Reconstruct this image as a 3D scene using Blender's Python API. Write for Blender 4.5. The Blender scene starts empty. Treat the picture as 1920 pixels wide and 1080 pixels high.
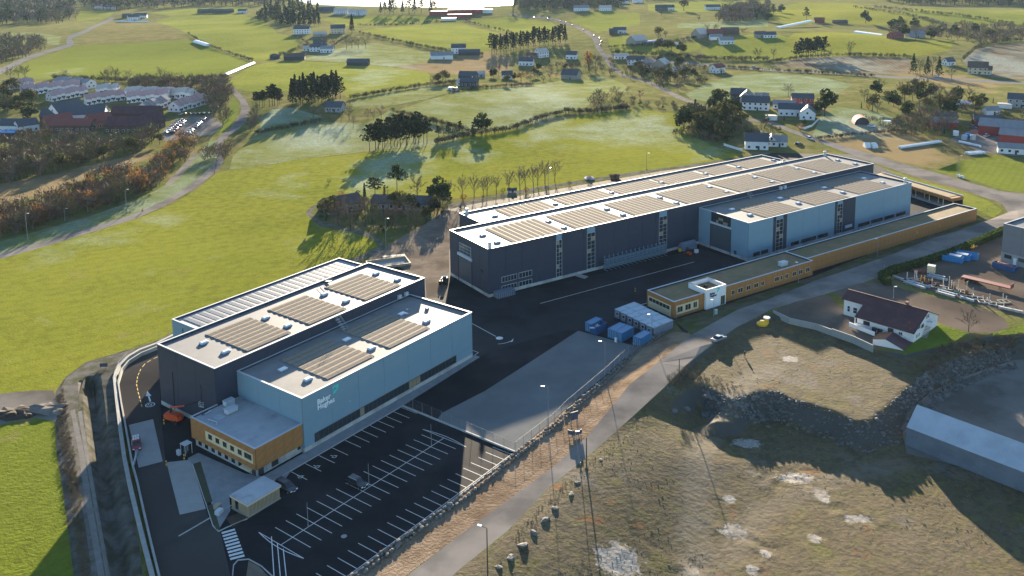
import bpy, math, random
import numpy as np
from mathutils import Vector, Matrix, noise
from mathutils.geometry import delaunay_2d_cdt
S = bpy.context.scene
COL = S.collection
R = math.radians
rnd = random.Random(11)

# ---------------------------------------------------------------- camera
CAM_H, FPX, CY = 104.4, 1699.63, 179.0
PITCH, ROLL = R(9.034), R(-0.7254)
_c, _s = math.cos(PITCH), math.sin(PITCH)
CF = Vector((0, _c, -_s)); _r = Vector((1, 0, 0)); _u = Vector((0, _s, _c))
CR = _r * math.cos(ROLL) + _u * math.sin(ROLL)
CU = -_r * math.sin(ROLL) + _u * math.cos(ROLL)
cam = bpy.data.cameras.new('camera'); camo = bpy.data.objects.new('camera', cam); COL.objects.link(camo)
cam.sensor_width = 36.0; cam.lens = FPX / 1920 * 36; cam.shift_y = -(540 - CY) / 1920
cam.clip_start = 1; cam.clip_end = 40000
mw = Matrix.Identity(4)
for i in range(3):
    mw[i][0] = CR[i]; mw[i][1] = CU[i]; mw[i][2] = -CF[i]
mw[2][3] = CAM_H
camo.matrix_world = mw
S.camera = camo

# ---------------------------------------------------------------- light
SUN_EL = 10.8
w = bpy.data.worlds.new('World'); S.world = w; w.use_nodes = True
nt = w.node_tree; nt.nodes.clear()
sky = nt.nodes.new('ShaderNodeTexSky'); sky.sky_type = 'NISHITA'; sky.sun_disc = False
sky.sun_elevation = R(SUN_EL); sky.sun_rotation = R(0); sky.altitude = 100
sky.air_density = 1.0; sky.dust_density = 0.2; sky.ozone_density = 2.6
bg = nt.nodes.new('ShaderNodeBackground'); bg.inputs[1].default_value = 0.068
wo = nt.nodes.new('ShaderNodeOutputWorld')
nt.links.new(sky.outputs[0], bg.inputs[0]); nt.links.new(bg.outputs[0], wo.inputs[0])
sl = bpy.data.lights.new('sun', 'SUN'); sl.energy = 5.0; sl.angle = R(0.53); sl.color = (1.0, 0.84, 0.62)
so = bpy.data.objects.new('sun', sl); COL.objects.link(so); so.rotation_euler = (-R(90 - SUN_EL), 0, 0)
S.view_settings.view_transform = 'Standard'; S.view_settings.look = 'None'
S.view_settings.gamma = 1; S.view_settings.exposure = 2.45
try: S.view_settings.use_curve_mapping = False
except Exception: pass
S.cycles.max_bounces = 5; S.cycles.diffuse_bounces = 2; S.cycles.glossy_bounces = 2
S.cycles.transmission_bounces = 3; S.cycles.transparent_max_bounces = 6; S.cycles.volume_bounces = 0
S.cycles.caustics_reflective = False; S.cycles.caustics_refractive = False
S.cycles.sample_clamp_indirect = 4

# ---------------------------------------------------------------- mesh builder
class MB:
    def __init__(s): s.V = []; s.F = []; s.M = []
    def add(s, vs, fs, mi=0):
        o = len(s.V); s.V.extend([tuple(v) for v in vs])
        s.F.extend([tuple(i + o for i in f) for f in fs]); s.M.extend([mi] * len(fs)); return s
    def box(s, x0, x1, y0, y1, z0, z1, mi=0, T=None):
        vs = [(x0, y0, z0), (x1, y0, z0), (x1, y1, z0), (x0, y1, z0), (x0, y0, z1), (x1, y0, z1), (x1, y1, z1), (x0, y1, z1)]
        if T: vs = [T @ Vector(v) for v in vs]
        return s.add(vs, [(0, 3, 2, 1), (4, 5, 6, 7), (0, 1, 5, 4), (1, 2, 6, 5), (2, 3, 7, 6), (3, 0, 4, 7)], mi)
    def prism(s, poly, z0, z1, mi=0, top=None):
        n = len(poly); vs = [(p[0], p[1], z0) for p in poly] + [(p[0], p[1], z1) for p in poly]
        s.add(vs, [(i, (i + 1) % n, n + (i + 1) % n, n + i) for i in range(n)] + [tuple(range(n - 1, -1, -1))], mi)
        return s.add(vs[n:], [tuple(range(n))], mi if top is None else top)
    def tube(s, a, b, r0, r1=None, n=6, mi=0, caps=True):
        a, b = Vector(a), Vector(b); r1 = r0 if r1 is None else r1
        d = (b - a)
        if d.length < 1e-6: return s
        d.normalize(); e = d.orthogonal().normalized(); f = d.cross(e)
        ring = [e * math.cos(2 * math.pi * i / n) + f * math.sin(2 * math.pi * i / n) for i in range(n)]
        vs = [a + v * r0 for v in ring] + [b + v * r1 for v in ring]
        fs = [(i, (i + 1) % n, n + (i + 1) % n, n + i) for i in range(n)]
        if caps: fs += [tuple(range(n - 1, -1, -1)), tuple(range(n, 2 * n))]
        return s.add(vs, fs, mi)
    def quad(s, a, b, c, d, mi=0): return s.add([a, b, c, d], [(0, 1, 2, 3)], mi)
    def tri(s, a, b, c, mi=0): return s.add([a, b, c], [(0, 1, 2)], mi)
    def ball(s, c, rx, ry, rz, n=8, m=5, mi=0, jit=0, rg=None):
        rg = rg or rnd; vs = [(c[0], c[1], c[2] - rz)]
        for j in range(1, m):
            t = -math.pi / 2 + math.pi * j / m
            for i in range(n):
                a = 2 * math.pi * i / n; k = 1 + jit * (rg.random() - .5) * 2
                vs.append((c[0] + rx * k * math.cos(t) * math.cos(a), c[1] + ry * k * math.cos(t) * math.sin(a), c[2] + rz * k * math.sin(t)))
        vs.append((c[0], c[1], c[2] + rz)); fs = [(0, 1 + (i + 1) % n, 1 + i) for i in range(n)]
        for j in range(m - 2):
            for i in range(n):
                p = 1 + j * n; fs.append((p + i, p + (i + 1) % n, p + n + (i + 1) % n, p + n + i))
        p = 1 + (m - 2) * n; fs += [(p + i, p + (i + 1) % n, len(vs) - 1) for i in range(n)]
        return s.add(vs, fs, mi)
    def mesh(s, name, mats, smooth=False):
        me = bpy.data.meshes.new(name); me.from_pydata(s.V, [], s.F)
        for m in (mats if isinstance(mats, (list, tuple)) else [mats]): me.materials.append(m)
        if any(s.M): me.polygons.foreach_set('material_index', s.M)
        if smooth: me.polygons.foreach_set('use_smooth', [True] * len(s.F))
        me.update(); return me
    def build(s, name, mats, parent=None, loc=None, rz=None, smooth=False, **kw):
        return link(name, s.mesh(name, mats, smooth), parent, loc, rz, **kw)

def link(name, me, parent=None, loc=None, rz=None, **kw):
    o = bpy.data.objects.new(name, me); COL.objects.link(o)
    if parent: o.parent = parent
    if loc is not None: o.location = loc
    if rz is not None: o.rotation_euler = (0, 0, rz)
    for k, v in kw.items():
        if v is not None: o[k] = v
    return o
def thing(name, label, cat, loc=(0, 0, 0), rz=0, group=None):
    return link(name, None, None, loc, rz, label=label, category=cat, group=group)
def tag(o, label, cat, group=None):
    o['label'] = label; o['category'] = cat
    if group: o['group'] = group
    return o
def copy_tree(o, loc=None, rz=None, scale=None, parent=None, label=None):
    c = o.copy(); COL.objects.link(c); c.parent = parent
    if loc is not None: c.location = loc
    if rz is not None: c.rotation_euler = (0, 0, rz)
    if scale is not None: c.scale = scale if hasattr(scale, '__len__') else (scale,) * 3
    if label: c['label'] = label
    for ch in o.children: copy_tree(ch, parent=c)
    return c
ORD = 'first second third fourth fifth sixth seventh eighth ninth tenth eleventh twelfth thirteenth fourteenth fifteenth sixteenth seventeenth eighteenth nineteenth twentieth'.split()
_tens = {2: 'twenty', 3: 'thirty', 4: 'forty', 5: 'fifty', 6: 'sixty', 7: 'seventy', 8: 'eighty', 9: 'ninety'}
_tenth = {2: 'twentieth', 3: 'thirtieth', 4: 'fortieth', 5: 'fiftieth', 6: 'sixtieth', 7: 'seventieth', 8: 'eightieth', 9: 'ninetieth'}
def nth(i):
    if i < 20: return ORD[i]
    n = i + 1
    if n >= 100: return 'hundred and ' + nth(i - 100) if n > 100 else 'hundredth'
    return _tenth[n // 10] if n % 10 == 0 else _tens[n // 10] + '-' + ORD[n % 10 - 1]

# ---------------------------------------------------------------- materials
def mat(name, c1, c2=None, scale=1.0, rough=0.8, bump=0.0, bscale=None, metal=0.0, spec=0.5, detail=4, c3=None, s3=0.1, p3=(0.45, 0.62), coord='Object', trans=0.0, lo=0.35, hi=0.65):
    m = bpy.data.materials.new(name); m.use_nodes = True; n = m.node_tree.nodes; L = m.node_tree.links
    b = n['Principled BSDF']; b.inputs['Roughness'].default_value = rough; b.inputs['Metallic'].default_value = metal
    b.inputs['Specular IOR Level'].default_value = spec
    b.inputs['Base Color'].default_value = (*c1, 1)
    if coord == 'World':
        g = n.new('ShaderNodeNewGeometry'); co = g.outputs['Position']
    else:
        g = n.new('ShaderNodeTexCoord'); co = g.outputs[coord]
    def nz(sc, d=detail):
        t = n.new('ShaderNodeTexNoise'); t.inputs['Scale'].default_value = sc; t.inputs['Detail'].default_value = d
        t.inputs['Roughness'].default_value = 0.6; L.new(co, t.inputs['Vector']); return t.outputs[0]
    def ramp(f, a, bb):
        r = n.new('ShaderNodeMapRange'); r.inputs[1].default_value = a; r.inputs[2].default_value = bb; r.clamp = True
        L.new(f, r.inputs[0]); return r.outputs[0]
    def mix(f, A, B):
        x = n.new('ShaderNodeMix'); x.data_type = 'RGBA'
        L.new(f, x.inputs[0])
        for i, q in ((6, A), (7, B)):
            if isinstance(q, tuple): x.inputs[i].default_value = (*q, 1)
            else: L.new(q, x.inputs[i])
        return x.outputs[2]
    col = None
    if c2: col = mix(ramp(nz(scale), lo, hi), c1, c2)
    if c3: col = mix(ramp(nz(s3, 5), *p3), col if col is not None else c1, c3)
    if col is not None: L.new(col, b.inputs['Base Color'])
    if bump:
        bm = n.new('ShaderNodeBump'); bm.inputs['Strength'].default_value = 1.0; bm.inputs['Distance'].default_value = bump
        L.new(nz(bscale or scale * 3, 6), bm.inputs['Height']); L.new(bm.outputs[0], b.inputs['Normal'])
    if trans:
        t = n.new('ShaderNodeBsdfTranslucent'); ms = n.new('ShaderNodeMixShader'); ms.inputs[0].default_value = trans
        if col is not None: L.new(col, t.inputs[0])
        else: t.inputs[0].default_value = (*c1, 1)
        L.new(b.outputs[0], ms.inputs[1]); L.new(t.outputs[0], ms.inputs[2])
        L.new(ms.outputs[0], n['Material Output'].inputs[0])
    return m

def field_mat(name, g1, g2, stripe=None, frost=0.0, dry=0.0, tuft=0.35, bump=0.3, fs=0.04):
    """Grass or tilled land: two greens in large patches, dark tufts with their shadows painted in, optional drill rows, frost and dry grass from the mask attribute and noise."""
    m = bpy.data.materials.new(name); m.use_nodes = True; n = m.node_tree.nodes; L = m.node_tree.links
    b = n['Principled BSDF']; b.inputs['Roughness'].default_value = 0.95; b.inputs['Specular IOR Level'].default_value = 0.0; b.inputs['Sheen Weight'].default_value = 0.05; b.inputs['Sheen Roughness'].default_value = .6; b.inputs['Sheen Tint'].default_value = (.7, .7, .4, 1)
    g = n.new('ShaderNodeNewGeometry'); co = g.outputs['Position']
    at = n.new('ShaderNodeAttribute'); at.attribute_name = 'mask'
    sp = n.new('ShaderNodeSeparateColor'); L.new(at.outputs['Color'], sp.inputs[0])
    def nz(sc, d=4, dist=0.0, v=None):
        t = n.new('ShaderNodeTexNoise'); t.inputs['Scale'].default_value = sc; t.inputs['Detail'].default_value = d
        t.inputs['Roughness'].default_value = 0.62; t.inputs['Distortion'].default_value = dist
        L.new(v or co, t.inputs['Vector']); return t.outputs[0]
    def mp(f, a, bb, c=0.0, d=1.0):
        r = n.new('ShaderNodeMapRange'); r.clamp = True
        for i, v in enumerate((a, bb, c, d)): r.inputs[i + 1].default_value = v
        L.new(f, r.inputs[0]); return r.outputs[0]
    def mth(op, A, B):
        x = n.new('ShaderNodeMath'); x.operation = op; x.use_clamp = op == 'ADD'
        for i, q in enumerate((A, B)):
            if isinstance(q, (int, float)): x.inputs[i].default_value = q
            else: L.new(q, x.inputs[i])
        return x.outputs[0]
    def mix(f, A, B):
        x = n.new('ShaderNodeMix'); x.data_type = 'RGBA'
        if isinstance(f, float): x.inputs[0].default_value = f
        else: L.new(f, x.inputs[0])
        for i, q in ((6, A), (7, B)):
            if isinstance(q, tuple): x.inputs[i].default_value = (*q, 1)
            else: L.new(q, x.inputs[i])
        return x.outputs[2]
    col = mix(mp(nz(fs, 5), .35, .65), g1, g2)
    dark = tuple(v * 0.42 for v in g1)
    col = mix(mth('MULTIPLY', mp(nz(0.30, 7), .44, .62), min(1, tuft * 1.2)), col, dark)  # dark tufts and the shadows they throw, painted as colour
    col = mix(mth('MULTIPLY', mp(nz(0.012, 3), .4, .65), .4), col, tuple(v * 1.35 for v in g2))
    col = mix(mth('MULTIPLY', mp(nz(1.6, 4), .5, .7), tuft * .6), col, dark)
    hgt = nz(1.3, 6)
    if stripe is not None:
        ang, per, amt = stripe
        mpn = n.new('ShaderNodeMapping'); mpn.inputs['Rotation'].default_value = (0, 0, R(ang)); L.new(co, mpn.inputs['Vector'])
        wv = n.new('ShaderNodeTexWave'); wv.inputs['Scale'].default_value = 0.314 / per * 1.0; wv.inputs['Distortion'].default_value = 1.2
        wv.inputs['Detail'].default_value = 2; wv.inputs['Detail Scale'].default_value = 0.3
        L.new(mpn.outputs[0], wv.inputs['Vector'])
        col = mix(mth('MULTIPLY', mp(wv.outputs[1], .55, .95), amt), col, dark)
    dryc = (0.22, 0.155, 0.085)
    dn = mth('MULTIPLY', mp(mth('ADD', nz(0.06, 6), mth('MULTIPLY', sp.outputs[1], .5)), .62 - dry * .3, .85 - dry * .3), 0.85)
    col = mix(dn, col, dryc)
    # frost crust, in patches
    fn = mth('ADD', nz(0.05, 7, .4), mth('MULTIPLY', sp.outputs[0], .45))
    fr = mp(fn, .72 - frost * .35, 1.15 - frost * .3, 0.0, .75)
    col = mix(mth('MULTIPLY', fr, mp(nz(0.7, 4), .2, .7)), col, (0.36, 0.42, 0.38))
    L.new(col, b.inputs['Base Color'])
    bm = n.new('ShaderNodeBump'); bm.inputs['Distance'].default_value = bump; bm.inputs['Strength'].default_value = 1
    L.new(hgt, bm.inputs['Height']); L.new(bm.outputs[0], b.inputs['Normal'])
    return m

# ---------------------------------------------------------------- terrain
def smooth(a, b, x):
    if a == b: return float(x > a)
    t = max(0.0, min(1.0, (x - a) / (b - a))); return t * t * (3 - 2 * t)
def ray(px, py): return CF * FPX + CR * (px - 960) + CU * (CY - py)
def plane(px, py, z=0.0):
    d = ray(px, py); t = (z - CAM_H) / d.z; return (d.x * t, d.y * t)
def seg_dist(px, py, pts, closed=False):
    best = 1e9; n = len(pts)
    for i in range(n if closed else n - 1):
        ax, ay = pts[i]; bx, by = pts[(i + 1) % n]; dx, dy = bx - ax, by - ay
        t = max(0, min(1, ((px - ax) * dx + (py - ay) * dy) / (dx * dx + dy * dy + 1e-9)))
        best = min(best, (px - ax - dx * t) ** 2 + (py - ay - dy * t) ** 2)
    return math.sqrt(best)
def inside(x, y, poly):
    c = False; j = len(poly) - 1
    for i in range(len(poly)):
        xi, yi = poly[i]; xj, yj = poly[j]
        if (yi > y) != (yj > y) and x < (xj - xi) * (y - yi) / (yj - yi) + xi: c = not c
        j = i
    return c
# the public road and the house plot stand 1.6 m above the compound; the quarried floor lies 5 m down
RISE_L = [plane(*p) for p in [(1060,851),(1101,816),(1181,721),(1296,628),(1382,581),(1423,567),(1528,526),(1644,487),(1740,449),(1858,411),(1930,380),(2300,330)]]
RISE_R = [plane(*p) for p in [(1066,890),(1109,852),(1190,780),(1249,729),(1303,675),(1338,647),(1383,615),(1446,588),(1480,599),(1530,610),(1560,621),(1600,635),(1638,654),(1692,670),(1760,652),(1830,640),(1920,636),(2300,600)]]
RISE = RISE_L + RISE_R[::-1]
SHELF = [plane(*p) for p in [(1255,722),(1303,676),(1338,650),(1383,619),(1440,594),(1560,624),(1640,659),(1693,674),(1760,656),(1830,640),(1960,600),(2300,560),(2300,760),(1900,800),(1600,860),(1300,830)]]
PITP = [plane(*p) for p in [(1225,745),(1262,738),(1290,722),(1318,718),(1345,735),(1372,748),(1395,742),(1420,735),(1460,735),(1490,750),(1530,760),(1570,772),(1605,790),(1632,788),(1660,765),(1690,738),(1735,700),(1790,672),(1860,650),(1960,628),(2300,590),(2400,1400),(700,1400),(890,1090),(975,1000),(1050,930),(1120,868),(1180,800)]]
ROADR = [plane(*p) for p in [(700,1250),(860,1078),(953,1000),(1031,918),(1109,855),(1190,782),(1249,730)]]
TRACK = [plane(*p) for p in [(1385,738),(1362,770),(1335,815)]]
DITCH = [plane(*p) for p in [(168,713),(182,803),(210,986),(228,1080),(250,1250)]]
def rocky(x, y, k=1.0): return noise.noise((x * .23 * k, y * .23 * k, 3.1)) + .5 * noise.noise((x * .7 * k, y * .7 * k, 9.1))
def hz(x, y):
    z = 0.0
    if y > 330:
        a = smooth(330, 620, y) * (1 - smooth(1500, 1750, y))
        z += a * 2.6 * (math.sin(x * .011 + 1.3 + y * .003) + math.sin(y * .0125 + x * .004)) - a * 1.0
        z += smooth(420, 900, y) * (1 - smooth(1450, 1700, y)) * 4.0 * noise.noise((x * .004, y * .004, 1.7))
    if x > 0 and 150 < y < 370:
        amt = 1.6 * smooth(172, 226, y) * (1 - smooth(330, 360, y))
        if inside(x, y, RISE): z += amt * smooth(-.1, 3.0, seg_dist(x, y, RISE_L)) if y > 260 else amt
        else:
            dl, dr = seg_dist(x, y, RISE_L), seg_dist(x, y, RISE_R)
            z += amt * (1 - smooth(0, 1.6, dr)) if dr < dl else (amt * (1 - smooth(0, 5.0, dl)) if y < 260 else 0)
    if y < 260 and x > -40:
        if inside(x, y, PITP):
            q = rocky(x, y) * 2.0
            d = seg_dist(x, y, PITP, True); dr = seg_dist(x, y, ROADR)
            k = smooth(0, max(2.5, 4.2 + q), d) * smooth(0, 34 if y < 175 else 34 - 24 * smooth(175, 200, y), dr)
            dt = seg_dist(x, y, TRACK)
            k *= .35 + .65 * smooth(1.5, 5, dt) if y > 190 else 1
            z = z * (1 - k) - 4.2 * k + .16 * rocky(x, y, 1.8) * k - 1.3 * smooth(190, 200, y) * max(0, rocky(x, y, 2.2)) * smooth(0, 1, d) * smooth(0, .3, k) * (1 - k) + .5 * smooth(190, 200, y) * rocky(x, y, 3.5) * smooth(0, .25, k) * (1 - smooth(.75, 1, k))
        elif inside(x, y, SHELF): z += .08 * rocky(x, y, 1.5)
    if x < -60 and y < 215:
        d = seg_dist(x, y, DITCH); z -= 1.8 * (1 - smooth(.5, 2.4, d))
    return z
def at(px, py, z=None):
    """The point of the ground (or of the level z) seen at a pixel of the 1920 x 1080 photograph."""
    d = ray(px, py)
    if z is not None:
        t = (z - CAM_H) / d.z; return Vector((d.x * t, d.y * t, z))
    t0 = (14 - CAM_H) / d.z; t1 = (-9 - CAM_H) / d.z
    f = lambda t: CAM_H + d.z * t - hz(d.x * t, d.y * t)
    N = 40; a = t0
    for i in range(1, N + 1):
        b = t0 + (t1 - t0) * i / N
        if f(b) <= 0: break
        a = b
    for _ in range(22):
        m = (a + b) / 2
        if f(m) > 0: a = m
        else: b = m
    return Vector((d.x * b, d.y * b, CAM_H + d.z * b))
def mpp(p):
    """Metres that one photograph pixel spans at the point p."""
    return (Vector(p) - Vector((0, 0, CAM_H))).dot(CF) / FPX
def on(x, y, dz=0): return Vector((x, y, hz(x, y) + dz))
HAZE = 0.000026
# ---------------------------------------------------------------- ground, fields, roads: one triangulation, split into objects
M = {}
def FM(k, *a, **kw): M[k] = field_mat(k, *a, **kw)
FM('grass_base', (.08, .095, .024), (.105, .11, .032), frost=.3, dry=.45, tuft=.5)
FM('grass_bright', (.135, .155, .012), (.17, .172, .018), stripe=(62, 5.0, .10), frost=.3, dry=.0, tuft=.42, bump=.22, fs=.018)
FM('grass_row', (.125, .15, .013), (.105, .132, .015), stripe=(35, 3.0, .18), frost=.25, tuft=.3)
FM('grass_mid', (.125, .155, .017), (.16, .172, .026), frost=.35, tuft=.4, fs=.012)
FM('grass_pale', (.125, .145, .035), (.15, .16, .048), frost=.8, dry=.1, tuft=.4, fs=.02)
FM('grass_frost', (.09, .125, .045), (.12, .145, .05), frost=1.0, dry=.0, tuft=.35)
FM('grass_lawn', (.085, .125, .014), (.105, .14, .018), frost=.0, tuft=.25)
FM('heath', (.15, .105, .06), (.095, .08, .04), frost=.55, dry=1.1, tuft=.7, bump=.5)
FM('plough', (.105, .075, .055), (.145, .105, .08), stripe=(8, 4.0, .55), frost=.75, dry=.3, tuft=.3)
FM('plough_steep', (.13, .10, .08), (.10, .075, .06), stripe=(150, 6.0, .6), frost=.9, dry=.3, tuft=.3)
FM('dry_field', (.10, .085, .035), (.12, .12, .03), stripe=(120, 5.0, .3), frost=.3, dry=.5, tuft=.4)
M['asphalt'] = mat('asphalt', (.010, .0115, .015), (.016, .0175, .021), .15, .85, .02, 9, coord="World", c3=(.026, .027, .03), s3=.07, p3=(.5, .7), spec=.06)
M['asphalt_old'] = mat('asphalt_old', (.022, .025, .030), (.030, .033, .038), .12, .85, .02, 9, coord='World', c3=(.016, .017, .02), s3=.05, p3=(.5, .62), spec=.06)
M['asphalt_worn'] = mat('asphalt_worn', (.05, .048, .047), (.068, .064, .06), .12, .7, .03, 6, coord='World', spec=.0, c3=(.04, .038, .037), s3=.03)
M['road_grey'] = mat('road_grey', (.18, .165, .15), (.22, .20, .18), .14, .8, .02, 5, coord='World', spec=.0, c3=(.125, .115, .107), s3=.06)
M['far_road'] = mat('far_road', (.16, .155, .148), (.20, .19, .18), .05, .6, 0, coord='World', spec=.0)
M['gravel'] = mat('gravel', (.16, .13, .10), (.22, .18, .14), .5, .95, .08, 3, coord='World', spec=.0, c3=(.12, .10, .08), s3=.09)
M['pad'] = mat('pad', (.135, .138, .136), (.17, .172, .168), .10, .9, .04, 4, coord='World', spec=.0, c3=(.12, .12, .118), s3=.03, p3=(.48, .7))
M['earth'] = mat('earth', (.21, .155, .105), (.15, .105, .07), .35, .95, .22, 1.6, coord='World', spec=.0, c3=(.27, .20, .14), s3=.11)
M['verge'] = mat('verge', (.12, .105, .075), (.09, .085, .05), .3, .95, .12, 2, coord='World', spec=.0, c3=(.07, .085, .025), s3=.15)
M['track'] = mat('track', (.16, .148, .135), (.12, .11, .095), .4, .95, .08, 2, coord='World', spec=.0, c3=(.09, .09, .05), s3=.2)
M['stonybank'] = mat('stonybank', (.085, .08, .07), (.12, .115, .10), .4, .95, .10, 2, coord='World', spec=.0, c3=(.06, .058, .04), s3=.25)
M['slabby'] = mat('slabby', (.20, .19, .175), (.16, .15, .135), .5, .95, .04, 3, coord='World', spec=.0)
M['yardgravel'] = mat('yardgravel', (.12, .095, .075), (.16, .13, .105), .2, .95, .05, 3, coord='World', spec=.0, c3=(.09, .073, .06), s3=.05)
M['lot'] = mat('lot', (.16, .145, .13), (.22, .20, .18), .12, .95, .05, 3, coord='World', spec=.0, c3=(.11, .10, .085), s3=.06)
M['dirt'] = mat('dirt', (.135, .112, .08), (.165, .14, .105), .25, .95, .06, 2.5, coord='World', c3=(.105, .09, .055), s3=.12, spec=.0)
M['slab'] = mat('slab', (.27, .265, .25), (.31, .305, .29), .3, .85, .01, 4, coord='World', spec=.0)
M['paving'] = mat('paving', (.20, .21, .22), (.25, .255, .26), .5, .85, .01, 4, coord='World', spec=.0)
M['water'] = mat('water', (.05, .07, .085), (.03, .045, .06), .004, .3, .05, .15, coord='World', spec=.3)

def waste_material():
    m = bpy.data.materials.new('waste'); m.use_nodes = True; n = m.node_tree.nodes; L = m.node_tree.links
    b = n['Principled BSDF']; b.inputs['Roughness'].default_value = .95; b.inputs['Specular IOR Level'].default_value = .1
    g = n.new('ShaderNodeNewGeometry'); co = g.outputs['Position']
    def nz(sc, d=6, dist=0., r=.62):
        t = n.new('ShaderNodeTexNoise'); t.inputs['Scale'].default_value = sc; t.inputs['Detail'].default_value = d
        t.inputs['Distortion'].default_value = dist; t.inputs['Roughness'].default_value = r; L.new(co, t.inputs['Vector']); return t.outputs[0]
    def mp(f, a, bb, c=0., d=1.):
        r = n.new('ShaderNodeMapRange'); r.clamp = True
        for i, v in enumerate((a, bb, c, d)): r.inputs[i + 1].default_value = v
        L.new(f, r.inputs[0]); return r.outputs[0]
    def mix(f, A, B):
        x = n.new('ShaderNodeMix'); x.data_type = 'RGBA'; L.new(f, x.inputs[0])
        for i, q in ((6, A), (7, B)):
            if isinstance(q, tuple): x.inputs[i].default_value = (*q, 1)
            else: L.new(q, x.inputs[i])
        return x.outputs[2]
    col = mix(mp(nz(.05), .38, .62), (.088, .068, .034), (.122, .096, .06))
    col = mix(mp(nz(.35, 7, .6), .50, .64, 0, .7), col, (.13, .112, .042))       # yellow bents
    col = mix(mp(nz(.11, 6, .5), .54, .70, 0, .8), col, (.115, .11, .028))       # moss and thin grass
    col = mix(mp(nz(.17, 7, .8), .60, .72), col, (.19, .085, .03))        # rusty dead weeds
    col = mix(mp(nz(.07, 6, 1.), .56, .70), col, (.14, .122, .10))        # bare grey gravel
    col = mix(mp(nz(.9, 7), .48, .68, 0, .6), col, (.04, .036, .02))
    col = mix(mp(nz(.22, 6, 1.2), .54, .62, 0, .6), col, (.055, .05, .03))
    col = mix(mp(nz(2.6, 3), .66, .74, 0, .9), col, (.27, .255, .225))     # pale pebbles
    at_ = n.new('ShaderNodeAttribute'); at_.attribute_name = 'mask'; sc_ = n.new('ShaderNodeSeparateColor'); L.new(at_.outputs['Color'], sc_.inputs[0])
    ad = n.new('ShaderNodeMath'); ad.operation = 'MULTIPLY'; L.new(sc_.outputs[1], ad.inputs[0]); L.new(mp(nz(.5), .25, .6), ad.inputs[1])
    ch = n.new('ShaderNodeMath'); ch.operation = 'ADD'; L.new(sc_.outputs[2], ch.inputs[0]); L.new(mp(nz(.8, 7, 1.), .3, .7, -.5, .42), ch.inputs[1])
    col = mix(mp(ch.outputs[0], .38, .62), col, mix(mp(nz(1.5), .35, .65), (.34, .315, .28), (.20, .18, .15)))   # crushed pale stone
    col = mix(ad.outputs[0], col, (.165, .138, .10))                            # wheel-worn track
    sx = n.new('ShaderNodeSeparateXYZ'); L.new(g.outputs['Normal'], sx.inputs[0])
    col = mix(mp(sx.outputs[2], .78, .93, 1., 0.), col, (.075, .07, .064))   # broken rock on the steep cuts
    L.new(col, b.inputs['Base Color'])
    bm = n.new('ShaderNodeBump'); bm.inputs['Distance'].default_value = .16; bm.inputs['Strength'].default_value = 1
    L.new(nz(1.0, 8), bm.inputs['Height']); L.new(bm.outputs[0], b.inputs['Normal'])
    return m
M['waste'] = waste_material()

G = []   # (name, label, material, pixel polygon)
def gp(name, label, m, px): G.append((name, label, m, px))
f = 'field'
gp(f, 'wide bright green pasture west of the two-tone halls', 'grass_bright', [(-300,560),(0,484),(83,462),(167,438),(250,412),(320,385),(370,355),(405,325),(430,319),(480,313),(560,299),(640,291),(720,281),(800,271),(900,251),(1000,236),(1100,216),(1190,205),(1262,212),(1285,250),(1340,275),(1395,292),(1300,308),(1200,322),(1090,338),(1000,352),(905,368),(835,374),(760,374),(690,374),(613,380),(583,389),(572,400),(600,425),(660,436),(700,450),(712,466),(650,486),(560,515),(480,548),(400,580),(328,626),(294,640),(235,661),(161,682),(118,712),(104,735),(0,745),(-300,790)])
gp(f, 'deep green meadow beside the gravel track in the near corner', 'grass_row', [(-300,800),(0,795),(60,780),(100,787),(106,850),(118,920),(128,1000),(138,1080),(150,1280),(-300,1280)])
gp(f, 'frosted pasture above the wire fence below the pine stand', 'grass_pale', [(430,318),(437,292),(470,262),(480,250),(540,240),(600,228),(690,230),(730,208),(805,228),(855,241),(890,251),(817,270),(720,280),(640,290),(560,299),(480,313)])
gp(f, 'small shaded frosty paddock by the curving road', 'grass_frost', [(484,246),(496,222),(510,205),(545,202),(610,220),(600,228),(540,239)])
gp(f, 'pale green hillside field with long tree shadows', 'grass_pale', [(750,205),(800,188),(860,172),(930,165),(1000,160),(1060,150),(1130,143),(1165,155),(1185,170),(1120,180),(1095,205),(1060,212),(1020,222),(960,243),(892,250),(855,240),(805,227)])
gp(f, 'narrow frosty strip field below the hedge', 'grass_pale', [(655,185),(720,172),(800,160),(842,163),(848,172),(800,185),(750,195),(700,202),(660,200)])
gp(f, 'large mid green field below the dark barns', 'grass_mid', [(430,150),(470,125),(500,117),(560,115),(640,118),(730,126),(800,135),(812,147),(800,157),(740,166),(650,183),(632,160),(545,170),(470,172),(440,165)])
gp(f, 'frosty yellow green meadow around the white farmhouse', 'grass_pale', [(560,112),(590,105),(640,90),(700,80),(760,90),(815,100),(814,118),(740,125),(640,117)])
gp(f, 'flat green field sloping to the loch shore hedge', 'grass_mid', [(675,58),(760,48),(860,40),(935,62),(925,92),(900,100),(840,97),(760,80)])
gp(f, 'long green field strip below the lakeside houses', 'grass_mid', [(600,35),(700,29),(800,31),(835,38),(740,46),(640,48)])
gp(f, 'small green field beside the red lakeside sheds', 'grass_mid', [(880,38),(960,31),(1035,42),(1062,57),(970,62),(935,58)])
gp(f, 'striped yellow green field above the white terraces', 'grass_row', [(20,130),(60,113),(140,86),(250,80),(362,74),(390,85),(470,115),(420,140),(380,150),(300,155),(220,153),(100,148),(40,148)])
gp(f, 'dull brown grazed field on the farm slope', 'dry_field', [(145,82),(160,65),(205,42),(280,42),(355,70),(250,79)])
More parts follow.
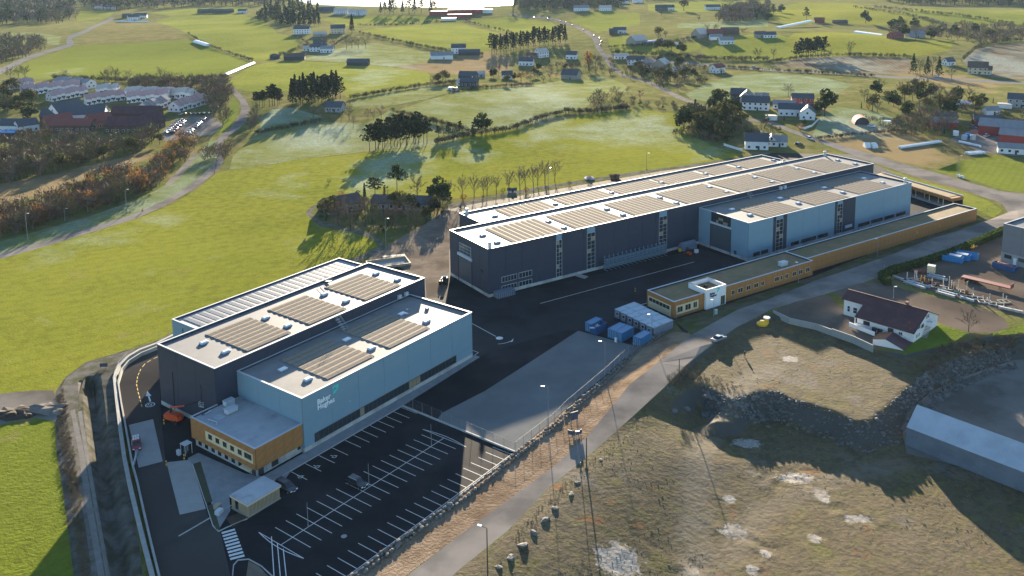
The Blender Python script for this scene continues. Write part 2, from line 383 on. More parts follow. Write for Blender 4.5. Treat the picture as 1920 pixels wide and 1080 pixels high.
gp(f, 'olive green field right of the farm slope', 'grass_mid', [(290,40),(320,31),(450,26),(500,42),(520,62),(560,73),(555,98),(500,115),(475,113),(390,80),(352,63)])
gp(f, 'bright narrow field by the hilltop farm sheds', 'grass_mid', [(280,24),(370,15),(460,12),(465,24),(320,30)])
gp(f, 'yellow green paddock by the forest edge', 'grass_mid', [(140,20),(215,22),(205,32),(145,40)])
gp(f, 'pale rough meadow below the dark forest', 'grass_pale', [(0,62),(60,60),(115,68),(110,84),(40,82),(0,84)])
gp(f, 'brown frosty heath strip between the willow scrub', 'heath', [(-100,355),(0,345),(100,325),(190,305),(270,285),(300,290),(240,310),(180,330),(90,360),(0,385),(-100,400)])
gp(f, 'rushy tan ground below the white lane farm', 'heath', [(740,125),(830,112),(900,108),(960,108),(940,128),(880,140),(810,137)])
gp(f, 'bright green field beside the traffic bend', 'grass_mid', [(1065,38),(1120,22),(1200,25),(1200,46),(1120,60),(1098,50)])
gp(f, 'bright green strip by the pale glasshouse', 'grass_mid', [(1140,72),(1180,68),(1205,88),(1310,80),(1316,92),(1250,106),(1145,100)])
gp(f, 'green crofts around the pale steep-roofed farm', 'grass_mid', [(1312,95),(1345,76),(1440,60),(1490,75),(1490,108),(1430,113),(1330,107)])
gp(f, 'vivid green field below the long white polytunnel', 'grass_bright', [(1470,80),(1490,62),(1560,60),(1650,66),(1690,78),(1790,76),(1780,95),(1710,107),(1600,103),(1500,110)])
gp(f, 'bare brown tilled field above the highway', 'plough', [(1440,123),(1500,109),(1570,106),(1705,109),(1712,136),(1660,140),(1560,132)])
gp(f, 'pale ploughed field with curved furrows by the cream house', 'plough_steep', [(1820,95),(1860,86),(1920,80),(2060,80),(2060,152),(1920,150),(1830,141),(1805,115)])
gp(f, 'frosty shaded field between highway and white villas', 'grass_frost', [(1285,177),(1330,155),(1380,141),(1440,137),(1540,145),(1600,158),(1575,174),(1480,180),(1400,184),(1340,191),(1300,187)])
gp(f, 'rolling green field under the skyline wood', 'grass_bright', [(1440,20),(1500,4),(1600,6),(1640,14),(1540,42),(1480,45),(1440,35)])
gp(f, 'sunlit sloping field with a long dark dyke', 'grass_bright', [(1545,42),(1600,16),(1690,24),(1765,46),(1650,48)])
gp(f, 'upland green strip along the far tree belt', 'grass_mid', [(1690,15),(1800,20),(2060,20),(2060,44),(1900,46),(1790,44),(1700,24)])
gp(f, 'green field around the solitary round tree', 'grass_mid', [(1215,8),(1330,2),(1440,2),(1430,12),(1340,22),(1250,24),(1215,20)])
gp(f, 'frosty dyke field behind the orange birch row', 'grass_frost', [(1270,45),(1400,38),(1440,36),(1440,50),(1350,54),(1270,52)])
gp(f, 'shaded frosty lawn beside the white villas', 'grass_frost', [(1540,215),(1570,200),(1650,210),(1695,232),(1650,250),(1560,263),(1522,258)])
gp(f, 'brown trampled field holding the wrapped bales', 'dry_field', [(1565,268),(1640,245),(1720,248),(1800,262),(1860,285),(1920,300),(2060,312),(2060,380),(1920,362),(1880,357),(1800,330),(1690,304)])
gp(f, 'fresh green drilled field beside the lane junction', 'grass_row', [(1750,320),(1810,300),(1870,290),(1920,305),(2060,325),(2060,380),(1920,362),(1880,356),(1800,330)])
gp(f, 'grassy bank between the lane and the long halls', 'grass_mid', [(1549,278),(1650,313),(1725,338),(1800,358),(1852,376),(1880,395),(1862,408),(1832,394),(1780,370),(1700,335),(1640,315),(1600,302)])
gp(f, 'green embankment left of the cycle path', 'grass_frost', [(-60,478),(0,452),(90,428),(170,405),(240,380),(290,358),(330,335),(365,295),(395,262),(410,262),(411,283),(397,322),(361,350),(306,381),(250,406),(167,431),(83,456),(0,476),(-60,494)])
gp(f, 'bright grass island inside the road bend', 'grass_lawn', [(400,248),(425,215),(437,183),(448,195),(445,215),(430,240),(412,252)])
gp('lawn', 'shaded green lawn behind the white house', 'grass_lawn', [(1752,604),(1790,609),(1818,622),(1790,640),(1745,655),(1690,668),(1688,640),(1715,620)])
gp('lawn', 'bright grass mound inside the driveway loop', 'grass_lawn', [(1838,600),(1850,592),(1864,597),(1862,604),(1845,605)])
gp('lawn', 'sunlit grass edge at the end of the driveway', 'grass_lawn', [(1860,622),(1890,620),(1930,604),(2060,600),(2060,630),(1900,632),(1862,630)])
gp('lawn', 'narrow grass verge behind the maroon roof', 'grass_lawn', [(1645,542),(1675,546),(1668,556),(1700,566),(1755,580),(1830,597),(1830,602),(1752,588),(1690,570),(1650,552)])
gp('ground', 'mossy waste ground with gravel, weeds and quarry cuts', 'waste', [(640,1290),(775,1152),(860,1070),(953,996),(1031,914),(1109,851),(1190,778),(1249,727),(1303,673),(1338,646),(1383,614),(1440,588),(1560,620),(1640,655),(1695,666),(1760,650),(1850,632),(1920,625),(2200,590),(2400,1290)])
gp('gravel_lot', 'pale gravel lot behind the grey tent hall', 'lot', [(1700,775),(1745,735),(1800,708),(1900,675),(2200,630),(2200,960),(1920,905),(1700,850),(1690,800)])
# compound
gp('asphalt_yard', 'dark asphalt yard between the industrial halls', 'asphalt', [(480,1290),(330,1290),(300,1100),(258,925),(222,755),(228,690),(262,660),(300,650),(470,585),(600,530),(690,498),(700,484),(836,392),(1440,286),(1600,290),(1700,335),(1832,396),(1829,411),(1700,450),(1525,520),(1352,575),(1285,628),(1262,600),(1240,625),(1195,652),(1120,722),(1040,790),(966,849),(870,922),(753,1006),(657,1078),(540,1170)])
gp('access_road', 'worn access road between retaining wall and office', 'asphalt_worn', [(300,652),(262,662),(236,688),(224,715),(228,760),(240,830),(255,880),(262,930),(275,1000),(300,1100),(330,1290),(470,1290),(432,1080),(414,1000),(396,985),(386,955),(310,865),(300,755)])
gp('gravel_yard', 'sunlit sandy yard between meadow and halls', 'gravel', [(690,484),(720,465),(760,440),(800,418),(836,392),(862,398),(856,430),(842,470),(842,520),(836,556),(800,560),(797,521),(760,505)])
gp('asphalt_yard', 'older blue-grey asphalt in front of the long hall', 'asphalt_old', [(836,556),(885,602),(886,664),(900,668),(950,650),(1066,617),(1084,620),(1195,650),(1240,620),(1262,600),(1214,576),(1420,505),(1400,490),(1308,466),(1100,520),(917,557)])
gp('gravel_pad', 'pale gravel pad inside the chain-link fence', 'pad', [(1084,620),(1195,650),(1134,705),(1066,761),(966,847),(820,786),(829,774),(909,733),(998,676)])
gp('dirt_verge', 'bare tan earth bank between stone wall and road', 'earth', [(966,850),(1066,764),(1134,708),(1195,655),(1262,622),(1296,628),(1232,681),(1181,720),(1103,816),(1033,879),(979,918),(862,1003),(775,1068),(640,1180),(560,1180),(657,1081),(753,1009),(870,925)])
gp('gravel_verge', 'stony verge along the timber-clad office', 'verge', [(1296,628),(1262,600),(1352,573),(1525,518),(1700,448),(1829,410),(1856,412),(1740,449),(1644,487),(1528,526),(1423,567),(1382,581)])
gp('road', 'grey public road curving past the compound', 'road_grey', [(640,1180),(775,1070),(862,1003),(979,918),(1033,879),(1103,816),(1181,720),(1232,681),(1296,628),(1382,581),(1423,567),(1528,526),(1644,487),(1740,449),(1810,429),(1858,411),(1890,398),(1878,380),(1852,372),(1800,354),(1725,334),(1650,309),(1549,272),(1480,247),(1440,231),(1400,226),(1350,214),(1308,199),(1268,184),(1208,154),(1165,143),(1138,121),(1128,104),(1118,92),(1111,73),(1096,61),(1078,51),(1040,38),(997,33),(955,30),(955,27),(997,30),(1044,35),(1084,48),(1104,58),(1121,70),(1128,90),(1136,103),(1148,119),(1172,140),(1214,150),(1276,180),(1314,195),(1355,210),(1404,222),(1444,226),(1484,242),(1562,268),(1687,305),(1781,331),(1872,358),(1930,364),(2100,380),(2100,425),(1925,412),(1882,432),(1762,482),(1646,520),(1612,532),(1552,550),(1448,579),(1397,606),(1383,612),(1338,644),(1303,672),(1245,727),(1190,777),(1109,850),(1031,913),(953,994),(860,1069),(760,1165),(680,1240)])
gp('highway', 'straight grey highway beyond the fields', 'far_road', [(1132,101),(1175,105),(1250,113),(1330,120),(1440,129),(1565,135),(1665,142),(1790,147),(1920,153),(2060,159),(2060,164),(1920,158),(1790,151),(1665,146),(1565,139),(1440,133),(1330,124),(1250,117),(1175,109),(1132,106)])
gp('road', 'pale lane winding up to the hilltop farm', 'far_road', [(-60,150),(0,140),(50,113),(100,96),(133,88),(139,80),(134,72),(165,60),(192,46),(214,35),(210,31),(188,43),(158,57),(127,68),(124,78),(126,83),(98,91),(48,106),(0,128),(-60,138)])
gp('cycle_path', 'narrow asphalt path along the edge of the pasture', 'road_grey', [(-60,492),(0,474),(83,452),(167,427),(250,402),(306,377),(355,347),(391,319),(407,300),(404,282),(404,268),(412,255),(432,240),(446,222),(453,205),(450,190),(436,175),(428,160),(440,165),(446,172),(460,184),(469,205),(462,226),(448,242),(430,254),(418,268),(418,283),(419,303),(402,325),(365,354),(308,386),(252,411),(169,436),(85,462),(0,486),(-60,506)])
gp('path', 'shaded footpath under the roadside willows', 'road_grey', [(310,345),(322,332),(345,308),(362,288),(370,290),(352,315),(330,338),(314,350)])
gp('car_park', 'grey car park with two rows of parked cars', 'road_grey', [(295,262),(312,240),(335,222),(395,218),(420,235),(398,252),(350,258),(320,265)])
gp('gravel_bank', 'grey stony ground along the ditch and farm track', 'stonybank', [(104,735),(124,706),(161,679),(235,657),(262,652),(230,680),(214,712),(226,835),(240,905),(262,1030),(290,1280),(150,1280),(138,1080),(118,920),(106,850)])
gp('farm_track', 'pale gravel farm track beside the drainage ditch', 'track', [(328,622),(294,638),(235,659),(161,681),(124,708),(116,725),(124,775),(138,852),(149,925),(162,1000),(172,1080),(190,1280),(220,1280),(208,1080),(192,1000),(176,925),(163,852),(148,790),(147,740),(160,705),(200,688),(245,668),(298,646),(332,628)])
gp('path', 'gravel loop lane round the garden bungalow', 'track', [(655,490),(712,462),(706,452),(688,443),(656,434),(598,421),(574,402),(574,396),(585,386),(613,377),(614,382),(590,390),(583,400),(604,416),(660,430),(694,438),(716,452),(722,468),(668,492)])
gp('earth_patch', 'dug earth and rubble beside the farm track', 'lot', [(-60,748),(0,738),(60,732),(100,732),(112,760),(104,790),(60,782),(0,797),(-60,805)])
for i_, rut in enumerate(([(132,770),(140,767),(158,850),(170,930),(184,1010),(196,1080),(220,1280),(205,1280),(184,1080),(172,1010),(158,930),(148,852)], [(146,772),(153,770),(166,850),(180,930),(194,1010),(206,1080),(236,1280),(226,1280),(199,1080),(187,1010),(173,930),(159,850)])): gp('wheel_rut', ('first', 'second')[i_] + ' pale wheel rut of the farm track', 'slabby', rut)
gp('gravel_strip', 'stony strip between ditch and concrete wall', 'stonybank', [(172,712),(196,700),(212,708),(226,835),(240,905),(262,1030),(290,1280),(262,1280),(236,1080),(212,960),(190,830)])
gp('driveway', 'brown gravel drive looping behind the white house', 'yardgravel', [(1560,548),(1612,531),(1645,527),(1700,544),(1790,565),(1850,580),(1885,598),(1890,614),(1862,624),(1810,622),(1752,604),(1720,600),(1650,570),(1590,562)])
gp('forecourt', 'gravel forecourt above the concrete retaining wall', 'yardgravel', [(1452,582),(1490,566),(1552,552),(1575,575),(1600,590),(1660,620),(1690,650),(1640,653),(1560,619),(1480,596)])
gp('storage_yard', 'brown gravel storage yard behind the clipped hedge', 'yardgravel', [(1672,525),(1690,512),(1760,488),(1882,438),(1930,418),(2200,440),(2200,640),(1925,598),(1880,585),(1800,562),(1720,538)])
gp('lake', 'bright lake reflecting the sky beyond the fields', 'water', [(540,-14),(560,2),(580,8),(640,11),(720,13),(800,14),(880,13),(962,9),(962,-14)])
gp('farmyard', 'grey yard among the red farm sheds', 'road_grey', [(1780,262),(1830,240),(1880,235),(1960,245),(1960,290),(1900,292),(1840,285)])
gp('path', 'pale unmade lane along the fence behind the halls', 'track', [(835,384),(905,372),(1000,352),(1100,336),(1200,321),(1300,308),(1395,294),(1440,284),(1446,288),(1400,298),(1300,313),(1200,326),(1100,341),(1000,358),(905,378),(845,392)])
FROST = [(740,310,75,.9),(690,325,40,.8),(905,290,30,.9),(850,275,35,.8),(620,255,50,.9),(560,260,35,.7),(1000,170,60,.5),(1040,190,40,.6),(1210,240,70,.9),(1120,250,50,.8),(1340,285,40,.7),(960,205,30,.5),(720,130,60,.5),(690,150,50,.5),(1020,245,60,.7),(540,350,60,.4),(660,400,60,.35),(590,450,50,.3),(280,420,60,.4),(120,470,50,.4),(1600,240,50,.7),(640,100,60,.5),(1780,115,0,.0),(1880,120,60,.8),(1580,118,60,.5),(120,135,40,.5),(520,215,30,.8)]
DRY = [(1650,260,60,.9),(1600,270,40,.9),(1780,150,50,.8),(900,118,60,1.),(1700,285,40,.9),(60,790,30,.5)]

CHALK = [(at(*p), rx, ry * 1.7) for p, rx, ry in [((1160, 1050), 4.4, 2.6), ((1400, 832), 3.6, 1.3), ((1492, 896), 4.4, 1.2), ((1541, 930), 1.6, 1.4), ((1606, 973), 3.2, .8), ((1376, 997), 3.0, 1.3), ((1482, 673), 2.2, 1.2), ((1300, 1074), 2.0, 1.0), ((1368, 935), 1.5, .8), ((1410, 1068), 1.2, .9), ((1435, 1037), 1.3, .7), ((1528, 1010), 1.5, .8)]]
def build_ground():
    pts = [];
    def grid(x0, x1, y0, y1, st, keep):
        ny = int((y1 - y0) / st) + 1
        for j in range(ny):
            y = y0 + j * st
            nx = int((x1 - x0) / st) + 1
            for i in range(nx):
                x = x0 + i * st + (st / 2 if j % 2 else 0) + (rnd.random() - .5) * st * .25; yy = y + (rnd.random() - .5) * st * .25
                if keep(x, yy): pts.append((x, yy))
    for c, rx, ry in CHALK: grid(c.x - rx * 1.7, c.x + rx * 1.7, c.y - ry * 1.7, c.y + ry * 1.7, .55, lambda x, y: True)
    vis = lambda x, y: abs(x) < .62 * y + 70
    pitb = lambda x, y: (inside(x, y, PITP) or inside(x, y, SHELF)) and (seg_dist(x, y, PITP, True) < 11 or seg_dist(x, y, SHELF, True) < 4)
    pit2 = lambda x, y: not pitb(x, y) and (inside(x, y, PITP) or inside(x, y, SHELF))
    grid(0, 130, 120, 252, 1.1, pitb)
    grid(-20, 170, 95, 255, 3.0, pit2)
    grid(-110, -60, 90, 215, 1.0, lambda x, y: seg_dist(x, y, DITCH) < 3.5)
    grid(-330, 330, 80, 420, 9, lambda x, y: vis(x, y) and not (x > 0 and y < 260 and (inside(x, y, PITP) or inside(x, y, SHELF))))
    grid(-800, 800, 425, 1050, 15, vis)
    grid(-1600, 1600, 1060, 2500, 45, vis)
    for x in range(-16000, 16001, 2000):
        for y in (60, 2900, 3800, 6000, 10000, 15000, 20000): pts.append((x, y))
    verts = []; faces = []
    for name, label, m, px in G:
        k = len(verts); poly = []
        for i, p in enumerate(px):
            q = at(*p); poly.append((q.x, q.y))
        if sum(a[0] * b[1] - b[0] * a[1] for a, b in zip(poly, poly[1:] + poly[:1])) < 0: poly.reverse()
        # keep long edges on the terrain: subdivide
        out = []
        for i, a in enumerate(poly):
            b = poly[(i + 1) % len(poly)]; L = math.hypot(b[0] - a[0], b[1] - a[1]); n = max(1, int(L / (12 if a[1] < 420 else 30)))
            for j in range(n): out.append((a[0] + (b[0] - a[0]) * j / n, a[1] + (b[1] - a[1]) * j / n))
        verts.extend(out); faces.append(list(range(k, k + len(out))))
    allv = [Vector(v) for v in verts] + [Vector(p) for p in pts]
    V, E, F, ov, oe, of = delaunay_2d_cdt(allv, [], faces, 0, 1e-3)
    Z = [hz(v[0], v[1]) for v in V]
    fro = [(at(a, b), r * mpp(at(a, b)), s) for a, b, r, s in FROST]
    dry = [(at(a, b), r * mpp(at(a, b)), s) for a, b, r, s in DRY]
    def blob(L, x, y):
        return min(1, sum(s * (1 - smooth(.4, 1.3, math.hypot(x - c.x, (y - c.y) * .35) / max(r, .1))) for c, r, s in L))
    lists = {}
    for i, f in enumerate(F):
        lists.setdefault(max(of[i]) if of[i] else -1, []).append(f)
    for k, fs in sorted(lists.items()):
        name, label, m = ('ground', 'rough winter grassland around fields and hamlets', 'grass_base') if k < 0 else G[k][:3]
        used = sorted({i for f in fs for i in f}); ix = {u: n for n, u in enumerate(used)}
        me = bpy.data.meshes.new(name)
        me.from_pydata([(V[u][0], V[u][1], Z[u]) for u in used], [], [tuple(ix[i] for i in f) for f in fs])
        me.materials.append(M[m])
        ca = me.color_attributes.new('mask', 'FLOAT_COLOR', 'POINT'); buf = np.zeros((len(used), 4), dtype=np.float32)
        if m.startswith(('grass', 'heath', 'dry', 'plough')):
            for n, u in enumerate(used):
                x, y = V[u][0], V[u][1]
                if abs(x) < 1200 and y < 2500: buf[n, 0] = blob(fro, x, y); buf[n, 1] = blob(dry, x, y)
        if m == 'waste':
            tk = [at(*p).to_2d() for p in [(1300, 1200), (1302, 1000), (1312, 850), (1335, 800), (1365, 758), (1400, 715), (1450, 690)]]; t2 = [at(*p).to_2d() for p in [(1340, 1080), (1430, 960), (1560, 900), (1690, 870)]]
            for n, u in enumerate(used):
                x, y = V[u][0], V[u][1]; 
                for c, rx, ry in CHALK:
                    q = math.hypot((x - c.x) / rx, (y - c.y) / ry)
                    if q < 1.6: buf[n, 2] = max(buf[n, 2], 1 - smooth(.3, 1.5, q))
                buf[n, 1] = max(1 - smooth(1.2, 4.5, seg_dist(x, y, tk)), .6 * (1 - smooth(1.0, 4.0, seg_dist(x, y, t2))))
        ca.data.foreach_set('color', buf.ravel())
        if name in ('ground', 'field'): me.polygons.foreach_set('use_smooth', [True] * len(fs))
        me.update()
        link(name, me, kind='structure', label=label)
build_ground()
# ---------------------------------------------------------------- building materials
M['panel_dark'] = mat('panel_dark', (.026, .036, .060), (.031, .042, .068), .6, .55, spec=.35)
M['panel_light'] = mat('panel_light', (.16, .265, .34), (.175, .28, .355), .4, .5, spec=.35)
M['core'] = mat('core', (.02, .023, .03), rough=.9)
M['concrete'] = mat('concrete', (.36, .36, .35), (.43, .43, .42), .7, .85, .01, 5, c3=(.28, .28, .27), s3=.4)
M['coping'] = mat('coping', (.42, .44, .46), rough=.55, metal=0)
M['membrane'] = mat('membrane', (.18, .18, .178), (.225, .225, .22), .25, .65, .012, 3, c3=(.2, .195, .185), s3=.16, p3=(.48, .68), spec=.06)
M['membrane_dark'] = mat('membrane_dark', (.30, .31, .33), (.36, .37, .38), .25, .6, .012, 3, c3=(.2, .2, .2), s3=.2, p3=(.55, .75))
M['membrane_grey'] = mat('membrane_grey', (.10, .11, .125), (.13, .14, .155), .25, .65, .012, 3, c3=(.11, .115, .125), s3=.2, spec=.25)
M['panel_solar'] = mat('panel_solar', (.225, .192, .152), (.26, .222, .178), 1.2, .8, spec=.015)  # pale tan base colour stands in for sky glint on the panels
M['panel_blue'] = mat('panel_blue', (.13, .15, .18), (.16, .18, .21), 1.2, .55, spec=.1)
M['glass'] = mat('glass', (.018, .026, .034), (.035, .045, .05), .35, .12, spec=.7)
M['glass_lit'] = mat('glass_lit', (.30, .25, .17), (.18, .15, .10), .8, .3, spec=.5)
M['frame_dark'] = mat('frame_dark', (.03, .035, .042), rough=.5)
M['frame_light'] = mat('frame_light', (.42, .46, .50), rough=.5)
M['cream'] = mat('cream', (.55, .45, .28), (.60, .50, .32), 2, .7)
M['white'] = mat('white', (.66, .68, .69), (.72, .73, .73), .8, .6)
M['gate'] = mat('gate', (.055, .07, .09), (.065, .08, .10), .8, .45)
M['letter_white'] = mat('letter_white', (.78, .82, .86), rough=.5)
M['letter_navy'] = mat('letter_navy', (.02, .035, .08), rough=.5)
M['teal'] = mat('teal', (.03, .55, .50), (.05, .62, .54), 2, .5)
M['steel'] = mat('steel', (.36, .39, .42), rough=.4, metal=.5)
M['skylight'] = mat('skylight', (.68, .69, .69), rough=.35)
M['sedum'] = mat('sedum', (.24, .155, .075), (.18, .12, .06), .5, .95, .06, 3, c3=(.15, .12, .05), s3=.12)
M['yellow'] = mat('yellow', (.75, .42, .02), rough=.5)
M['black'] = mat('black', (.012, .012, .013), rough=.5)
def timber_mat(name, a, b, cdark):
    m = mat(name, a, b, .9, .75); n = m.node_tree.nodes; L = m.node_tree.links
    wv = n.new('ShaderNodeTexWave'); wv.inputs['Scale'].default_value = 2.0; wv.inputs['Distortion'].default_value = .4
    tc = n.new('ShaderNodeTexCoord'); L.new(tc.outputs['Object'], wv.inputs['Vector'])
    x = n.new('ShaderNodeMix'); x.data_type = 'RGBA'; mr = n.new('ShaderNodeMapRange'); mr.inputs[1].default_value = .0; mr.inputs[2].default_value = .25
    L.new(wv.outputs[1], mr.inputs[0]); L.new(mr.outputs[0], x.inputs[0]); bs = n['Principled BSDF']
    src = bs.inputs['Base Color'].links[0].from_socket
    x.inputs[6].default_value = (*cdark, 1); L.new(src, x.inputs[7]); L.new(x.outputs[2], bs.inputs['Base Color'])
    return m
M['timber'] = timber_mat('timber', (.38, .175, .05), (.31, .14, .04), (.14, .065, .02))

MESH = {}
def cached(key, fn):
    if key not in MESH: MESH[key] = fn()
    return MESH[key]
def part(name, me, parent, T=None, label=None):
    o = bpy.data.objects.new(name, me); COL.objects.link(o); o.parent = parent
    if T is not None: o.matrix_basis = T
    if label: o['label'] = label
    return o
class Wall:
    """A wall face from a to b in its building's frame; s runs along it, d out of it, z up."""
    def __init__(s, parent, a, b):
        s.p = parent; a = Vector((*a, 0)); b = Vector((*b, 0)); x = (b - a).normalized(); y = Vector((x.y, -x.x, 0)); s.L = (b - a).length
        s.T = Matrix.Translation(a) @ Matrix(((x.x, y.x, 0, 0), (x.y, y.y, 0, 0), (0, 0, 1, 0), (0, 0, 0, 1)))
        s.flip = True
    def at(s, u, d=0, z=0): return s.T @ Matrix.Translation((u, d, z))
    def block(s, name, m, s0, s1, d0, d1, z0, z1, label=None):
        W, D, H = s1 - s0, d1 - d0, z1 - z0
        me = cached((name, m, round(W, 2), round(D, 2), round(H, 2)), lambda: MB().box(0, W, 0, D, 0, H).mesh(name, M[m]))
        return part(name, me, s.p, s.at(s0, d0, z0), label)
    def panels(s, m, z0, z1, pitch, s0=0, s1=None, d=.08, name='wall_panel', gap=.07, rows=1):
        s1 = s.L if s1 is None else s1; n = max(1, round((s1 - s0) / pitch)); p = (s1 - s0) / n; h = (z1 - z0) / rows
        for r in range(rows):
            for i in range(n):
                s.block(name, m, s0 + i * p + gap / 2, s0 + (i + 1) * p - gap / 2, 0, d + (.004 if (i + r) % 2 else 0), z0 + r * h + (gap / 2 if rows > 1 else 0), z0 + (r + 1) * h - (gap / 2 if rows > 1 else 0))
    def window(s, s0, s1, z0, z1, nx=1, nz=1, fm='frame_dark', gm='glass', d=.10, name='window', fw=.10, label=None, lit=()):
        W, H = s1 - s0, z1 - z0
        def frame():
            b = MB(); b.box(0, W, 0, d, 0, fw); b.box(0, W, 0, d, H - fw, H); b.box(0, fw, 0, d, fw, H - fw); b.box(W - fw, W, 0, d, fw, H - fw)
            for i in range(1, nx): x = fw + (W - 2 * fw) * i / nx; b.box(x - .04, x + .04, 0, d - .01, fw, H - fw)
            for j in range(1, nz):
                z = fw + (H - 2 * fw) * j / nz
                for i in range(nx): b.box(fw + (W - 2 * fw) * i / nx + .04, fw + (W - 2 * fw) * (i + 1) / nx - .04, 0, d - .015, z - .035, z + .035)
            return b.mesh('window', M[fm])
        w = part(name, cached(('win', round(W, 2), round(H, 2), nx, nz, fm, d), frame), s.p, s.at(s0, 0, z0), label)
        pw, ph = (W - 2 * fw) / nx, (H - 2 * fw) / nz
        if W * H > .3:
            for i in range(nx):
                for j in range(nz):
                    g = 'glass_lit' if (i, j) in lit else gm
                    me = cached(('pane', round(pw, 2), round(ph, 2), g), lambda: MB().box(0, pw, 0, .03, 0, ph).mesh('pane', M[g]))
                    part('pane', me, w, Matrix.Translation((fw + i * pw, max(.02, d - .06), fw + j * ph)))
        return w
    def gate(s, s0, s1, z1, m='gate'):
        W = s1 - s0
        b = MB(); b.box(-.25, 0, 0, .22, 0, z1 + .25); b.box(W, W + .25, 0, .22, 0, z1 + .25); b.box(0, W, 0, .22, z1, z1 + .25)
        g = part('gate', b.mesh('gate', M['frame_dark']), s.p, s.at(s0))
        n = max(3, round(z1 / .6)); h = z1 / n
        me = MB().box(.0, W, .02, .10, .02, h - .04).mesh('gate_slat', M[m])
        for i in range(n): part('gate_slat', me, g, Matrix.Translation((0, 0.012 * (i % 2), i * h)))
        return g
    def door(s, s0, w=1.1, h=2.2, m='frame_dark'): return s.block('door', m, s0, s0 + w, 0, .12, .05, h)

def hall(parent, u0, u1, v0, v1, h, cm='coping', par=.5, roofm='membrane', plinth=(1, 1, 1, 1), z0=0):
    b = MB(); t = .35
    b.box(u0, u1, v0, v1, z0, h - par)
    b.box(u0, u1, v0, v0 + t, h - par, h - .01); b.box(u0, u1, v1 - t, v1, h - par, h - .01)
    b.box(u0, u0 + t, v0 + t, v1 - t, h - par, h - .01); b.box(u1 - t, u1, v0 + t, v1 - t, h - par, h - .01)
    b.build('wall', M['panel_dark'], parent)
    MB().box(u0 + t, u1 - t, v0 + t, v1 - t, h - par + .004, h - par + .06).build('roof', M[roofm], parent)
    c = MB(); e = .12; k = .45
    c.box(u0 - e, u1 + e, v0 - e, v0 + k - e, h, h + .07); c.box(u0 - e, u1 + e, v1 - k + e, v1 + e, h, h + .07)
    c.box(u0 - e, u0 - e + k, v0 + k - e, v1 - k + e, h, h + .07); c.box(u1 + e - k, u1 + e, v0 + k - e, v1 - k + e, h, h + .07)
    c.build('coping', M[cm], parent)
    W = [Wall(parent, (u0, v0), (u1, v0)), Wall(parent, (u1, v0), (u1, v1)), Wall(parent, (u1, v1), (u0, v1)), Wall(parent, (u0, v1), (u0, v0))]
    for i, p in enumerate(plinth):
        if p: W[i].block('plinth', 'concrete', 0, W[i].L, 0, .14, 0, .95)
    return W
def downpipes(wl, h, pitch, m='frame_dark'):
    n = max(1, int(wl.L / pitch))
    for i in range(n): wl.block('downpipe', m, (i + .5) * wl.L / n, (i + .5) * wl.L / n + .14, .10, .24, .1, h - .3)
def skylight(parent, u, v, z, w=1.9, d=1.2):
    def m1(): return MB().box(-w / 2, w / 2, -d / 2, d / 2, 0, .34).mesh('skylight', M['frame_light'])
    def m2():
        b = MB(); b.add([(-w / 2 - .08, -d / 2 - .08, 0), (w / 2 + .08, -d / 2 - .08, 0), (w / 2 + .08, d / 2 + .08, 0), (-w / 2 - .08, d / 2 + .08, 0), (-w / 2 + .25, -d / 2 + .25, .16), (w / 2 - .25, -d / 2 + .25, .16), (w / 2 - .25, d / 2 - .25, .16), (-w / 2 + .25, d / 2 - .25, .16)],
              [(0, 1, 5, 4), (1, 2, 6, 5), (2, 3, 7, 6), (3, 0, 4, 7), (4, 5, 6, 7), (3, 2, 1, 0)]); return b.mesh('dome', M['skylight'])
    s = part('skylight', cached(('sk1', w, d), m1), parent, Matrix.Translation((u, v, z)))
    part('dome', cached(('sk2', w, d), m2), s, Matrix.Translation((0, 0, .34)))
def solar(parent, u0, u1, v0, v1, z, along, n, flat=False):
    """A field of back-to-back panel ridges; each ridge is one row object made of single modules."""
    L = (u1 - u0) if along == 'u' else (v1 - v0); Wd = ((v1 - v0) if along == 'u' else (u1 - u0)) / n
    fr = MB()
    if along == 'u': fr.box(u0, u0 + .06, v0, v1, z, z + .08); fr.box(u1 - .06, u1, v0, v1, z, z + .08)
    else: fr.box(u0, u1, v0, v0 + .06, z, z + .08); fr.box(u0, u1, v1 - .06, v1, z, z + .08)
    base = fr.build('solar_array', M['steel'], parent)
    def row():
        b = MB(); k = max(1, round(L / 1.75)); q = L / k; w2 = Wd * .5; hgt = .05 if flat else .11 if along == 'u' else .16
        for i in range(k):
            a0, a1 = i * q + .015, (i + 1) * q - .015
            for sgn in (0, 1):
                if sgn == 0: prof = [(.04, .10), (w2 - .03, .10 + hgt)]
                else: prof = [(w2 + .03, .10 + hgt), (Wd - .10 if not flat else Wd - .25, .10)]
                (p0, z0_), (p1, z1_) = prof; t = .045
                vs = []
                for zz in (0, t):
                    for aa, pp, z_ in ((a0, p0, z0_), (a1, p0, z0_), (a1, p1, z1_), (a0, p1, z1_)):
                        vs.append((aa, pp, z_ + zz) if along == 'u' else (pp, aa, z_ + zz))
                fs = [(0, 3, 2, 1), (4, 5, 6, 7), (0, 1, 5, 4), (1, 2, 6, 5), (2, 3, 7, 6), (3, 0, 4, 7)]
                if along != 'u': fs = [f[::-1] for f in fs]
                b.add(vs, fs)
        return b.mesh('panel_row', M['panel_blue' if flat else 'panel_solar'])
    me = cached(('row', along, round(L, 2), round(Wd, 3), flat), row)
    for i in range(n):
        part('panel_row', me, base, Matrix.Translation((u0, v0 + i * Wd, z) if along == 'u' else (u0 + i * Wd, v0, z)))
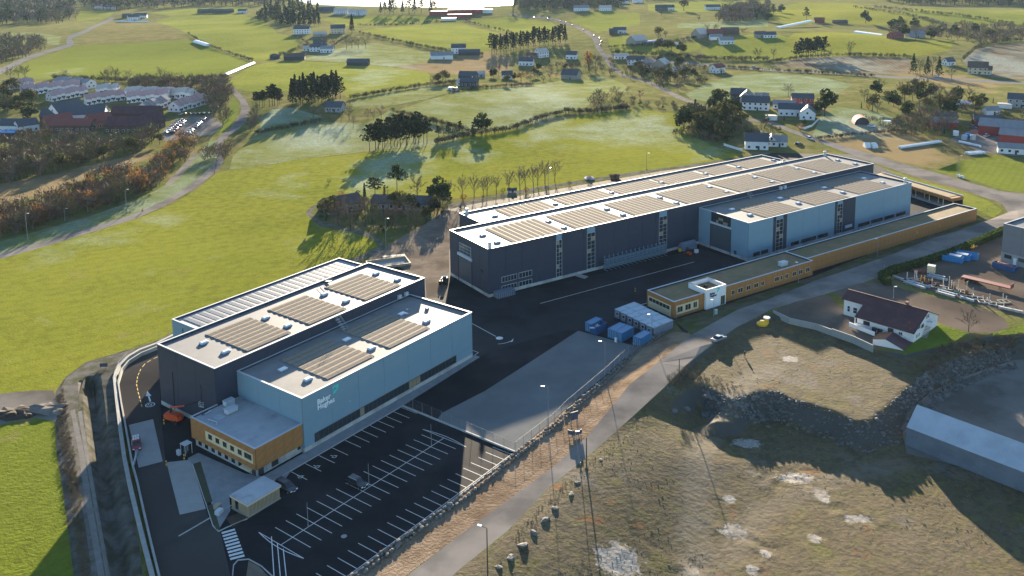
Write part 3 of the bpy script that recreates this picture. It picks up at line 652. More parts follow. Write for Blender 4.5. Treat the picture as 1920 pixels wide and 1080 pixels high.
def text(parent, body, size, m, T, spacing=1.0, name='lettering', fat=.012):
    c = bpy.data.curves.new('lettering', 'FONT'); c.body = body; c.size = size; c.extrude = .04; c.offset = fat * size; c.space_line = .78; c.space_character = spacing; c.resolution_u = 3
    t = bpy.data.objects.new('tmp', c); COL.objects.link(t)
    me = bpy.data.meshes.new_from_object(t.evaluated_get(bpy.context.evaluated_depsgraph_get()))
    bpy.data.objects.remove(t); bpy.data.curves.remove(c); me.materials.clear(); me.materials.append(M[m]); me.name = name
    return part(name, me, parent, T)
def emblem(parent, T, k):
    """Two folded arrow strokes: one runs right and turns down, one rises from below towards the corner."""
    a = [(.0, .62), (.06, .92), (.18, 1.0), (1.0, 1.0), (.95, .62), (.72, .28), (.66, .60), (.60, .78), (.28, .78), (.16, .72)]
    b2 = [(.05, .12), (.12, .0), (.42, .05), (.66, .26), (.74, .52), (.60, .50), (.36, .44), (.20, .36)]
    for poly in (a, b2):
        m = MB(); n = len(poly); vs = [(x * k, 0, y * k) for x, y in poly] + [(x * k, .06, y * k) for x, y in poly]
        m.add(vs, [tuple(range(n)), tuple(range(2 * n - 1, n - 1, -1))] + [(i, i + n, (i + 1) % n + n, (i + 1) % n) for i in range(n)])
        part('emblem', m.mesh('emblem', M['teal']), parent, T)

# ================================================================ front hall
OA, AA = Vector((-44.92, 177.92, 0)), R(53.098)
def LA(u, v, z=0): return OA + Vector((u * math.cos(AA) - v * math.sin(AA), u * math.sin(AA) + v * math.cos(AA), z))
A = thing('industrial_hall', 'smaller two-tone industrial hall with pale blue front wing beside the parking lot', 'building', OA, AA, 'industrial halls')
W = hall(A, 0, 56.2, 0, 21.9, 12.3, plinth=(0, 1, 0, 1))
sw, ew, nw_, ww = W
sw.block('plinth', 'concrete', 0, 56.2, .0, .16, 0, 1.05)
sw.panels('panel_light', 3.12, 12.28, 8.05); sw.panels('panel_light', 1.06, 3.10, 2.9, 0, 2.85); sw.panels('panel_light', 1.06, 3.1, 6.4, 49.7, 56.2)
lit = {(i, 0) for i in (21, 22, 23, 9)}
sw.window(4.0, 49.6, 1.08, 3.1, 34, 1, 'frame_dark', 'glass', .12, 'window_band', lit=lit)
sw.door(2.9, 1.05, 2.9)
ew.panels('panel_light', .96, 12.28, 7.3); ww.panels('panel_light', .96, 12.28, 7.3)
T = sw.at(4.0, .09, 8.95) @ Matrix.Rotation(R(90), 4, 'X')
text(A, 'Baker\nHughes', 1.62, 'letter_white', sw.at(3.95, .13, 9.22) @ Matrix.Rotation(R(90), 4, 'X') @ Matrix.Scale(1, 4), fat=.012)
emblem(A, sw.at(8.35, .10, 9.75), 1.75)
sw.block('wall_lamp', 'frame_light', 12.9, 13.3, .08, .35, 6.1, 6.25)
for i, (u0, u1) in enumerate(((9.5, 23.8), (28.9, 43.1))): solar(A, u0, u1, 2.6, 19.2, 11.86, 'u', 8)
for u in (6.9, 26.3, 45.6):
    for v in (6.1, 14.6): skylight(A, u, v, 11.86)
# tall dark middle bay
Wd_ = hall(A, -5.6, 62.5, 22.0, 44.0, 15.0, plinth=(1, 1, 1, 1), roofm='membrane_grey')
for wl in Wd_: wl.panels('panel_dark', .96, 14.98, 6.8)
for u0, u1 in ((4.6, 17.2), (23.0, 35.2), (42.0, 55.3)): solar(A, u0, u1, 24.0, 40.2, 14.56, 'u', 8)
for u in (1.5, 19.4, 38.6, 57.8):
    for v in (27.8, 36.2): skylight(A, u, v, 14.56)
# low rear bay
Wb = hall(A, 10.2, 68.2, 44.0, 63.0, 11.0, plinth=(0, 1, 1, 1), roofm='membrane_dark')
for wl in Wb[1:]: wl.panels('panel_light', .96, 10.98, 6.4)
solar(A, 12.4, 66.0, 51.0, 61.4, 10.56, 'v', 24, flat=True)
for wl in (Wd_[1], Wd_[3], Wb[3]): downpipes(wl, 10, 9)
# roof ladders and pipes
def cage_ladder(parent, T, h, w=.9):
    b = MB()
    for x in (-w / 2, w / 2): b.box(x - .04, x + .04, -.04, .04, 0, h)
    for i in range(int(h / .4)): b.box(-w / 2 + .04, w / 2 - .04, -.03, .03, .2 + i * .4, .26 + i * .4)
    return part('ladder', b.mesh('ladder', M['steel']), parent, T)
def roof_bridge(parent, u, v0, v1, z0, z1):
    b = MB(); n = 6
    for i in range(n): b.box(u - .6, u + .6, v0 + (v1 - v0) * i / n, v0 + (v1 - v0) * (i + 1) / n - .05, z0 + (z1 - z0) * i / n, z0 + (z1 - z0) * i / n + .08)
    for x in (-.62, .62):
        for v, z in ((v0, z0), (v1, z1)): b.tube((u + x, v, z), (u + x, v, z + 1.15), .04, n=5)
        b.tube((u + x, v0, z0 + 1.1), (u + x, v1, z1 + 1.1), .04, n=5); b.tube((u + x, v0, z0 + .6), (u + x, v1, z1 + .6), .03, n=5)
    return b.build('roof_stair', M['steel'], parent)
roof_bridge(A, 29.5, 18.2, 21.4, 11.9, 14.9); roof_bridge(A, 45.5, 44.6, 41.5, 14.6, 15.1)
for u in (52.0, 54.6): MB().box(u - .55, u + .55, 21.2, 21.85, 12.5, 13.5).build('air_unit', M['frame_light'], A)
b = MB(); b.box(45.8, 46.6, 13.2, 14.0, 11.86, 12.2); b.box(48.0, 48.7, 15.2, 15.7, 11.86, 12.15); b.box(51.5, 52.3, 11.2, 12.0, 11.86, 12.4)
b.build('roof_vent', M['steel'], A)
# timber-clad office
h = 6.7
b = MB(); b.box(-12.2, -.15, .15, 21.8, 2.0, h - .35); b.box(-12.2, -.15, .15, .45, h - .35, h - .02); b.box(-12.2, -11.9, .45, 21.8, h - .35, h - .02); b.box(-11.9, -.15, 21.5, 21.8, h - .35, h - .02)
b.build('wall', M['core'], A)
MB().box(-11.9, -.15, .45, 21.5, h - .346, h - .28).build('roof', M['membrane_dark'], A)
c = MB(); c.box(-12.4, -.1, -.05, .45, h, h + .06); c.box(-12.4, -11.95, .45, 22.0, h, h + .06); c.box(-11.95, -5.6, 21.55, 22.0, h, h + .06); c.build('coping', M['coping'], A)
of = Wall(A, (-12.2, 21.9), (-12.2, .15)); os_ = Wall(A, (-12.2, .15), (-.15, .15))
g0 = MB(); g0.box(-11.6, -.15, .75, 21.6, 0, 1.99); g0.build('ground_floor', M['concrete'], A)
of.panels('timber', 5.25, h - .02, 2.1, 0, 21.75, .14, 'timber_panel', .05); of.panels('timber', 2.0, 3.1, 2.4, 0, 21.75, .14, 'timber_panel', .05)
of.panels('timber', 3.1, 5.25, 1.75, 0, 5.1, .14, 'timber_panel', .05, 2); of.block('timber_panel', 'timber', 21.05, 21.75, 0, .14, 3.12, 5.23)
of.block('window_surround', 'cream', 5.12, 21.03, 0, .12, 3.12, 5.23)
gf = Wall(A, (-11.6, 21.6), (-11.6, .75))
for s0 in (6.2, 8.7, 11.2, 13.7, 16.2): of.window(s0, s0 + 1.25, 3.75, 4.85, 2, 1, 'frame_dark', 'glass', .18)
of.window(18.3, 20.6, 3.75, 4.9, 2, 1, 'frame_dark', 'glass', .18)
for i in range(8): gf.window(.9 + i * 2.3, 2.4 + i * 2.3, .35, 1.75, 1, 1, 'frame_light', 'glass', .1)
gf.block('canopy', 'cream', 17.2, 20.2, .05, 1.5, 1.7, 1.85); gf.door(19.3, 1.2, 1.9)
os_.panels('timber', 2.0, h - .02, 2.35, 0, 12.0, .14, 'timber_panel', .05, 3)
gs = Wall(A, (-11.6, .75), (-.15, .75)); gs.window(3.6, 5.3, .4, 1.95, 1, 1, 'frame_dark', 'glass', .1); gs.door(.3, 1.3, 1.95); gs.window(10.4, 11.2, .9, 1.7, 1, 1)
b = MB()
for (u, v, w_, d_, h_) in ((-3.9, 20.0, 2.2, 1.3, 1.3), (-5.6, 16.9, 2.6, 1.4, 1.2)):
    MB().box(u - w_ / 2, u + w_ / 2, v - d_ / 2, v + d_ / 2, h - .15, h + h_ - .4).box(u - w_ / 2 - .1, u + w_ / 2 + .1, v - d_ / 2 - .1, v + d_ / 2 + .1, h + h_ - .39, h + h_ - .3).build('air_unit', M['frame_light'], A)
b = MB()
for i in range(4): b.box(-9.4, -7.6, 16.2 + i * .5, 16.45 + i * .5, h - .27, h - .1)
b.box(-9.4, -7.6, 16.2, 17.95, h - .275, h - .271); b.build('roof_grille', M['frame_light'], A)
for p_, q_, r_ in (((-9.7, 20.6, h - .1), (-8.0, 20.8, h - .1), .16), ((-10.6, 18.0, h - .1), (-10.2, 15.4, h - .1), .13), ((-10.2, 15.4, h - .1), (-10.9, 14.6, h - .1), .13)): MB().tube(p_, q_, r_).build('roof_duct', M['frame_light'], A)
b = MB()
for i in range(9): b.tube((-10.3 + .18 * i, 20.6 + .05 * (i % 3), h - .2), (-10.2 + .18 * i, 20.6 + .05 * (i % 3), h + .35), .05, n=5)
b.build('pipe_stack', M['black'], A)

# ================================================================ long rear hall
OB, AB = Vector((-7.79, 264.09, 0)), R(33.298)
def LB(u, v, z=0): return OB + Vector((u * math.cos(AB) - v * math.sin(AB), u * math.sin(AB) + v * math.cos(AB), z))
B = thing('industrial_hall', 'very long dark industrial hall with three stepped roofs behind the asphalt yard', 'building', OB, AB, 'industrial halls')
Wm = hall(B, 0, 189, 0, 23.7, 15.3, plinth=(1, 1, 0, 1))
bs, be, bn, bw = Wm
trim = [(24.5, 29.0), (36.5, 43.2), (67.9, 75.2)]
cuts = [0, 24.5, 29.0, 36.5, 43.2, 67.9, 75.2, 88.4]
for a, c_ in zip(cuts[0::2], cuts[1::2]): bs.panels('panel_dark', .96, 15.28, 6.4, a, c_)
for a, c_ in trim:
    bs.panels('panel_dark', .96, 15.28, 2.0, a, a + (c_ - a) * .2, .14, gap=.06); bs.panels('panel_dark', .96, 15.28, 2.0, c_ - (c_ - a) * .3, c_, .14, gap=.06)
    x0, x1 = a + (c_ - a) * .2, c_ - (c_ - a) * .3
    bs.block('wall_panel', 'panel_light', x0 + .03, x1 - .03, 0, .10, 13.3, 15.26)
    bs.window(x0, x1, 1.0, 13.25, 2, 9, 'frame_light', 'glass', .16, lit={(0, 8), (1, 6), (0, 2)} if a < 30 else {(1, 7), (0, 4)})
for z0, z1 in ((3.7, 5.5), (.98, 2.6)):
    bs.window(4.6, 10.2, z0, z1, 5, 1, 'frame_light', 'glass', .16); bs.window(10.9, 15.9, z0, z1, 4, 1, 'frame_light', 'glass', .16)
be.panels('panel_dark', .96, 15.28, 6); bw.panels('panel_dark', .96, 15.28, 6, 0, 5.6); bw.panels('panel_dark', .96, 15.28, 6, 13.7, 23.7)
bw.gate(5.6, 13.7, 8.3); bw.block('lintel', 'frame_light', 5.2, 14.1, .0, .35, 8.6, 9.5); bw.window(6.2, 13.4, 9.6, 12.9, 8, 3, 'frame_light', 'glass', .14); bw.panels('panel_dark', 12.92, 15.28, 8, 5.6, 13.7)
bw.block('vent', 'black', 18.8, 20.2, .08, .3, 6.9, 7.6)
AR = [(10.2, 30.6), (34.6, 55.2), (60.0, 81.0), (84.6, 109.4), (111.6, 134.8), (136.2, 159.2), (161.4, 180.8)]
for u0, u1 in AR: solar(B, u0, u1, 1.2, 18.9, 14.86, 'v', max(8, round((u1 - u0) / 2.15)))
for u in (6.4, 32.2, 57.4, 82.2, 107.4, 132.4, 157.2, 183.5):
    for v in (5.0, 13.6): skylight(B, u, v, 14.86)
# pale blue front wing
Wf = hall(B, 88.5, 180.2, -23.1, 0, 13.4, plinth=(1, 1, 0, 1)); fs, fe, fn, fw_ = Wf
segs = [(0, 12.2), (19.2, 45.2), (57.0, 91.7)]
for a, c_ in segs: fs.panels('panel_light', .96, 13.38, 8.6, a, c_)
for a, c_, wide in ((12.2, 19.2, 0), (45.2, 57.0, 1)):
    x0, x1 = a + 1.4, a + 5.0 if not wide else a + 4.4
    fs.panels('panel_dark', .96, 13.38, 2, a, x0, .14); fs.panels('panel_dark', .96, 13.38, 7, x1, c_, .14)
    fs.block('wall_panel', 'panel_light', x0 + .03, x1 - .03, 0, .1, 12.2, 13.36); fs.window(x0, x1, 1.0, 12.15, 2, 8, 'frame_light', 'glass', .16, lit={(0, 5), (1, 3)})
for s0, s1 in ((2.5, 5.8), (6.4, 10.0), (21.6, 26.0), (27.0, 35.0), (36.0, 41.6), (59.2, 66.0), (67.0, 74.0), (75.0, 81.4), (82.4, 88.6)):
    fs.window(s0, s1, 1.15, 2.5, max(2, round((s1 - s0) / 1.1)), 1, 'frame_dark', 'glass', .14)
fs.block('sign_board', 'frame_light', 51.4, 55.4, .15, .25, 2.2, 3.3)
fe.panels('panel_light', .96, 13.38, 6); fw_.panels('panel_light', .96, 13.38, 6, 0, 6); fw_.panels('panel_light', .96, 13.38, 8, 15.2, 23.1)
fw_.gate(6.0, 15.2, 8.9); fw_.block('lintel', 'frame_light', 5.7, 15.5, 0, .3, 9.2, 9.9); fw_.window(6.2, 15.0, 9.95, 13.2, 8, 3, 'frame_dark', 'glass', .14, lit={(2, 0), (3, 1), (5, 0), (4, 1), (6, 0)})
fw_.door(17.0, 1.1, 2.3)
for u0, u1 in ((98.8, 117.8), (124.8, 144.4), (150.2, 170.8)): solar(B, u0, u1, -21.6, -2.6, 12.96, 'v', 9)
for u in (96.9, 122.2, 147.4, 171.8):
    for v in (-16.0, -7.7): skylight(B, u, v, 12.96)
# lower rear bay
Wr = hall(B, 15.5, 171, 23.7, 44.2, 13.4, plinth=(0, 1, 1, 1))
for i in (1, 2, 3): Wr[i].panels('panel_dark', .96, 13.38, 7)
for u0, u1 in ((28.2, 48.6), (53.0, 75.6), (78.6, 101.8), (103.0, 125.8), (128, 145), (147.5, 166)): solar(B, u0, u1, 27.4, 41.4, 12.96, 'v', max(7, round((u1 - u0) / 2.2)))
for u in (24.4, 50.6, 77.0, 102.4, 126.8, 146.2, 168): skylight(B, u, 34.8, 12.96)
for u in (49, 101, 113, 160): roof_bridge(B, u, 26.4, 23.2, 13.0, 15.2)
roof_bridge(B, 113.5, -2.2, .8, 13.0, 15.0); roof_bridge(B, 78.5, 26.4, 23.2, 13.0, 15.2)
for u in (131, 133.4): MB().box(u - .6, u + .6, -.9, -.1, 13.4, 14.6).build('air_unit', M['frame_light'], B)
for (u, v, z) in ((1.3, 1.2, 14.9), (186, 22, 14.9), (178.5, -21.5, 13.0), (17.5, 42.5, 13.0)):
    b = MB(); b.tube((u, v, z), (u, v, z + 1.9), .55, .55, 10); b.tube((u, v, z + 1.9), (u, v, z + 2.2), .7, .5, 10); b.build('roof_fan', M['frame_light'], B)

# ================================================================ timber-clad row in front of the long hall
K = thing('timber_building', 'long low timber-clad office with planted roof along the public road', 'building', OB, AB)
def low(u0, u1, v0, v1, h, parent=K):
    b = MB(); t = .4
    b.box(u0, u1, v0, v1, 0, h - .55); b.box(u0, u1, v0, v0 + t, h - .55, h - .01); b.box(u0, u1, v1 - t, v1, h - .55, h - .01); b.box(u0, u0 + t, v0 + t, v1 - t, h - .55, h - .01); b.box(u1 - t, u1, v0 + t, v1 - t, h - .55, h - .01)
    b.build('wall', M['panel_dark'], parent)
    MB().box(u0 + t, u1 - t, v0 + t, v1 - t, h - .546, h - .42).build('planted_roof', M['sedum'], parent)
    c = MB(); c.box(u0 - .1, u1 + .1, v0 - .1, v0 + .4, h, h + .06); c.box(u0 - .1, u1 + .1, v1 - .4, v1 + .1, h, h + .06); c.box(u0 - .1, u0 + .4, v0 + .4, v1 - .4, h, h + .06); c.box(u1 - .4, u1 + .1, v0 + .4, v1 - .4, h, h + .06)
    c.build('coping', M['coping'], parent)
    return [Wall(parent, (u0, v0), (u1, v0)), Wall(parent, (u1, v0), (u1, v1)), Wall(parent, (u1, v1), (u0, v1)), Wall(parent, (u0, v1), (u0, v0))]
hk = 4.9
k1 = low(34.8, 95.4, -44.1, -32.8, hk); k2 = low(95.4, 194.2, -41.8, -32.8, hk - .02)
k1[0].panels('timber', 0.05, hk - .03, 2.4, 0, 60.6, .12, 'timber_panel', .05); k2[0].panels('timber', .05, hk - .05, 2.4, 0, 98.8, .12, 'timber_panel', .05)
k1[3].panels('timber', .05, hk - .03, 1.9, 0, 11.3, .12, 'timber_panel', .05); k2[1].panels('timber', .05, hk - .05, 1.8, 0, 9, .12, 'timber_panel', .05)
k1[0].block('window_surround', 'cream', .8, 9.6, .13, .19, .9, 3.55); k1[3].block('window_surround', 'cream', .7, 10.2, .13, .19, .1, 3.5)
for s0, s1 in ((1.1, 3.3), (4.2, 6.5), (7.4, 9.0)): k1[0].window(s0, s1, 1.4, 3.2, 2, 1, 'cream', 'glass', .26)
k1[3].window(1.0, 9.9, 2.0, 3.3, 6, 1, 'cream', 'glass', .26)
for s0, w_ in ((23.2, 1.5), (26.0, 2.2), (29.6, 2.0), (33.0, 2.0), (36.2, 1.4), (42.4, 2.0), (45.0, .9), (47.2, 1.5), (50.6, 1.9), (53.6, 1.9), (57.0, 2.0)): k1[0].window(s0, s0 + w_, 1.7, 3.2, 2 if w_ > 1.2 else 1, 1, 'cream', 'glass', .2)
for s0 in (60, 74): k2[0].block('wall_lamp', 'yellow', s0, s0 + .25, .13, .35, 2.2, 3.0)
b = MB(); b.box(83.6, 86.4, -41.6, -40.0, hk - .42, hk + .8); b.box(83.5, 86.5, -41.7, -39.9, hk + .81, hk + .9); b.build('air_unit', M['frame_light'], K)
MB().tube((55.5, -36.6, hk - .4), (55.5, -36.6, hk + .9), .14, n=8).build('vent_pipe', M['cream'], K)
# white entrance tower
u0, u1, v0, v1, ht = 46.8, 55.0, -44.9, -37.6, 6.0
b = MB(); t = .3
b.box(u0, u1, v0, v0 + t, 0, ht); b.box(u0, u1, v1 - t, v1, 0, ht); b.box(u0, u0 + t, v0 + t, v1 - t, 0, ht); b.box(u1 - t, u1, v0 + t, v1 - t, 0, ht)
tw = b.build('entrance_tower', M['white'], K)
MB().box(u0 + t, u1 - t, v0 + t, v1 - t, ht - 1.4, ht - 1.2).build('planted_roof', M['sedum'], tw)
c = MB(); c.box(u0 - .06, u1 + .06, v0 - .06, v0 + .36, ht, ht + .06); c.box(u0 - .06, u1 + .06, v1 - .36, v1 + .06, ht, ht + .06); c.box(u0 - .06, u0 + .36, v0 + .36, v1 - .36, ht, ht + .06); c.box(u1 - .36, u1 + .06, v0 + .36, v1 - .36, ht, ht + .06); c.build('coping', M['coping'], tw)
tf = Wall(K, (u0, v0), (u1, v0))
text(K, 'Baker\nHughes', .92, 'letter_navy', tf.at(1.5, .05, 4.15) @ Matrix.Rotation(R(90), 4, 'X'), fat=.03)
emblem(K, tf.at(4.3, .0, 4.45), 1.25)
tf.window(6.0, 7.8, .1, 2.9, 2, 1, 'cream', 'glass', .1, 'entrance_door')
MB().box(50.3, 51.2, -41.2, -40.4, ht - 1.2, ht - .5).build('roof_vent', M['black'], tw)

# ================================================================ open shelter behind the long hall
Cn = thing('open_shelter', 'timber-fronted open shelter on pale posts behind the pale blue wing', 'shelter', OB, AB)
inner = [(202.2, -27.0), (211.0, 15.0)]; outer = [(208.9, -28.0), (217.0, 15.0)]
MB().prism([inner[0], outer[0], outer[1], inner[1]], 2.9, 4.2).build('roof', M['timber'], Cn)
def lerp2(a, b, t): return (a[0] + (b[0] - a[0]) * t, a[1] + (b[1] - a[1]) * t)
MB().prism([lerp2(inner[0], outer[1], .04), lerp2(outer[0], inner[1], .05), lerp2(outer[1], inner[0], .04), lerp2(inner[1], outer[0], .05)], 4.204, 4.3).build('planted_roof', M['sedum'], Cn)
MB().prism([lerp2(outer[0], inner[0], .06), outer[0], outer[1], lerp2(outer[1], inner[1], .06)], 4.31, 4.7).build('coping', M['coping'], Cn)
MB().prism([lerp2(outer[0], inner[0], .1), lerp2(outer[0], inner[0], .04), lerp2(outer[1], inner[1], .04), lerp2(outer[1], inner[1], .1)], 0, 2.89).build('rear_wall', M['core'], Cn)
MB().prism([lerp2(inner[0], outer[0], -.2), outer[0], outer[1], lerp2(inner[1], outer[1], -.2)], 0.03, .12).build('floor_slab', M['slab'], Cn)
for i in range(12):
    p = lerp2(lerp2(inner[0], inner[1], (i + .3) / 12), lerp2(outer[0], outer[1], (i + .3) / 12), .1 if i % 2 else .3)
    MB().tube((p[0], p[1], .12), (p[0], p[1], 2.9), .17, n=8).build('post', M['cream'], Cn)
# ---------------------------------------------------------------- site: paving, markings, walls, fences, lamps, vehicles
M['paint_white'] = mat('paint_white', (.62, .62, .60), (.50, .50, .49), 1.5, .8, coord='World')
M['paint_yellow'] = mat('paint_yellow', (.60, .42, .06), rough=.8)
M['kerb'] = mat('kerb', (.32, .32, .31), (.38, .38, .37), 1, .85, coord='World')
M['wallconc'] = mat('wallconc', (.25, .25, .24), (.31, .31, .295), .35, .85, .01, 4, c3=(.24, .24, .23), s3=.3)
M['rock'] = mat('rock', (.12, .115, .105), (.17, .16, .15), .9, .92, .08, 3, c3=(.07, .07, .065), s3=.5)
M['galv'] = mat('galv', (.19, .20, .21), rough=.7, metal=.1)
M['poledark'] = mat('poledark', (.07, .06, .05), rough=.85)
M['lampglass'] = mat('lampglass', (.70, .72, .74), rough=.4)
M['tyre'] = mat('tyre', (.012, .012, .013), rough=.85)
M['rim'] = mat('rim', (.35, .36, .37), rough=.35, metal=.7)
M['carglass'] = mat('carglass', (.012, .016, .02), rough=.08, spec=.7)
M['light_red'] = mat('light_red', (.30, .012, .010), rough=.3)
M['headlamp'] = mat('headlamp', (.7, .72, .74), rough=.2)
M['soil'] = mat('soil', (.05, .032, .02), (.035, .025, .016), 2, .95, .04, 6, coord='World')
M['bed_grass'] = mat('bed_grass', (.045, .05, .022), (.03, .035, .016), 1.5, .95, .04, 5, coord='World')
M['blue'] = mat('blue', (.018, .12, .27), (.022, .14, .30), 1.2, .55, c3=(.03, .16, .30), s3=.8)
M['blue_dark'] = mat('blue_dark', (.012, .06, .17), (.015, .07, .19), 1.2, .5)
M['cabin_roof'] = mat('cabin_roof', (.27, .34, .40), (.32, .39, .44), .7, .6, c3=(.21, .27, .32), s3=.5)
M['cabin_wall'] = mat('cabin_wall', (.12, .15, .20), (.15, .18, .23), 1, .6)
M['orange'] = mat('orange', (.55, .075, .015), rough=.45)
M['wood_pale'] = mat('wood_pale', (.34, .28, .19), (.29, .235, .165), 2, .8)
M['sign_blue'] = mat('sign_blue', (.03, .05, .10), rough=.5)

def strip(pts, w, z, mb):
    """A painted line of width w along world points."""
    for a, b in zip(pts, pts[1:]):
        a = Vector(a[:2]); b = Vector(b[:2]); d = (b - a).normalized() * .0; n = (b - a).normalized(); n = Vector((-n.y, n.x)) * w / 2
        mb.quad((a.x + n.x, a.y + n.y, z), (a.x - n.x, a.y - n.y, z), (b.x - n.x, b.y - n.y, z), (b.x + n.x, b.y + n.y, z))
PAINT = MB(); ZP = .012
def la(u, v): return LA(u, v)
# parking stalls (2.5 m wide), in the front hall's frame
side = []
for i in range(12):
    u = 26.4 - .3 - i * 2.52 if i < 8 else 26.4 - .3 - 7 * 2.52 - (i - 7) * 3.7
    strip([la(u, -3.3), la(u, -8.2)], .14, ZP, PAINT); side.append(u)
    if u < -6: break
CEN = (-21.4, 20.2); ce = -20.2
strip([la(-22.6, ce), la(21.6, ce)], .14, ZP, PAINT)
for i in range(17):
    u = -20.0 + i * 2.49
    strip([la(u, ce + 4.9), la(u, ce + .07)], .14, ZP, PAINT); strip([la(u, ce - .07), la(u, ce - 4.9)], .14, ZP, PAINT)
strip([la(-40, -36), la(25.2, -36)], .14, ZP, PAINT)
for i in range(27): strip([la(25.0 - i * 2.45, -31.1), la(25.0 - i * 2.45, -35.9)], .14, ZP, PAINT)
for uu, sg in ((-22.7, -1), (21.7, 1)):
    arc = [la(uu + sg * .7 * math.sin(math.pi * t / 10), ce + 6.2 - 12.4 * t / 10) for t in range(11)]
    strip(arc, .16, ZP, PAINT); strip([la(uu, ce + 6.2), la(uu, ce - 6.2)], .14, ZP + .004, PAINT)
for px in ([(509, 1006), (517, 1130)], [(520, 1018), (530, 1130)], [(531, 1029), (542, 1130)]): strip([at(*p) for p in px], .16, ZP, PAINT)
# zebra crossing
a0, a1, b0, b1 = at(415, 998), at(440, 991), at(433, 1053), at(460, 1046)
for i in range(9):
    t0, t1 = i / 9, i / 9 + .065
    q = [a0.lerp(b0, t0), a1.lerp(b1, t0), a1.lerp(b1, t1), a0.lerp(b0, t1)]
    PAINT.quad(*[(p.x, p.y, ZP) for p in reversed(q)])
# yard lines, arrow, roundel
strip([at(1013, 569), at(1302, 491)], .22, ZP, PAINT); strip([at(884, 606), at(930, 631)], .2, ZP, PAINT)
strip([at(886, 657), at(897, 661), at(888, 667)], .14, ZP, PAINT); strip([at(893, 671), at(862, 689)], .14, ZP, PAINT); strip([at(1186, 576), at(1214, 568)], .2, ZP, PAINT)
strip([at(884, 672), at(771, 740)], .12, ZP + .004, PAINT)
c = at(936.5, 634); PAINT.add([(c.x + 1.0 * math.cos(i * math.pi / 10), c.y + 1.0 * math.sin(i * math.pi / 10), ZP + .004) for i in range(20)], [tuple(range(20))])
strip([at(934, 645), at(944, 644), at(952, 642), at(957, 639.5)], .18, ZP, PAINT); q = [at(956, 641.5), at(961, 640.5), at(963, 634.5)]; PAINT.tri(*[(p.x, p.y, ZP + .004) for p in (q[0], q[1], q[2])])
# lane arrow, speed roundel and wheelchair symbols on the access road and stalls
p0, p1 = at(282, 753), at(277.5, 739)
strip([p0, p1], .35, ZP, PAINT); q = [at(273, 743), at(284, 742), at(276.5, 734)]; PAINT.tri(*[(p.x, p.y, ZP + .004) for p in q])
c = at(281.5, 759); ring = [(c.x + 1.0 * math.cos(i * math.pi / 10), c.y + 1.0 * math.sin(i * math.pi / 10)) for i in range(21)]
strip(ring, .22, ZP, PAINT)
PAINT.build('road_markings', M['paint_white'], kind='structure', label='white painted stall lines, arrows and crossing on asphalt')
tx = text(None, '15', 1.25, 'paint_white', Matrix.Translation((c.x - .72, c.y - .42, ZP)) @ Matrix.Scale(.05, 4, (0, 0, 1)), name='speed_marking'); tx['kind'] = 'structure'; tx['label'] = 'white painted number inside the road roundel'
Y = MB()
yl = [at(*p) for p in [(296, 669), (283, 675), (272, 682), (264, 692), (258, 706), (256, 720), (259, 735), (263, 750), (267, 766)]]
for a, b in zip(yl, yl[1:]):
    n = max(1, int((b - a).length / 1.6))
    for i in range(n): strip([a.lerp(b, i / n), a.lerp(b, (i + .62) / n)], .16, ZP, Y)
Y.build('road_markings', M['paint_yellow'], kind='structure', label='dashed yellow lane line curving round the dark hall')
def wheelchair(c):
    """Painted wheelchair symbol: head, back, seat, leg and wheel arc."""
    b = MB(); X = lambda x, y: (c.x + .8 * (x * math.cos(AA) - y * math.sin(AA)), c.y + .8 * (x * math.sin(AA) + y * math.cos(AA)))
    w = [X(.1 + .55 * math.cos(t), -.2 + .55 * math.sin(t)) for t in [2.2 + i * .42 for i in range(11)]]
    strip(w, .14, ZP, b); strip([X(.05, .6), X(.05, .1), X(.5, .1), X(.75, -.5), X(.95, -.45)], .16, ZP + .004, b)
    h_ = X(.02, .85); b.add([(h_[0] + .14 * math.cos(i * .785), h_[1] + .14 * math.sin(i * .785), ZP) for i in range(8)], [tuple(range(8))])
    return b.build('wheelchair_marking', M['paint_white'], kind='structure', label='white painted wheelchair symbol on a stall')
for px in ((562, 894), (593, 875), (625, 856)): wheelchair(at(*px))
# paving and slabs, kerbs
def sheet(name, label, m, px, z=.008, mb=None):
    b = MB(); b.prism([at(*p, 0.0)[:2] for p in px], z - .006, z); return b.build(name, M[m], kind='structure', label=label)
def sheetw(name, label, m, pts, z):
    b = MB(); b.prism([p[:2] for p in pts], .0, z); return b.build(name, M[m], kind='structure', label=label)
sheetw('pavement', 'raised grey walkway along the pale blue front wall', 'paving', [la(-11.4, -3.0), la(26.2, -3.0), la(57.2, -1.6), la(57.2, -.02), la(-11.6, -.02)][::-1][::-1], .13)
def wpoly(px): 
    P = [at(*p, 0.0) for p in px]
    if sum(a.x * b.y - b.x * a.y for a, b in zip(P, P[1:] + P[:1])) < 0: P.reverse()
    return P
MB().prism([p[:2] for p in wpoly([(352, 860), (372, 850), (460, 889), (497, 895), (520, 883), (545, 884), (524, 913), (492, 898), (430, 930), (432, 958), (412, 990), (398, 950), (385, 905)])], 0, .125).build('pavement', M['paving'], kind='structure', label='grey paved forecourt in front of the timber-clad office')
MB().prism([p[:2] for p in wpoly([(424, 972), (447, 963), (466, 971), (436, 989)])], .0, .14).build('soil_bed', M['soil'], kind='structure', label='dark soil bed beside the slatted shed')
MB().prism([p[:2] for p in wpoly([(362, 871), (376, 866.5), (398.5, 941.5), (386.5, 944.5)])], .0, .16).build('planting_bed', M['bed_grass'], kind='structure', label='long dark planting bed beside the pale slab')
MB().prism([p[:2] for p in wpoly([(388, 950), (399, 947), (413, 993), (406, 994), (400, 985)])], .0, .16).build('planting_bed', M['bed_grass'], kind='structure', label='short dark planting bed by the crossing')
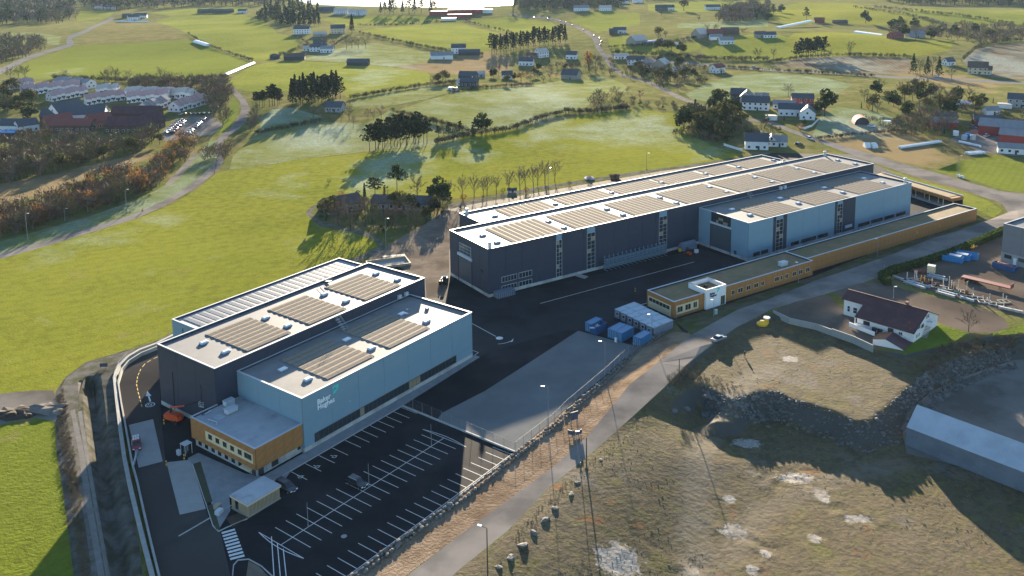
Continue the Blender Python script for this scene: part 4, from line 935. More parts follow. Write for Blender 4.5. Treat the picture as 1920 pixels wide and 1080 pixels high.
MB().prism([p[:2] for p in wpoly([(312, 867), (358, 862), (386, 954), (337, 965)])], .0, .02).build('concrete_slab', M['slab'], kind='structure', label='pale concrete slab beside the long planting bed')
MB().prism([p[:2] for p in wpoly([(241.5, 797), (287, 786), (305, 865), (260, 877)])], .0, .02).build('concrete_slab', M['slab'], kind='structure', label='pale concrete slab under the red car')
def kerb(pts, label, w=.16, h=.15, m='kerb', name='kerb'):
    b = MB()
    for a, c_ in zip(pts, pts[1:]):
        a = Vector(a[:2]); c_ = Vector(c_[:2]); d = c_ - a; L = d.length; ang = math.atan2(d.y, d.x)
        b.box(0, L, -w / 2, w / 2, 0, h, 0, Matrix.Translation((a.x, a.y, hz(a.x, a.y))) @ Matrix.Rotation(ang, 4, 'Z'))
    return b.build(name, M[m], kind='structure', label=label)
kerb([la(-32, -3.1), la(26.6, -3.1)], 'pale kerb between walkway and stalls')
kerb([la(26.6, -3.1), la(26.0, -36.6)], 'kerb under the fence across the end of the parking lot', .3, .35)
kerb([la(26.0, -36.6), la(-46, -36.4)], 'kerb along the roadside stalls')
kerb([at(*p, 0.0) for p in [(361, 871), (388, 950), (399, 986), (410, 997), (424, 990), (464, 973)]], 'pale kerb round the planting beds')
kerb([at(*p, 0.0) for p in [(436, 1080), (438, 1060), (446, 1051), (466, 1049), (490, 1062), (515, 1085)]], 'rounded kerb of the island by the crossing')
MB().prism([p[:2] for p in wpoly([(466, 1053), (486, 1063), (520, 1100), (560, 1180), (470, 1180), (462, 1080)])], 0, .13).build('gravel_island', M['gravel'], kind='structure', label='gravel traffic island in the corner of the lot')
MB().prism([p[:2] for p in wpoly([(1074, 516), (1082, 513), (1103, 519), (1096, 523)])], .0, .16).build('concrete_slab', M['slab'], kind='structure', label='small pale slab at the foot of the glazed bay')
def manhole(px, label, r=.55):
    c = at(*px); b = MB(); b.add([(c.x + r * math.cos(i * .4488), c.y + r * math.sin(i * .4488), .014) for i in range(14)], [tuple(range(14))]); return b.build('manhole_cover', M['slab'], kind='structure', label=label)
manhole((645, 1005.5), 'round pale manhole cover in the parking lot')

# concrete retaining wall on the left, in cast lengths
RW = thing('retaining_wall', 'curved pale concrete retaining wall beside the access road', 'wall', (0, 0, 0))
def wall_run(px, w, h, z0, name, parent, step=5.5, m='wallconc', gap=.03, zf=None, zp=0.0):
    P = [at(*p, zp) for p in px]; out = []
    for a, b in zip(P, P[1:]):
        n = max(1, round((b - a).length / step))
        for i in range(n): out.append((a.lerp(b, i / n), a.lerp(b, (i + 1) / n)))
    for a, b in out:
        d = b - a; L = d.length; hh = h + rnd.uniform(-.02, .02)
        zb = z0 + (zf(a) if zf else 0)
        MB().box(gap / 2, L - gap / 2 + .02, -w / 2, w / 2, 0, hh).build(name, M[m], parent, (a.x, a.y, zb), math.atan2(d.y, d.x))
wall_run([(330, 630), (294, 648), (262, 660), (240, 673), (224, 690), (215, 712), (220, 760), (226, 810), (234, 865), (243, 910), (256, 965), (272, 1030), (290, 1100), (318, 1240)], .75, 2.1, -1.3, 'wall_segment', RW)
wall_run([(325, 640), (296, 655), (264, 668), (242, 682), (229, 698), (222, 722), (228, 762), (236, 805), (248, 873), (258, 910), (270, 965), (285, 1030), (302, 1100), (330, 1240)], .35, 1.0, 0, 'parapet', RW)
b = MB(); P = [at(*p, 0.0) for p in [(240, 673), (224, 690), (215, 712), (220, 760), (226, 810), (234, 865), (243, 910)]]
for i, (a, c_) in enumerate(zip(P, P[1:])):
    b.tube((a.x, a.y, .8), (a.x, a.y, 1.9), .04, n=5); b.tube((a.x, a.y, 1.85), (c_.x, c_.y, 1.85), .03, n=5); b.tube((a.x, a.y, 1.35), (c_.x, c_.y, 1.35), .025, n=5)
b.build('railing', M['galv'], RW)

# boulder wall between compound and road: every stone its own object
def rockmesh(i):
    r = random.Random(i); b = MB(); b.ball((0, 0, .45), .75, .55, .5, 7, 4, jit=.28, rg=r); return b.mesh('stone', M['rock'])
ROCKS = [rockmesh(i) for i in range(9)]
SW = thing('stone_wall', 'long wall of stacked rough boulders beside the road', 'wall', (0, 0, 0))
line = [at(*p, 0.0) for p in [(590, 1136), (657, 1086), (753, 1014), (870, 930), (966, 854), (1040, 797), (1066, 772), (1134, 713), (1195, 656), (1242, 624)]]
cnt = 0
for a, b_ in zip(line, line[1:]):
    n = max(1, int((b_ - a).length / 1.12)); nn = (b_ - a).normalized(); nn = Vector((nn.y, -nn.x, 0))
    for i in range(n):
        for row in (0, 1):
            p = a.lerp(b_, (i + rnd.random() * .5) / n) + nn * (row * .75 + rnd.uniform(-.15, .15))
            o = link('stone', ROCKS[rnd.randrange(9)], SW, (p.x, p.y, (.12 if row == 0 else -.1)), math.atan2(nn.x, -nn.y) + rnd.uniform(-.4, .4)); s_ = rnd.uniform(.5, .85); o.scale = (s_, s_ * rnd.uniform(.8, 1.1), s_); cnt += 1

# chain-link fences
def fence(label, px=None, pts=None, h=2.4, step=3.0, brace=True, mesh=True, m='galv', group='chain-link fences', zoff=0.0):
    P = pts or [at(*p) for p in px]
    F_ = thing('fence', label, 'fence', (0, 0, 0), 0, group)
    post = cached(('fpost', h, m), lambda: MB().tube((0, 0, 0), (0, 0, h), .045, n=5).mesh('post', M[m]))
    net = MB(); rail = MB()
    for a, b in zip(P, P[1:]):
        n = max(1, round((b - a).length / step))
        for i in range(n + 1):
            if i == n and b is not P[-1]: continue
            p = a.lerp(b, i / n); part('post', post, F_, Matrix.Translation((p.x, p.y, p.z + zoff)))
        A_, B_ = Vector((a.x, a.y, a.z + zoff)), Vector((b.x, b.y, b.z + zoff)); up = Vector((0, 0, 1))
        for z in (.1, h - .05): rail.tube(A_ + up * z, B_ + up * z, .016, n=3, caps=False)
        if mesh:
            L = (b - a).length; k = max(1, int(L / .45)); t = .007; d = (b - a).normalized()
            for i in range(k):
                for s_ in (1, -1):
                    p = A_.lerp(B_, i / k) + up * (.1 if s_ > 0 else h - .05); q = A_.lerp(B_, min(1, (i + 1) / k)) + up * (h - .05 if s_ > 0 else .1)
                    net.quad(p - d * t, p + d * t, q + d * t, q - d * t)
    rail.build('rail', M[m], F_)
    if mesh: o = net.build('wire_mesh', M[m], F_); o['kind'] = 'stuff'
    return F_
fence('tall wire fence on the stone wall beside the gravel pad', [(966, 849), (1040, 792), (1066, 766), (1134, 708), (1195, 651), (1240, 618), (1268, 600)], h=2.5)
fence('wire fence between parking lot and gravel pad', [(757, 759), (966, 849)], h=2.4)
fence('short wire fence by the timber office corner', [(1268, 600), (1284, 580)], h=2.4, step=2)
fence('wire fence along the far lane side of the yard', [(845, 396), (905, 381), (1000, 361), (1100, 343), (1200, 327)], h=2, step=6, mesh=False)
fence('post and wire field fence across the pasture', [(430, 319), (480, 313), (560, 299), (640, 291), (720, 281)], h=1.2, step=6, mesh=False, m='poledark', group='field fences')
fence('field fence along the garden loop lane', [(660, 486), (712, 466), (720, 452)], h=1.3, step=4, mesh=False, group='field fences', m='galv')
fence('wire fence beside the farm track bend', [(335, 618), (298, 633), (262, 647), (235, 657)], h=1.3, step=4, mesh=False, group='field fences', m='galv')
fence('wire fence on the grassy bank behind the halls', [(1560, 300), (1640, 318), (1700, 338), (1780, 372), (1832, 398), (1870, 392), (1885, 380)], h=1.4, step=5, mesh=False, group='field fences', m='galv')
# sliding gate and turnstile beside the office
g_ = thing('turnstile', 'pale steel turnstile and gate posts at the office corner', 'turnstile', at(350, 850), AA)
b = MB()
for x in (-.8, .8):
    for y in (-.8, .8): b.tube((x, y, 0), (x, y, 2.3), .06, n=6)
b.box(-.9, .9, -.9, .9, 2.31, 2.42); b.build('frame', M['frame_light'], g_)
b = MB(); b.tube((0, 0, 0), (0, 0, 2.3), .07)
for i in range(7):
    for k in range(3): b.tube((0, 0, .3 + i * .28), (.7 * math.cos(k * 2.09), .7 * math.sin(k * 2.09), .3 + i * .28), .025, n=4)
b.build('rotor', M['galv'], g_)
MB().box(-1.6, -1.0, .4, 1.3, 0, 1.1).build('reader_box', M['frame_light'], g_)
b_ = thing('barrier', 'pale steel sliding barrier beside the concrete slab and wall', 'barrier', at(253, 868), R(105))
b = MB(); b.box(-2.4, 2.4, -.06, .06, .9, 1.05); b.box(-2.4, 2.4, -.06, .06, .15, .28)
for i in range(9): b.box(-2.4 + i * .6 - .03, -2.4 + i * .6 + .03, -.04, .04, .28, .9)
b.build('frame', M['frame_light'], b_); MB().box(2.5, 3.2, -.3, .3, 0, 1.2).build('motor_box', M['galv'], b_)
# bollards
def bollard(px, label, m='yellow'):
    o = thing('bollard', label, 'bollard', at(*px), 0, 'yellow bollards'); MB().tube((0, 0, 0), (0, 0, 1.1), .13, n=8).build('post', M[m], o); MB().tube((0, 0, .55), (0, 0, .8), .14, n=8).build('band', M['black'], o)
for px_, l_ in (((85, 768), 'pale grey gravel heap at the corner of the meadow'), ((28, 775), 'dark earth heap beside the pale gravel heap')):
    o = thing('gravel_heap', l_, 'heap', at(*px_) - Vector((0, 0, .5)), 0); mh = MB(); mh.ball((0, 0, .3), 5.2, 3.0, 1.1, 16, 7, jit=.3); mh.build('heap', M['lot' if '85' in str(px_) else 'soil'], o); MB().ball((3.6, -1.5, .4), 1.6, 1.3, .8, 9, 5, jit=.25).build('heap_toe', M['lot' if '85' in str(px_) else 'soil'], o)
bollard((345.5, 861), 'yellow bollard with black band by the turnstile'); bollard((312, 873), 'yellow bollard at the slab corner'); bollard((307.5, 795), 'yellow bollard beside the orange boom lift'); bollard((1191, 546.5), 'yellow bollard standing alone in the yard')
# cargo bikes stand / boxes on forecourt
o = thing('pallet_box', 'wooden pallet box on the paving by the crossing', 'box', at(408, 954), AA + .3)
MB().box(-.6, .6, -.5, .5, .1, .8).build('box', M['wood_pale'], o); MB().box(-.65, .65, -.55, .55, .82, .9).build('lid', M['wood_pale'], o)
o = thing('equipment_crate', 'pale wrapped equipment crate beside the wooden pallet box', 'crate', at(411, 964), AA + .3)
MB().box(-.7, .7, -.5, .5, .14, .9).build('crate', M['frame_light'], o); MB().box(-.75, .75, -.55, .55, .0, .13).build('pallet', M['wood_pale'], o)

# slatted shed
Sh = thing('slatted_shed', 'flat-roofed pale slatted timber shed at the edge of the lot', 'shed', OA, AA)
u0, u1, v0, v1, hs = -21.1, -13.6, -8.9, -3.9, 2.75
MB().box(u0 - .25, u1 + .25, v0 - .25, v1 + .25, hs - .02, hs + .06).build('roof', M['membrane_dark'], Sh)
b = MB(); b.box(u0 - .2, u1 + .2, v0 - .2, v0 - .1, hs - .35, hs - .03); b.box(u0 - .2, u1 + .2, v1 + .1, v1 + .2, hs - .35, hs - .03); b.box(u0 - .2, u0 - .1, v0 - .1, v1 + .1, hs - .35, hs - .03); b.box(u1 + .1, u1 + .2, v0 - .1, v1 + .1, hs - .35, hs - .03); b.build('fascia', M['cream'], Sh)
MB().box(u0 - .1, u1 + .1, v0 - .1, v1 + .1, .0, .15).build('floor_slab', M['slab'], Sh)
sl_ = MB().box(0, .2, 0, .05, .16, hs - .04).mesh('slat', M['wood_pale']); sl2 = MB().box(0, .05, 0, .2, .16, hs - .04).mesh('slat', M['wood_pale'])
for i in range(24): part('slat', sl_, Sh, Matrix.Translation((u0 + i * .31, v0, 0)))
for i in range(24): part('slat', sl_, Sh, Matrix.Translation((u0 + i * .31, v1 - .05, 0)))
for i in range(15):
    if 9 <= i <= 11: continue
    part('slat', sl2, Sh, Matrix.Translation((u0, v0 + .12 + i * .32, 0)))
for i in range(15): part('slat', sl2, Sh, Matrix.Translation((u1 - .05, v0 + .12 + i * .32, 0)))
MB().box(u0 + .3, u1 - .3, v0 + .3, v1 - .3, .16, 1.2).build('bin_block', M['core'], Sh)

# ---------------------------------------------------------------- lamps and poles
def lamp(px, label, h, heads=((1, 0),), arm=1.2, m='galv', group='light poles', r=.09, lean=0.0, name='street_lamp', z=None):
    p = at(*px) if z is None else at(px[0], px[1], z)
    o = thing(name, label, 'street lamp', p, 0, group)
    b = MB(); b.tube((0, 0, -.3), (lean, 0, h), r, r * .65, 7); b.build('pole', M[m], o)
    MB().tube((0, 0, 0), (0, 0, .5), r * 1.9, r * 1.5, 7).build('base', M[m], o)
    for dx, dy in heads:
        b = MB(); b.tube((lean, 0, h), (lean + dx * arm, dy * arm, h + .15), .045, n=5); b.build('arm', M[m], o)
        T = Matrix.Translation((lean + dx * arm, dy * arm, h + .12)) @ Matrix.Rotation(math.atan2(dy, dx), 4, 'Z')
        MB().box(-.1, .65, -.17, .17, -.05, .09, 0, T).build('lamp_head', M['lampglass'], o)
    return o
for px, l in (((577.9, 988.7), 'slim lamp post at the near end of the stall island'), ((692, 913), 'slim lamp post beside the parked black car'), ((809, 836), 'slim lamp post at the far end of the stall island')):
    lamp(px, l, 5.0, (), .05, r=.07, group='slim lamp posts')
lamp((1028, 800), 'light pole on the stone wall below the gravel pad', 9.4, ((-1, 0.1),), .9)
lamp((1134, 703), 'light pole on the stone wall halfway up the gravel pad', 8.7, ((-1, .1),), .9)
lamp((1222, 640), 'light pole by the blue container and site cabins', 7.5, ((-1, .1),), .6)
lamp((914.5, 1085), 'dark wooden lamp post with angled head at the roadside', 9.3, ((-.9, .45),), 1.1, 'poledark', r=.13)
lamp((1088, 871), 'leaning grey street lamp beside the V-shaped sign', 7.2, ((.6, .1),), .3, lean=-1.0, r=.09)
lamp((1099.5, 880), 'thick dark post without lamp beside the leaning street lamp', 7.0, (), 1, 'poledark', r=.16, name='pole')
lamp((1273, 716), 'dark wooden post above the rocky cut', 6.0, (), 1, 'poledark', r=.15, name='pole')
lamp((1338, 592), 'grey lamp post in front of the white entrance tower', 4.6, ((-1, 0),), .3)
lamp((1497, 530), 'grey lamp post before the windowed timber facade', 6.6, ((-1, 0),), .5)
lamp((1645, 483), 'grey lamp post along the windowless timber facade', 6.6, ((-1, 0),), .5)
lamp((1675, 560), 'lamp post on the bright verge behind the maroon roof', 3.6, ((1, 0),), .2)
lamp((1657, 517), 'thin pale pole at the rounded end of the hedge', 3.6, (), .2, name='pole')
for px, l, h_ in (((52, 449), 'lamp post at the start of the cycle path', 10), ((122, 414), 'short lamp post among the orange bushes', 5), ((238, 400), 'lamp post halfway along the cycle path', 10), ((402, 326), 'lamp post at the bend of the cycle path', 8), ((724, 466), 'tall lamp post by the garden trees', 11), ((1028, 352), 'lamp post in the weeds behind the long hall', 9), ((1212, 318), 'lamp post in the pasture edge behind the long hall', 8), ((1796, 332), 'utility pole beside the drilled green field', 10)):
    lamp(px, l, h_, ((1, 0),), .8, group='lamp posts beyond the compound', r=.12)
o = thing('utility_box', 'small pale green utility box beside a lamp post', 'utility box', at(1342.5, 589), AB); MB().box(-.4, .4, -.25, .25, 0, 1.3).build('cabinet', mat('pale_green', (.25, .38, .33), rough=.6), o); MB().box(-.45, .45, -.3, .3, 1.31, 1.38).build('lid', M['frame_light'], o)
# site boards
def board(px, label, w, h, z0, rz, m='sign_blue', thick=.08):
    o = thing('site_sign', label, 'sign', at(*px), rz, 'dark site signs'); MB().box(-w / 2, w / 2, -thick, 0, z0, z0 + h).build('panel', M[m], o)
    b = MB()
    for x in (-w / 2 + .2, w / 2 - .2): b.box(x - .06, x + .06, .005, .12, 0, z0 + h - .1)
    b.build('post', M['galv'], o); return o
board((1077, 797), 'dark blue site sign tilted towards the road', 1.8, 1.9, 1.3, R(28))
board((1071.5, 820), 'dark board forming the first wing of the V-shaped sign', 1.7, 1.0, .6, R(-28)); board((1085, 819), 'dark board forming the second wing of the V-shaped sign', 1.7, 1.0, .6, R(32))
board((195, 691), 'dark blue sign at the bend of the farm track', 1.9, 1.0, .5, R(8))

# ---------------------------------------------------------------- vehicles
CARS = {}
def car(name, label, p, rz, paint, kind='suv', cat='car', group=None, L=4.6, W_=1.86, H=1.65, simple=False):
    o = thing(name, label, cat, p, rz, group); pm = M[paint]; k = (paint, kind, L)
    def body():
        hood = {'suv': .98, 'sedan': .86, 'van': 1.0, 'hatch': .92}[kind]; n = 9
        prof = [(-L / 2, .35), (-L / 2 + .05, hood - .08), (-L / 2 + .25, hood), (L / 2 - 1.1, hood), (L / 2 - .25, hood - .14), (L / 2, .62), (L / 2 - .04, .32)]
        b = MB(); w = W_ / 2; m_ = len(prof); vs = []
        for y, ins in ((-w, .0), (-w + .12, .08), (w - .12, .08), (w, .0)):
            for x, z in prof: vs.append((x, y, (z - (.06 if abs(y) == w else 0)) if z > .5 else z))
        fs = []
        for s_ in range(3):
            for i in range(m_): j = (i + 1) % m_; fs.append((s_ * m_ + i, s_ * m_ + j, (s_ + 1) * m_ + j, (s_ + 1) * m_ + i))
        fs += [tuple(range(m_)), tuple(range(4 * m_ - 1, 3 * m_ - 1, -1))]; b.add(vs, fs); return b.mesh('body', pm)
    hood = {'suv': .98, 'sedan': .86, 'van': 1.0, 'hatch': .92}[kind]
    rear = {'suv': -L / 2 + .12, 'sedan': -L / 2 + .85, 'van': -L / 2 + .08, 'hatch': -L / 2 + .15}[kind]; front = L / 2 - (1.15 if kind != 'van' else .75)
    part('body', cached(('cb', k), body), o)
    def glass():
        b = MB(); w = W_ / 2 - .1; t = w - .16; zt = H - .10; sl_ = .75 if kind != 'van' else .45; rs = .35 if kind in ('suv', 'hatch') else .6 if kind == 'sedan' else .1
        vs = [(rear, -w, hood - .02), (front, -w, hood - .02), (front, w, hood - .02), (rear, w, hood - .02), (rear + rs, -t, zt), (front - sl_, -t, zt), (front - sl_, t, zt), (rear + rs, t, zt)]
        b.add(vs, [(0, 1, 5, 4), (1, 2, 6, 5), (2, 3, 7, 6), (3, 0, 4, 7), (4, 5, 6, 7)]); return b.mesh('window', M['carglass'])
    part('window', cached(('cg', k, H), glass), o)
    def roof():
        b = MB(); t = W_ / 2 - .25; sl_ = .75 if kind != 'van' else .45; rs = .35 if kind in ('suv', 'hatch') else .6 if kind == 'sedan' else .1
        a, c_ = rear + rs - .05, front - sl_ + .05
        b.add([(a, -t, H - .1), (c_, -t, H - .1), (c_, t, H - .1), (a, t, H - .1), (a + .15, -t + .12, H), (c_ - .2, -t + .12, H), (c_ - .2, t - .12, H), (a + .15, t - .12, H)], [(0, 1, 5, 4), (1, 2, 6, 5), (2, 3, 7, 6), (3, 0, 4, 7), (4, 5, 6, 7), (3, 2, 1, 0)])
        for x in (rear + rs * .5,):
            pass
        return b.mesh('roof', pm)
    part('roof', cached(('cr', k, H), roof), o)
    if simple: 
        wm = cached('wheels_s', lambda: MB().tube((0, -.11, 0), (0, .11, 0), .33, n=8).mesh('wheel', M['tyre']))
        for x in (-L / 2 + .8, L / 2 - .85):
            for y in (-W_ / 2 + .12, W_ / 2 - .12): part('wheel', wm, o, Matrix.Translation((x, y, .33)))
        return o
    wm = cached('wheel', lambda: MB().tube((0, -.11, 0), (0, .11, 0), .34, n=12).mesh('wheel', M['tyre'])); rm = cached('rim', lambda: MB().tube((0, -.12, 0), (0, .12, 0), .2, n=10).mesh('rim', M['rim']))
    for x in (-L / 2 + .82, L / 2 - .88):
        for y in (-W_ / 2 + .11, W_ / 2 - .11): wh = part('wheel', wm, o, Matrix.Translation((x, y, .34))); part('rim', rm, wh)
    for y in (-W_ / 2 + .3, W_ / 2 - .3):
        part('headlight', cached(('hl', L), lambda: MB().box(L / 2 - .14, L / 2 + .01, -.2, .2, .62, .76).mesh('headlight', M['headlamp'])), o, Matrix.Translation((0, y, 0)))
        part('tail_light', cached(('tl', L), lambda: MB().box(-L / 2 - .012, -L / 2 + .1, -.16, .16, .72, .88).mesh('tail_light', M['light_red'])), o, Matrix.Translation((0, y, 0)))
        part('wing_mirror', cached(('mi', paint), lambda: MB().box(-.08, .08, -.1, .1, 0, .16).mesh('wing_mirror', pm)), o, Matrix.Translation((front - .35, y * 1.55, hood)))
    part('number_plate', cached(('np', L), lambda: MB().box(L / 2 + .0, L / 2 + .02, -.26, .26, .42, .53).mesh('number_plate', M['headlamp'])), o)
    return o
M['car_black'] = mat('car_black', (.012, .013, .016), rough=.25, spec=.6); M['car_dark'] = mat('car_dark', (.02, .024, .032), rough=.25, spec=.6)
M['car_red'] = mat('car_red', (.22, .012, .018), rough=.3); M['car_silver'] = mat('car_silver', (.30, .32, .34), rough=.3, metal=.5); M['car_white'] = mat('car_white', (.6, .61, .62), rough=.35); M['car_blue'] = mat('car_blue', (.03, .06, .13), rough=.3)
p = at(669, 910.5); car('estate_car', 'black car with roof rails parked in the middle row', LA(-3.6 + .4, ce + 2.6), AA - R(90) + R(0), 'car_black', 'suv')
so_ = bpy.context.scene.collection.objects['estate_car']; so_.location = (p.x, p.y, 0)
for y in (-.62, .62): MB().tube((-1.8, y, 1.68), (.6, y, 1.68), .03, n=5).build('roof_rail', M['rim'], so_)
p = at(536, 917); pk = car('pickup_truck', 'dark pickup truck parked beside the slatted shed', p, AA - R(90), 'car_dark', 'hatch', 'truck', L=5.2, W_=1.95, H=1.82)
MB().box(-2.5, -.95, -.85, .85, .9, 1.05).build('cargo_bed', M['black'], pk)
p = at(256, 838); rv = car('estate_car', 'red car with white ladder rack on the concrete slab', p, R(-66), 'car_red', 'hatch', L=4.5, H=1.75)
b = MB()
for y in (-.5, 0, .5): b.box(-1.7, .2, y - .05, y + .05, 1.8, 1.88)
for x in (-1.6, -1.0, -.4, .1): b.box(x - .05, x + .05, -.65, .65, 1.89, 1.95)
b.build('roof_rack', M['white'], rv)
p = at(1347.5, 638); car('sedan_car', 'silver car with dark windows parked off the road edge', p, R(38), 'car_silver', 'sedan', H=1.45)

# orange boom lift
bp = at(327, 791); BL = thing('boom_lift', 'orange articulated boom lift parked at the dark hall corner', 'boom lift', bp, AA - R(75))
b = MB(); b.box(-1.6, 1.6, -.9, .9, .45, .85); b.build('chassis', M['black'], BL)
for x in (-1.2, 1.2):
    for y in (-1.05, 1.05): MB().tube((x, y - .2, .5), (x, y + .2, .5), .5, n=12).build('wheel', M['tyre'], BL)
b = MB(); b.prism([(-2.3, -.8), (-1.2, -1.15), (1.9, -1.0), (2.3, -.3), (2.3, .3), (1.9, 1.0), (-1.2, 1.15), (-2.3, .8)], .9, 1.75); b.prism([(-2.0, -.7), (-.9, -.95), (1.5, -.8), (1.5, .8), (-.9, .95), (-2.0, .7)], 1.755, 2.1); b.build('turntable', M['orange'], BL)
boom_dir = Matrix.Rotation(-(AA - R(75)), 4, 'Z')
def rel(px, z): q = at(px[0], px[1], z) - bp; q = boom_dir @ q; return q
e0 = Vector((-.9, 0, 2.1)); e1 = rel((321, 763.5), 3.9); e2 = rel((346, 761), 4.6); e3 = rel((373, 753), 5.6); e4 = rel((379, 757), 5.2)
MB().tube(e0, e1, .22, .2, 6).build('lower_boom', M['black'], BL); MB().tube(e1, e2, .2, .18, 6).build('upper_boom', M['orange'], BL); MB().tube(e2, e3, .15, .13, 6).build('jib', M['black'], BL)
MB().tube((-.2, .4, 2.1), e1.lerp(e2, .4), .08, n=6).build('hydraulic_ram', M['rim'], BL)
b = MB()
for dx in (-.6, .6):
    for dy in (-.4, .4): b.tube(e4 + Vector((dx, dy, -.6)), e4 + Vector((dx, dy, .5)), .04, n=4)
for z in (-.6, 0, .5):
    for s_ in (-1, 1): b.tube(e4 + Vector((-.6, s_ * .4, z)), e4 + Vector((.6, s_ * .4, z)), .04, n=4); b.tube(e4 + Vector((s_ * .6, -.4, z)), e4 + Vector((s_ * .6, .4, z)), .04, n=4)
b.box(e4.x - .6, e4.x + .6, e4.y - .4, e4.y + .4, e4.z - .66, e4.z - .6); b.build('basket', M['white'], BL)

# dark machine in the gateway of the long hall
mp_ = at(832, 531); MM = thing('telehandler', 'dark telehandler standing beside the long hall gate', 'machine', mp_, R(82))
MB().box(-2.2, 2.0, -.9, .9, .7, 1.5).build('chassis', M['car_black'], MM); MB().box(-.9, .7, -.85, .1, 1.52, 2.5).build('cab', M['carglass'], MM)
for x in (-1.5, 1.5):
    for y in (-1.0, 1.0): MB().tube((x, y - .22, .65), (x, y + .22, .65), .65, n=12).build('wheel', M['tyre'], MM)
MB().tube((-2.0, .5, 1.9), (3.2, .5, 1.2), .22, n=6).build('boom', M['frame_dark'], MM)
b = MB(); b.box(3.2, 3.35, -.8, .9, .2, 1.3); b.box(3.36, 4.6, -.6, -.4, .2, .3); b.box(3.36, 4.6, .4, .6, .2, .3); b.build('fork', M['galv'], MM)
def forklift(px, label, rz):
    o = thing('forklift', label, 'forklift', at(*px), rz, 'forklifts by the pipe rack')
    MB().box(-1.1, .8, -.55, .55, .3, 1.05).build('body', M['orange'], o); b = MB()
    for x in (-.9, .5):
        for y in (-.5, .5): b.tube((x, y, 1.05), (x * .8, y, 2.1), .05, n=5)
    b.box(-.8, .5, -.55, .55, 2.1, 2.2); b.build('guard', M['black'], o)
    b = MB(); b.box(.85, 1.0, -.45, -.3, .1, 2.6); b.box(.85, 1.0, .3, .45, .1, 2.6); b.build('mast', M['black'], o)
    b = MB(); b.box(1.01, 2.1, -.35, -.22, .1, .16); b.box(1.01, 2.1, .22, .35, .1, .16); b.build('fork', M['galv'], o)
    for x in (-.8, .5):
        for y in (-.5, .5): MB().tube((x, y - .12, .3), (x, y + .12, .3), .3, n=10).build('wheel', M['tyre'], o)
forklift((1291, 478), 'orange forklift beside the blue tank', R(120)); forklift((1244, 476), 'small orange forklift at the end of the pipe rack', R(40))

M['steel_rack'] = mat('steel_rack', (.12, .19, .24), (.15, .22, .27), .8, .6)
# cantilever pipe rack along the long hall
PR = thing('pipe_rack', 'long pale steel cantilever rack against the dark hall wall', 'rack', OB, AB)
for i in range(15):
    u = 44.0 + i * 1.88
    b = MB(); b.box(u - .1, u + .1, -1.9, -1.6, 0, 4.9); b.box(u - .1, u + .1, -3.2, -1.0, 0, .12); b.build('upright', M['steel_rack'], PR)
    b = MB()
    for z in (.75, 1.6, 2.45, 3.3, 4.1): b.box(u - .06, u + .06, -3.1, -1.905, z, z + .14); b.box(u - .06, u + .06, -1.595, -.8, z, z + .14)
    b.build('arm', M['steel_rack'], PR)
for k, z in enumerate((.9, 1.75, 2.6, 3.45)):
    for j in range(2): MB().box(43.4, 70.6, -2.9 + j * .55, -2.6 + j * .55, z, z + .28).build('steel_beam', M['steel_rack'], PR)
# tanks and skips near it
o = thing('skip_container', 'dark blue covered skip at the near corner of the long hall', 'skip', LB(4.4, -1.9), AB); b = MB(); b.box(-3.2, 3.2, -1.2, 1.2, .15, 1.8); b.build('body', M['cabin_wall'], o); MB().prism([(-3.3, -1.3), (3.3, -1.3), (3.3, 1.3), (-3.3, 1.3)], 1.82, 1.95).build('lid', M['cabin_wall'], o)
b = MB()
for i in range(9): b.box(-3.0 + i * .72, -2.88 + i * .72, -1.28, -1.2, .2, 1.75)
b.build('rib', M['panel_dark'], o)
o = thing('tank', 'blue-grey covered tank by the far end of the pipe rack', 'tank', LB(81.0, -2.2), AB); MB().box(-3.4, 3.4, -1.2, 1.2, .1, 2.0).build('body', M['cabin_wall'], o); MB().tube((-3.2, 0, 2.0), (3.2, 0, 2.0), 1.0, n=10).build('tank_top', M['cabin_wall'], o)
o = thing('liquid_container', 'white cube liquid container beside the orange forklift', 'container', at(1305.5, 474), AB); MB().box(-.6, .6, -.5, .5, .15, 1.2).build('bottle', M['white'], o); MB().box(-.65, .65, -.55, .55, 0, .14).build('pallet', M['wood_pale'], o); MB().tube((0, 0, 1.2), (0, 0, 1.3), .15, n=8).build('cap', M['black'], o)
o = thing('grit_bin', 'yellow grit bin against the long hall plinth', 'bin', at(1276, 471), AB); MB().box(-.7, .7, -.4, .4, 0, .8).build('bin', M['yellow'], o); MB().box(-.75, .75, -.45, .45, .81, .95).build('lid', M['yellow'], o)

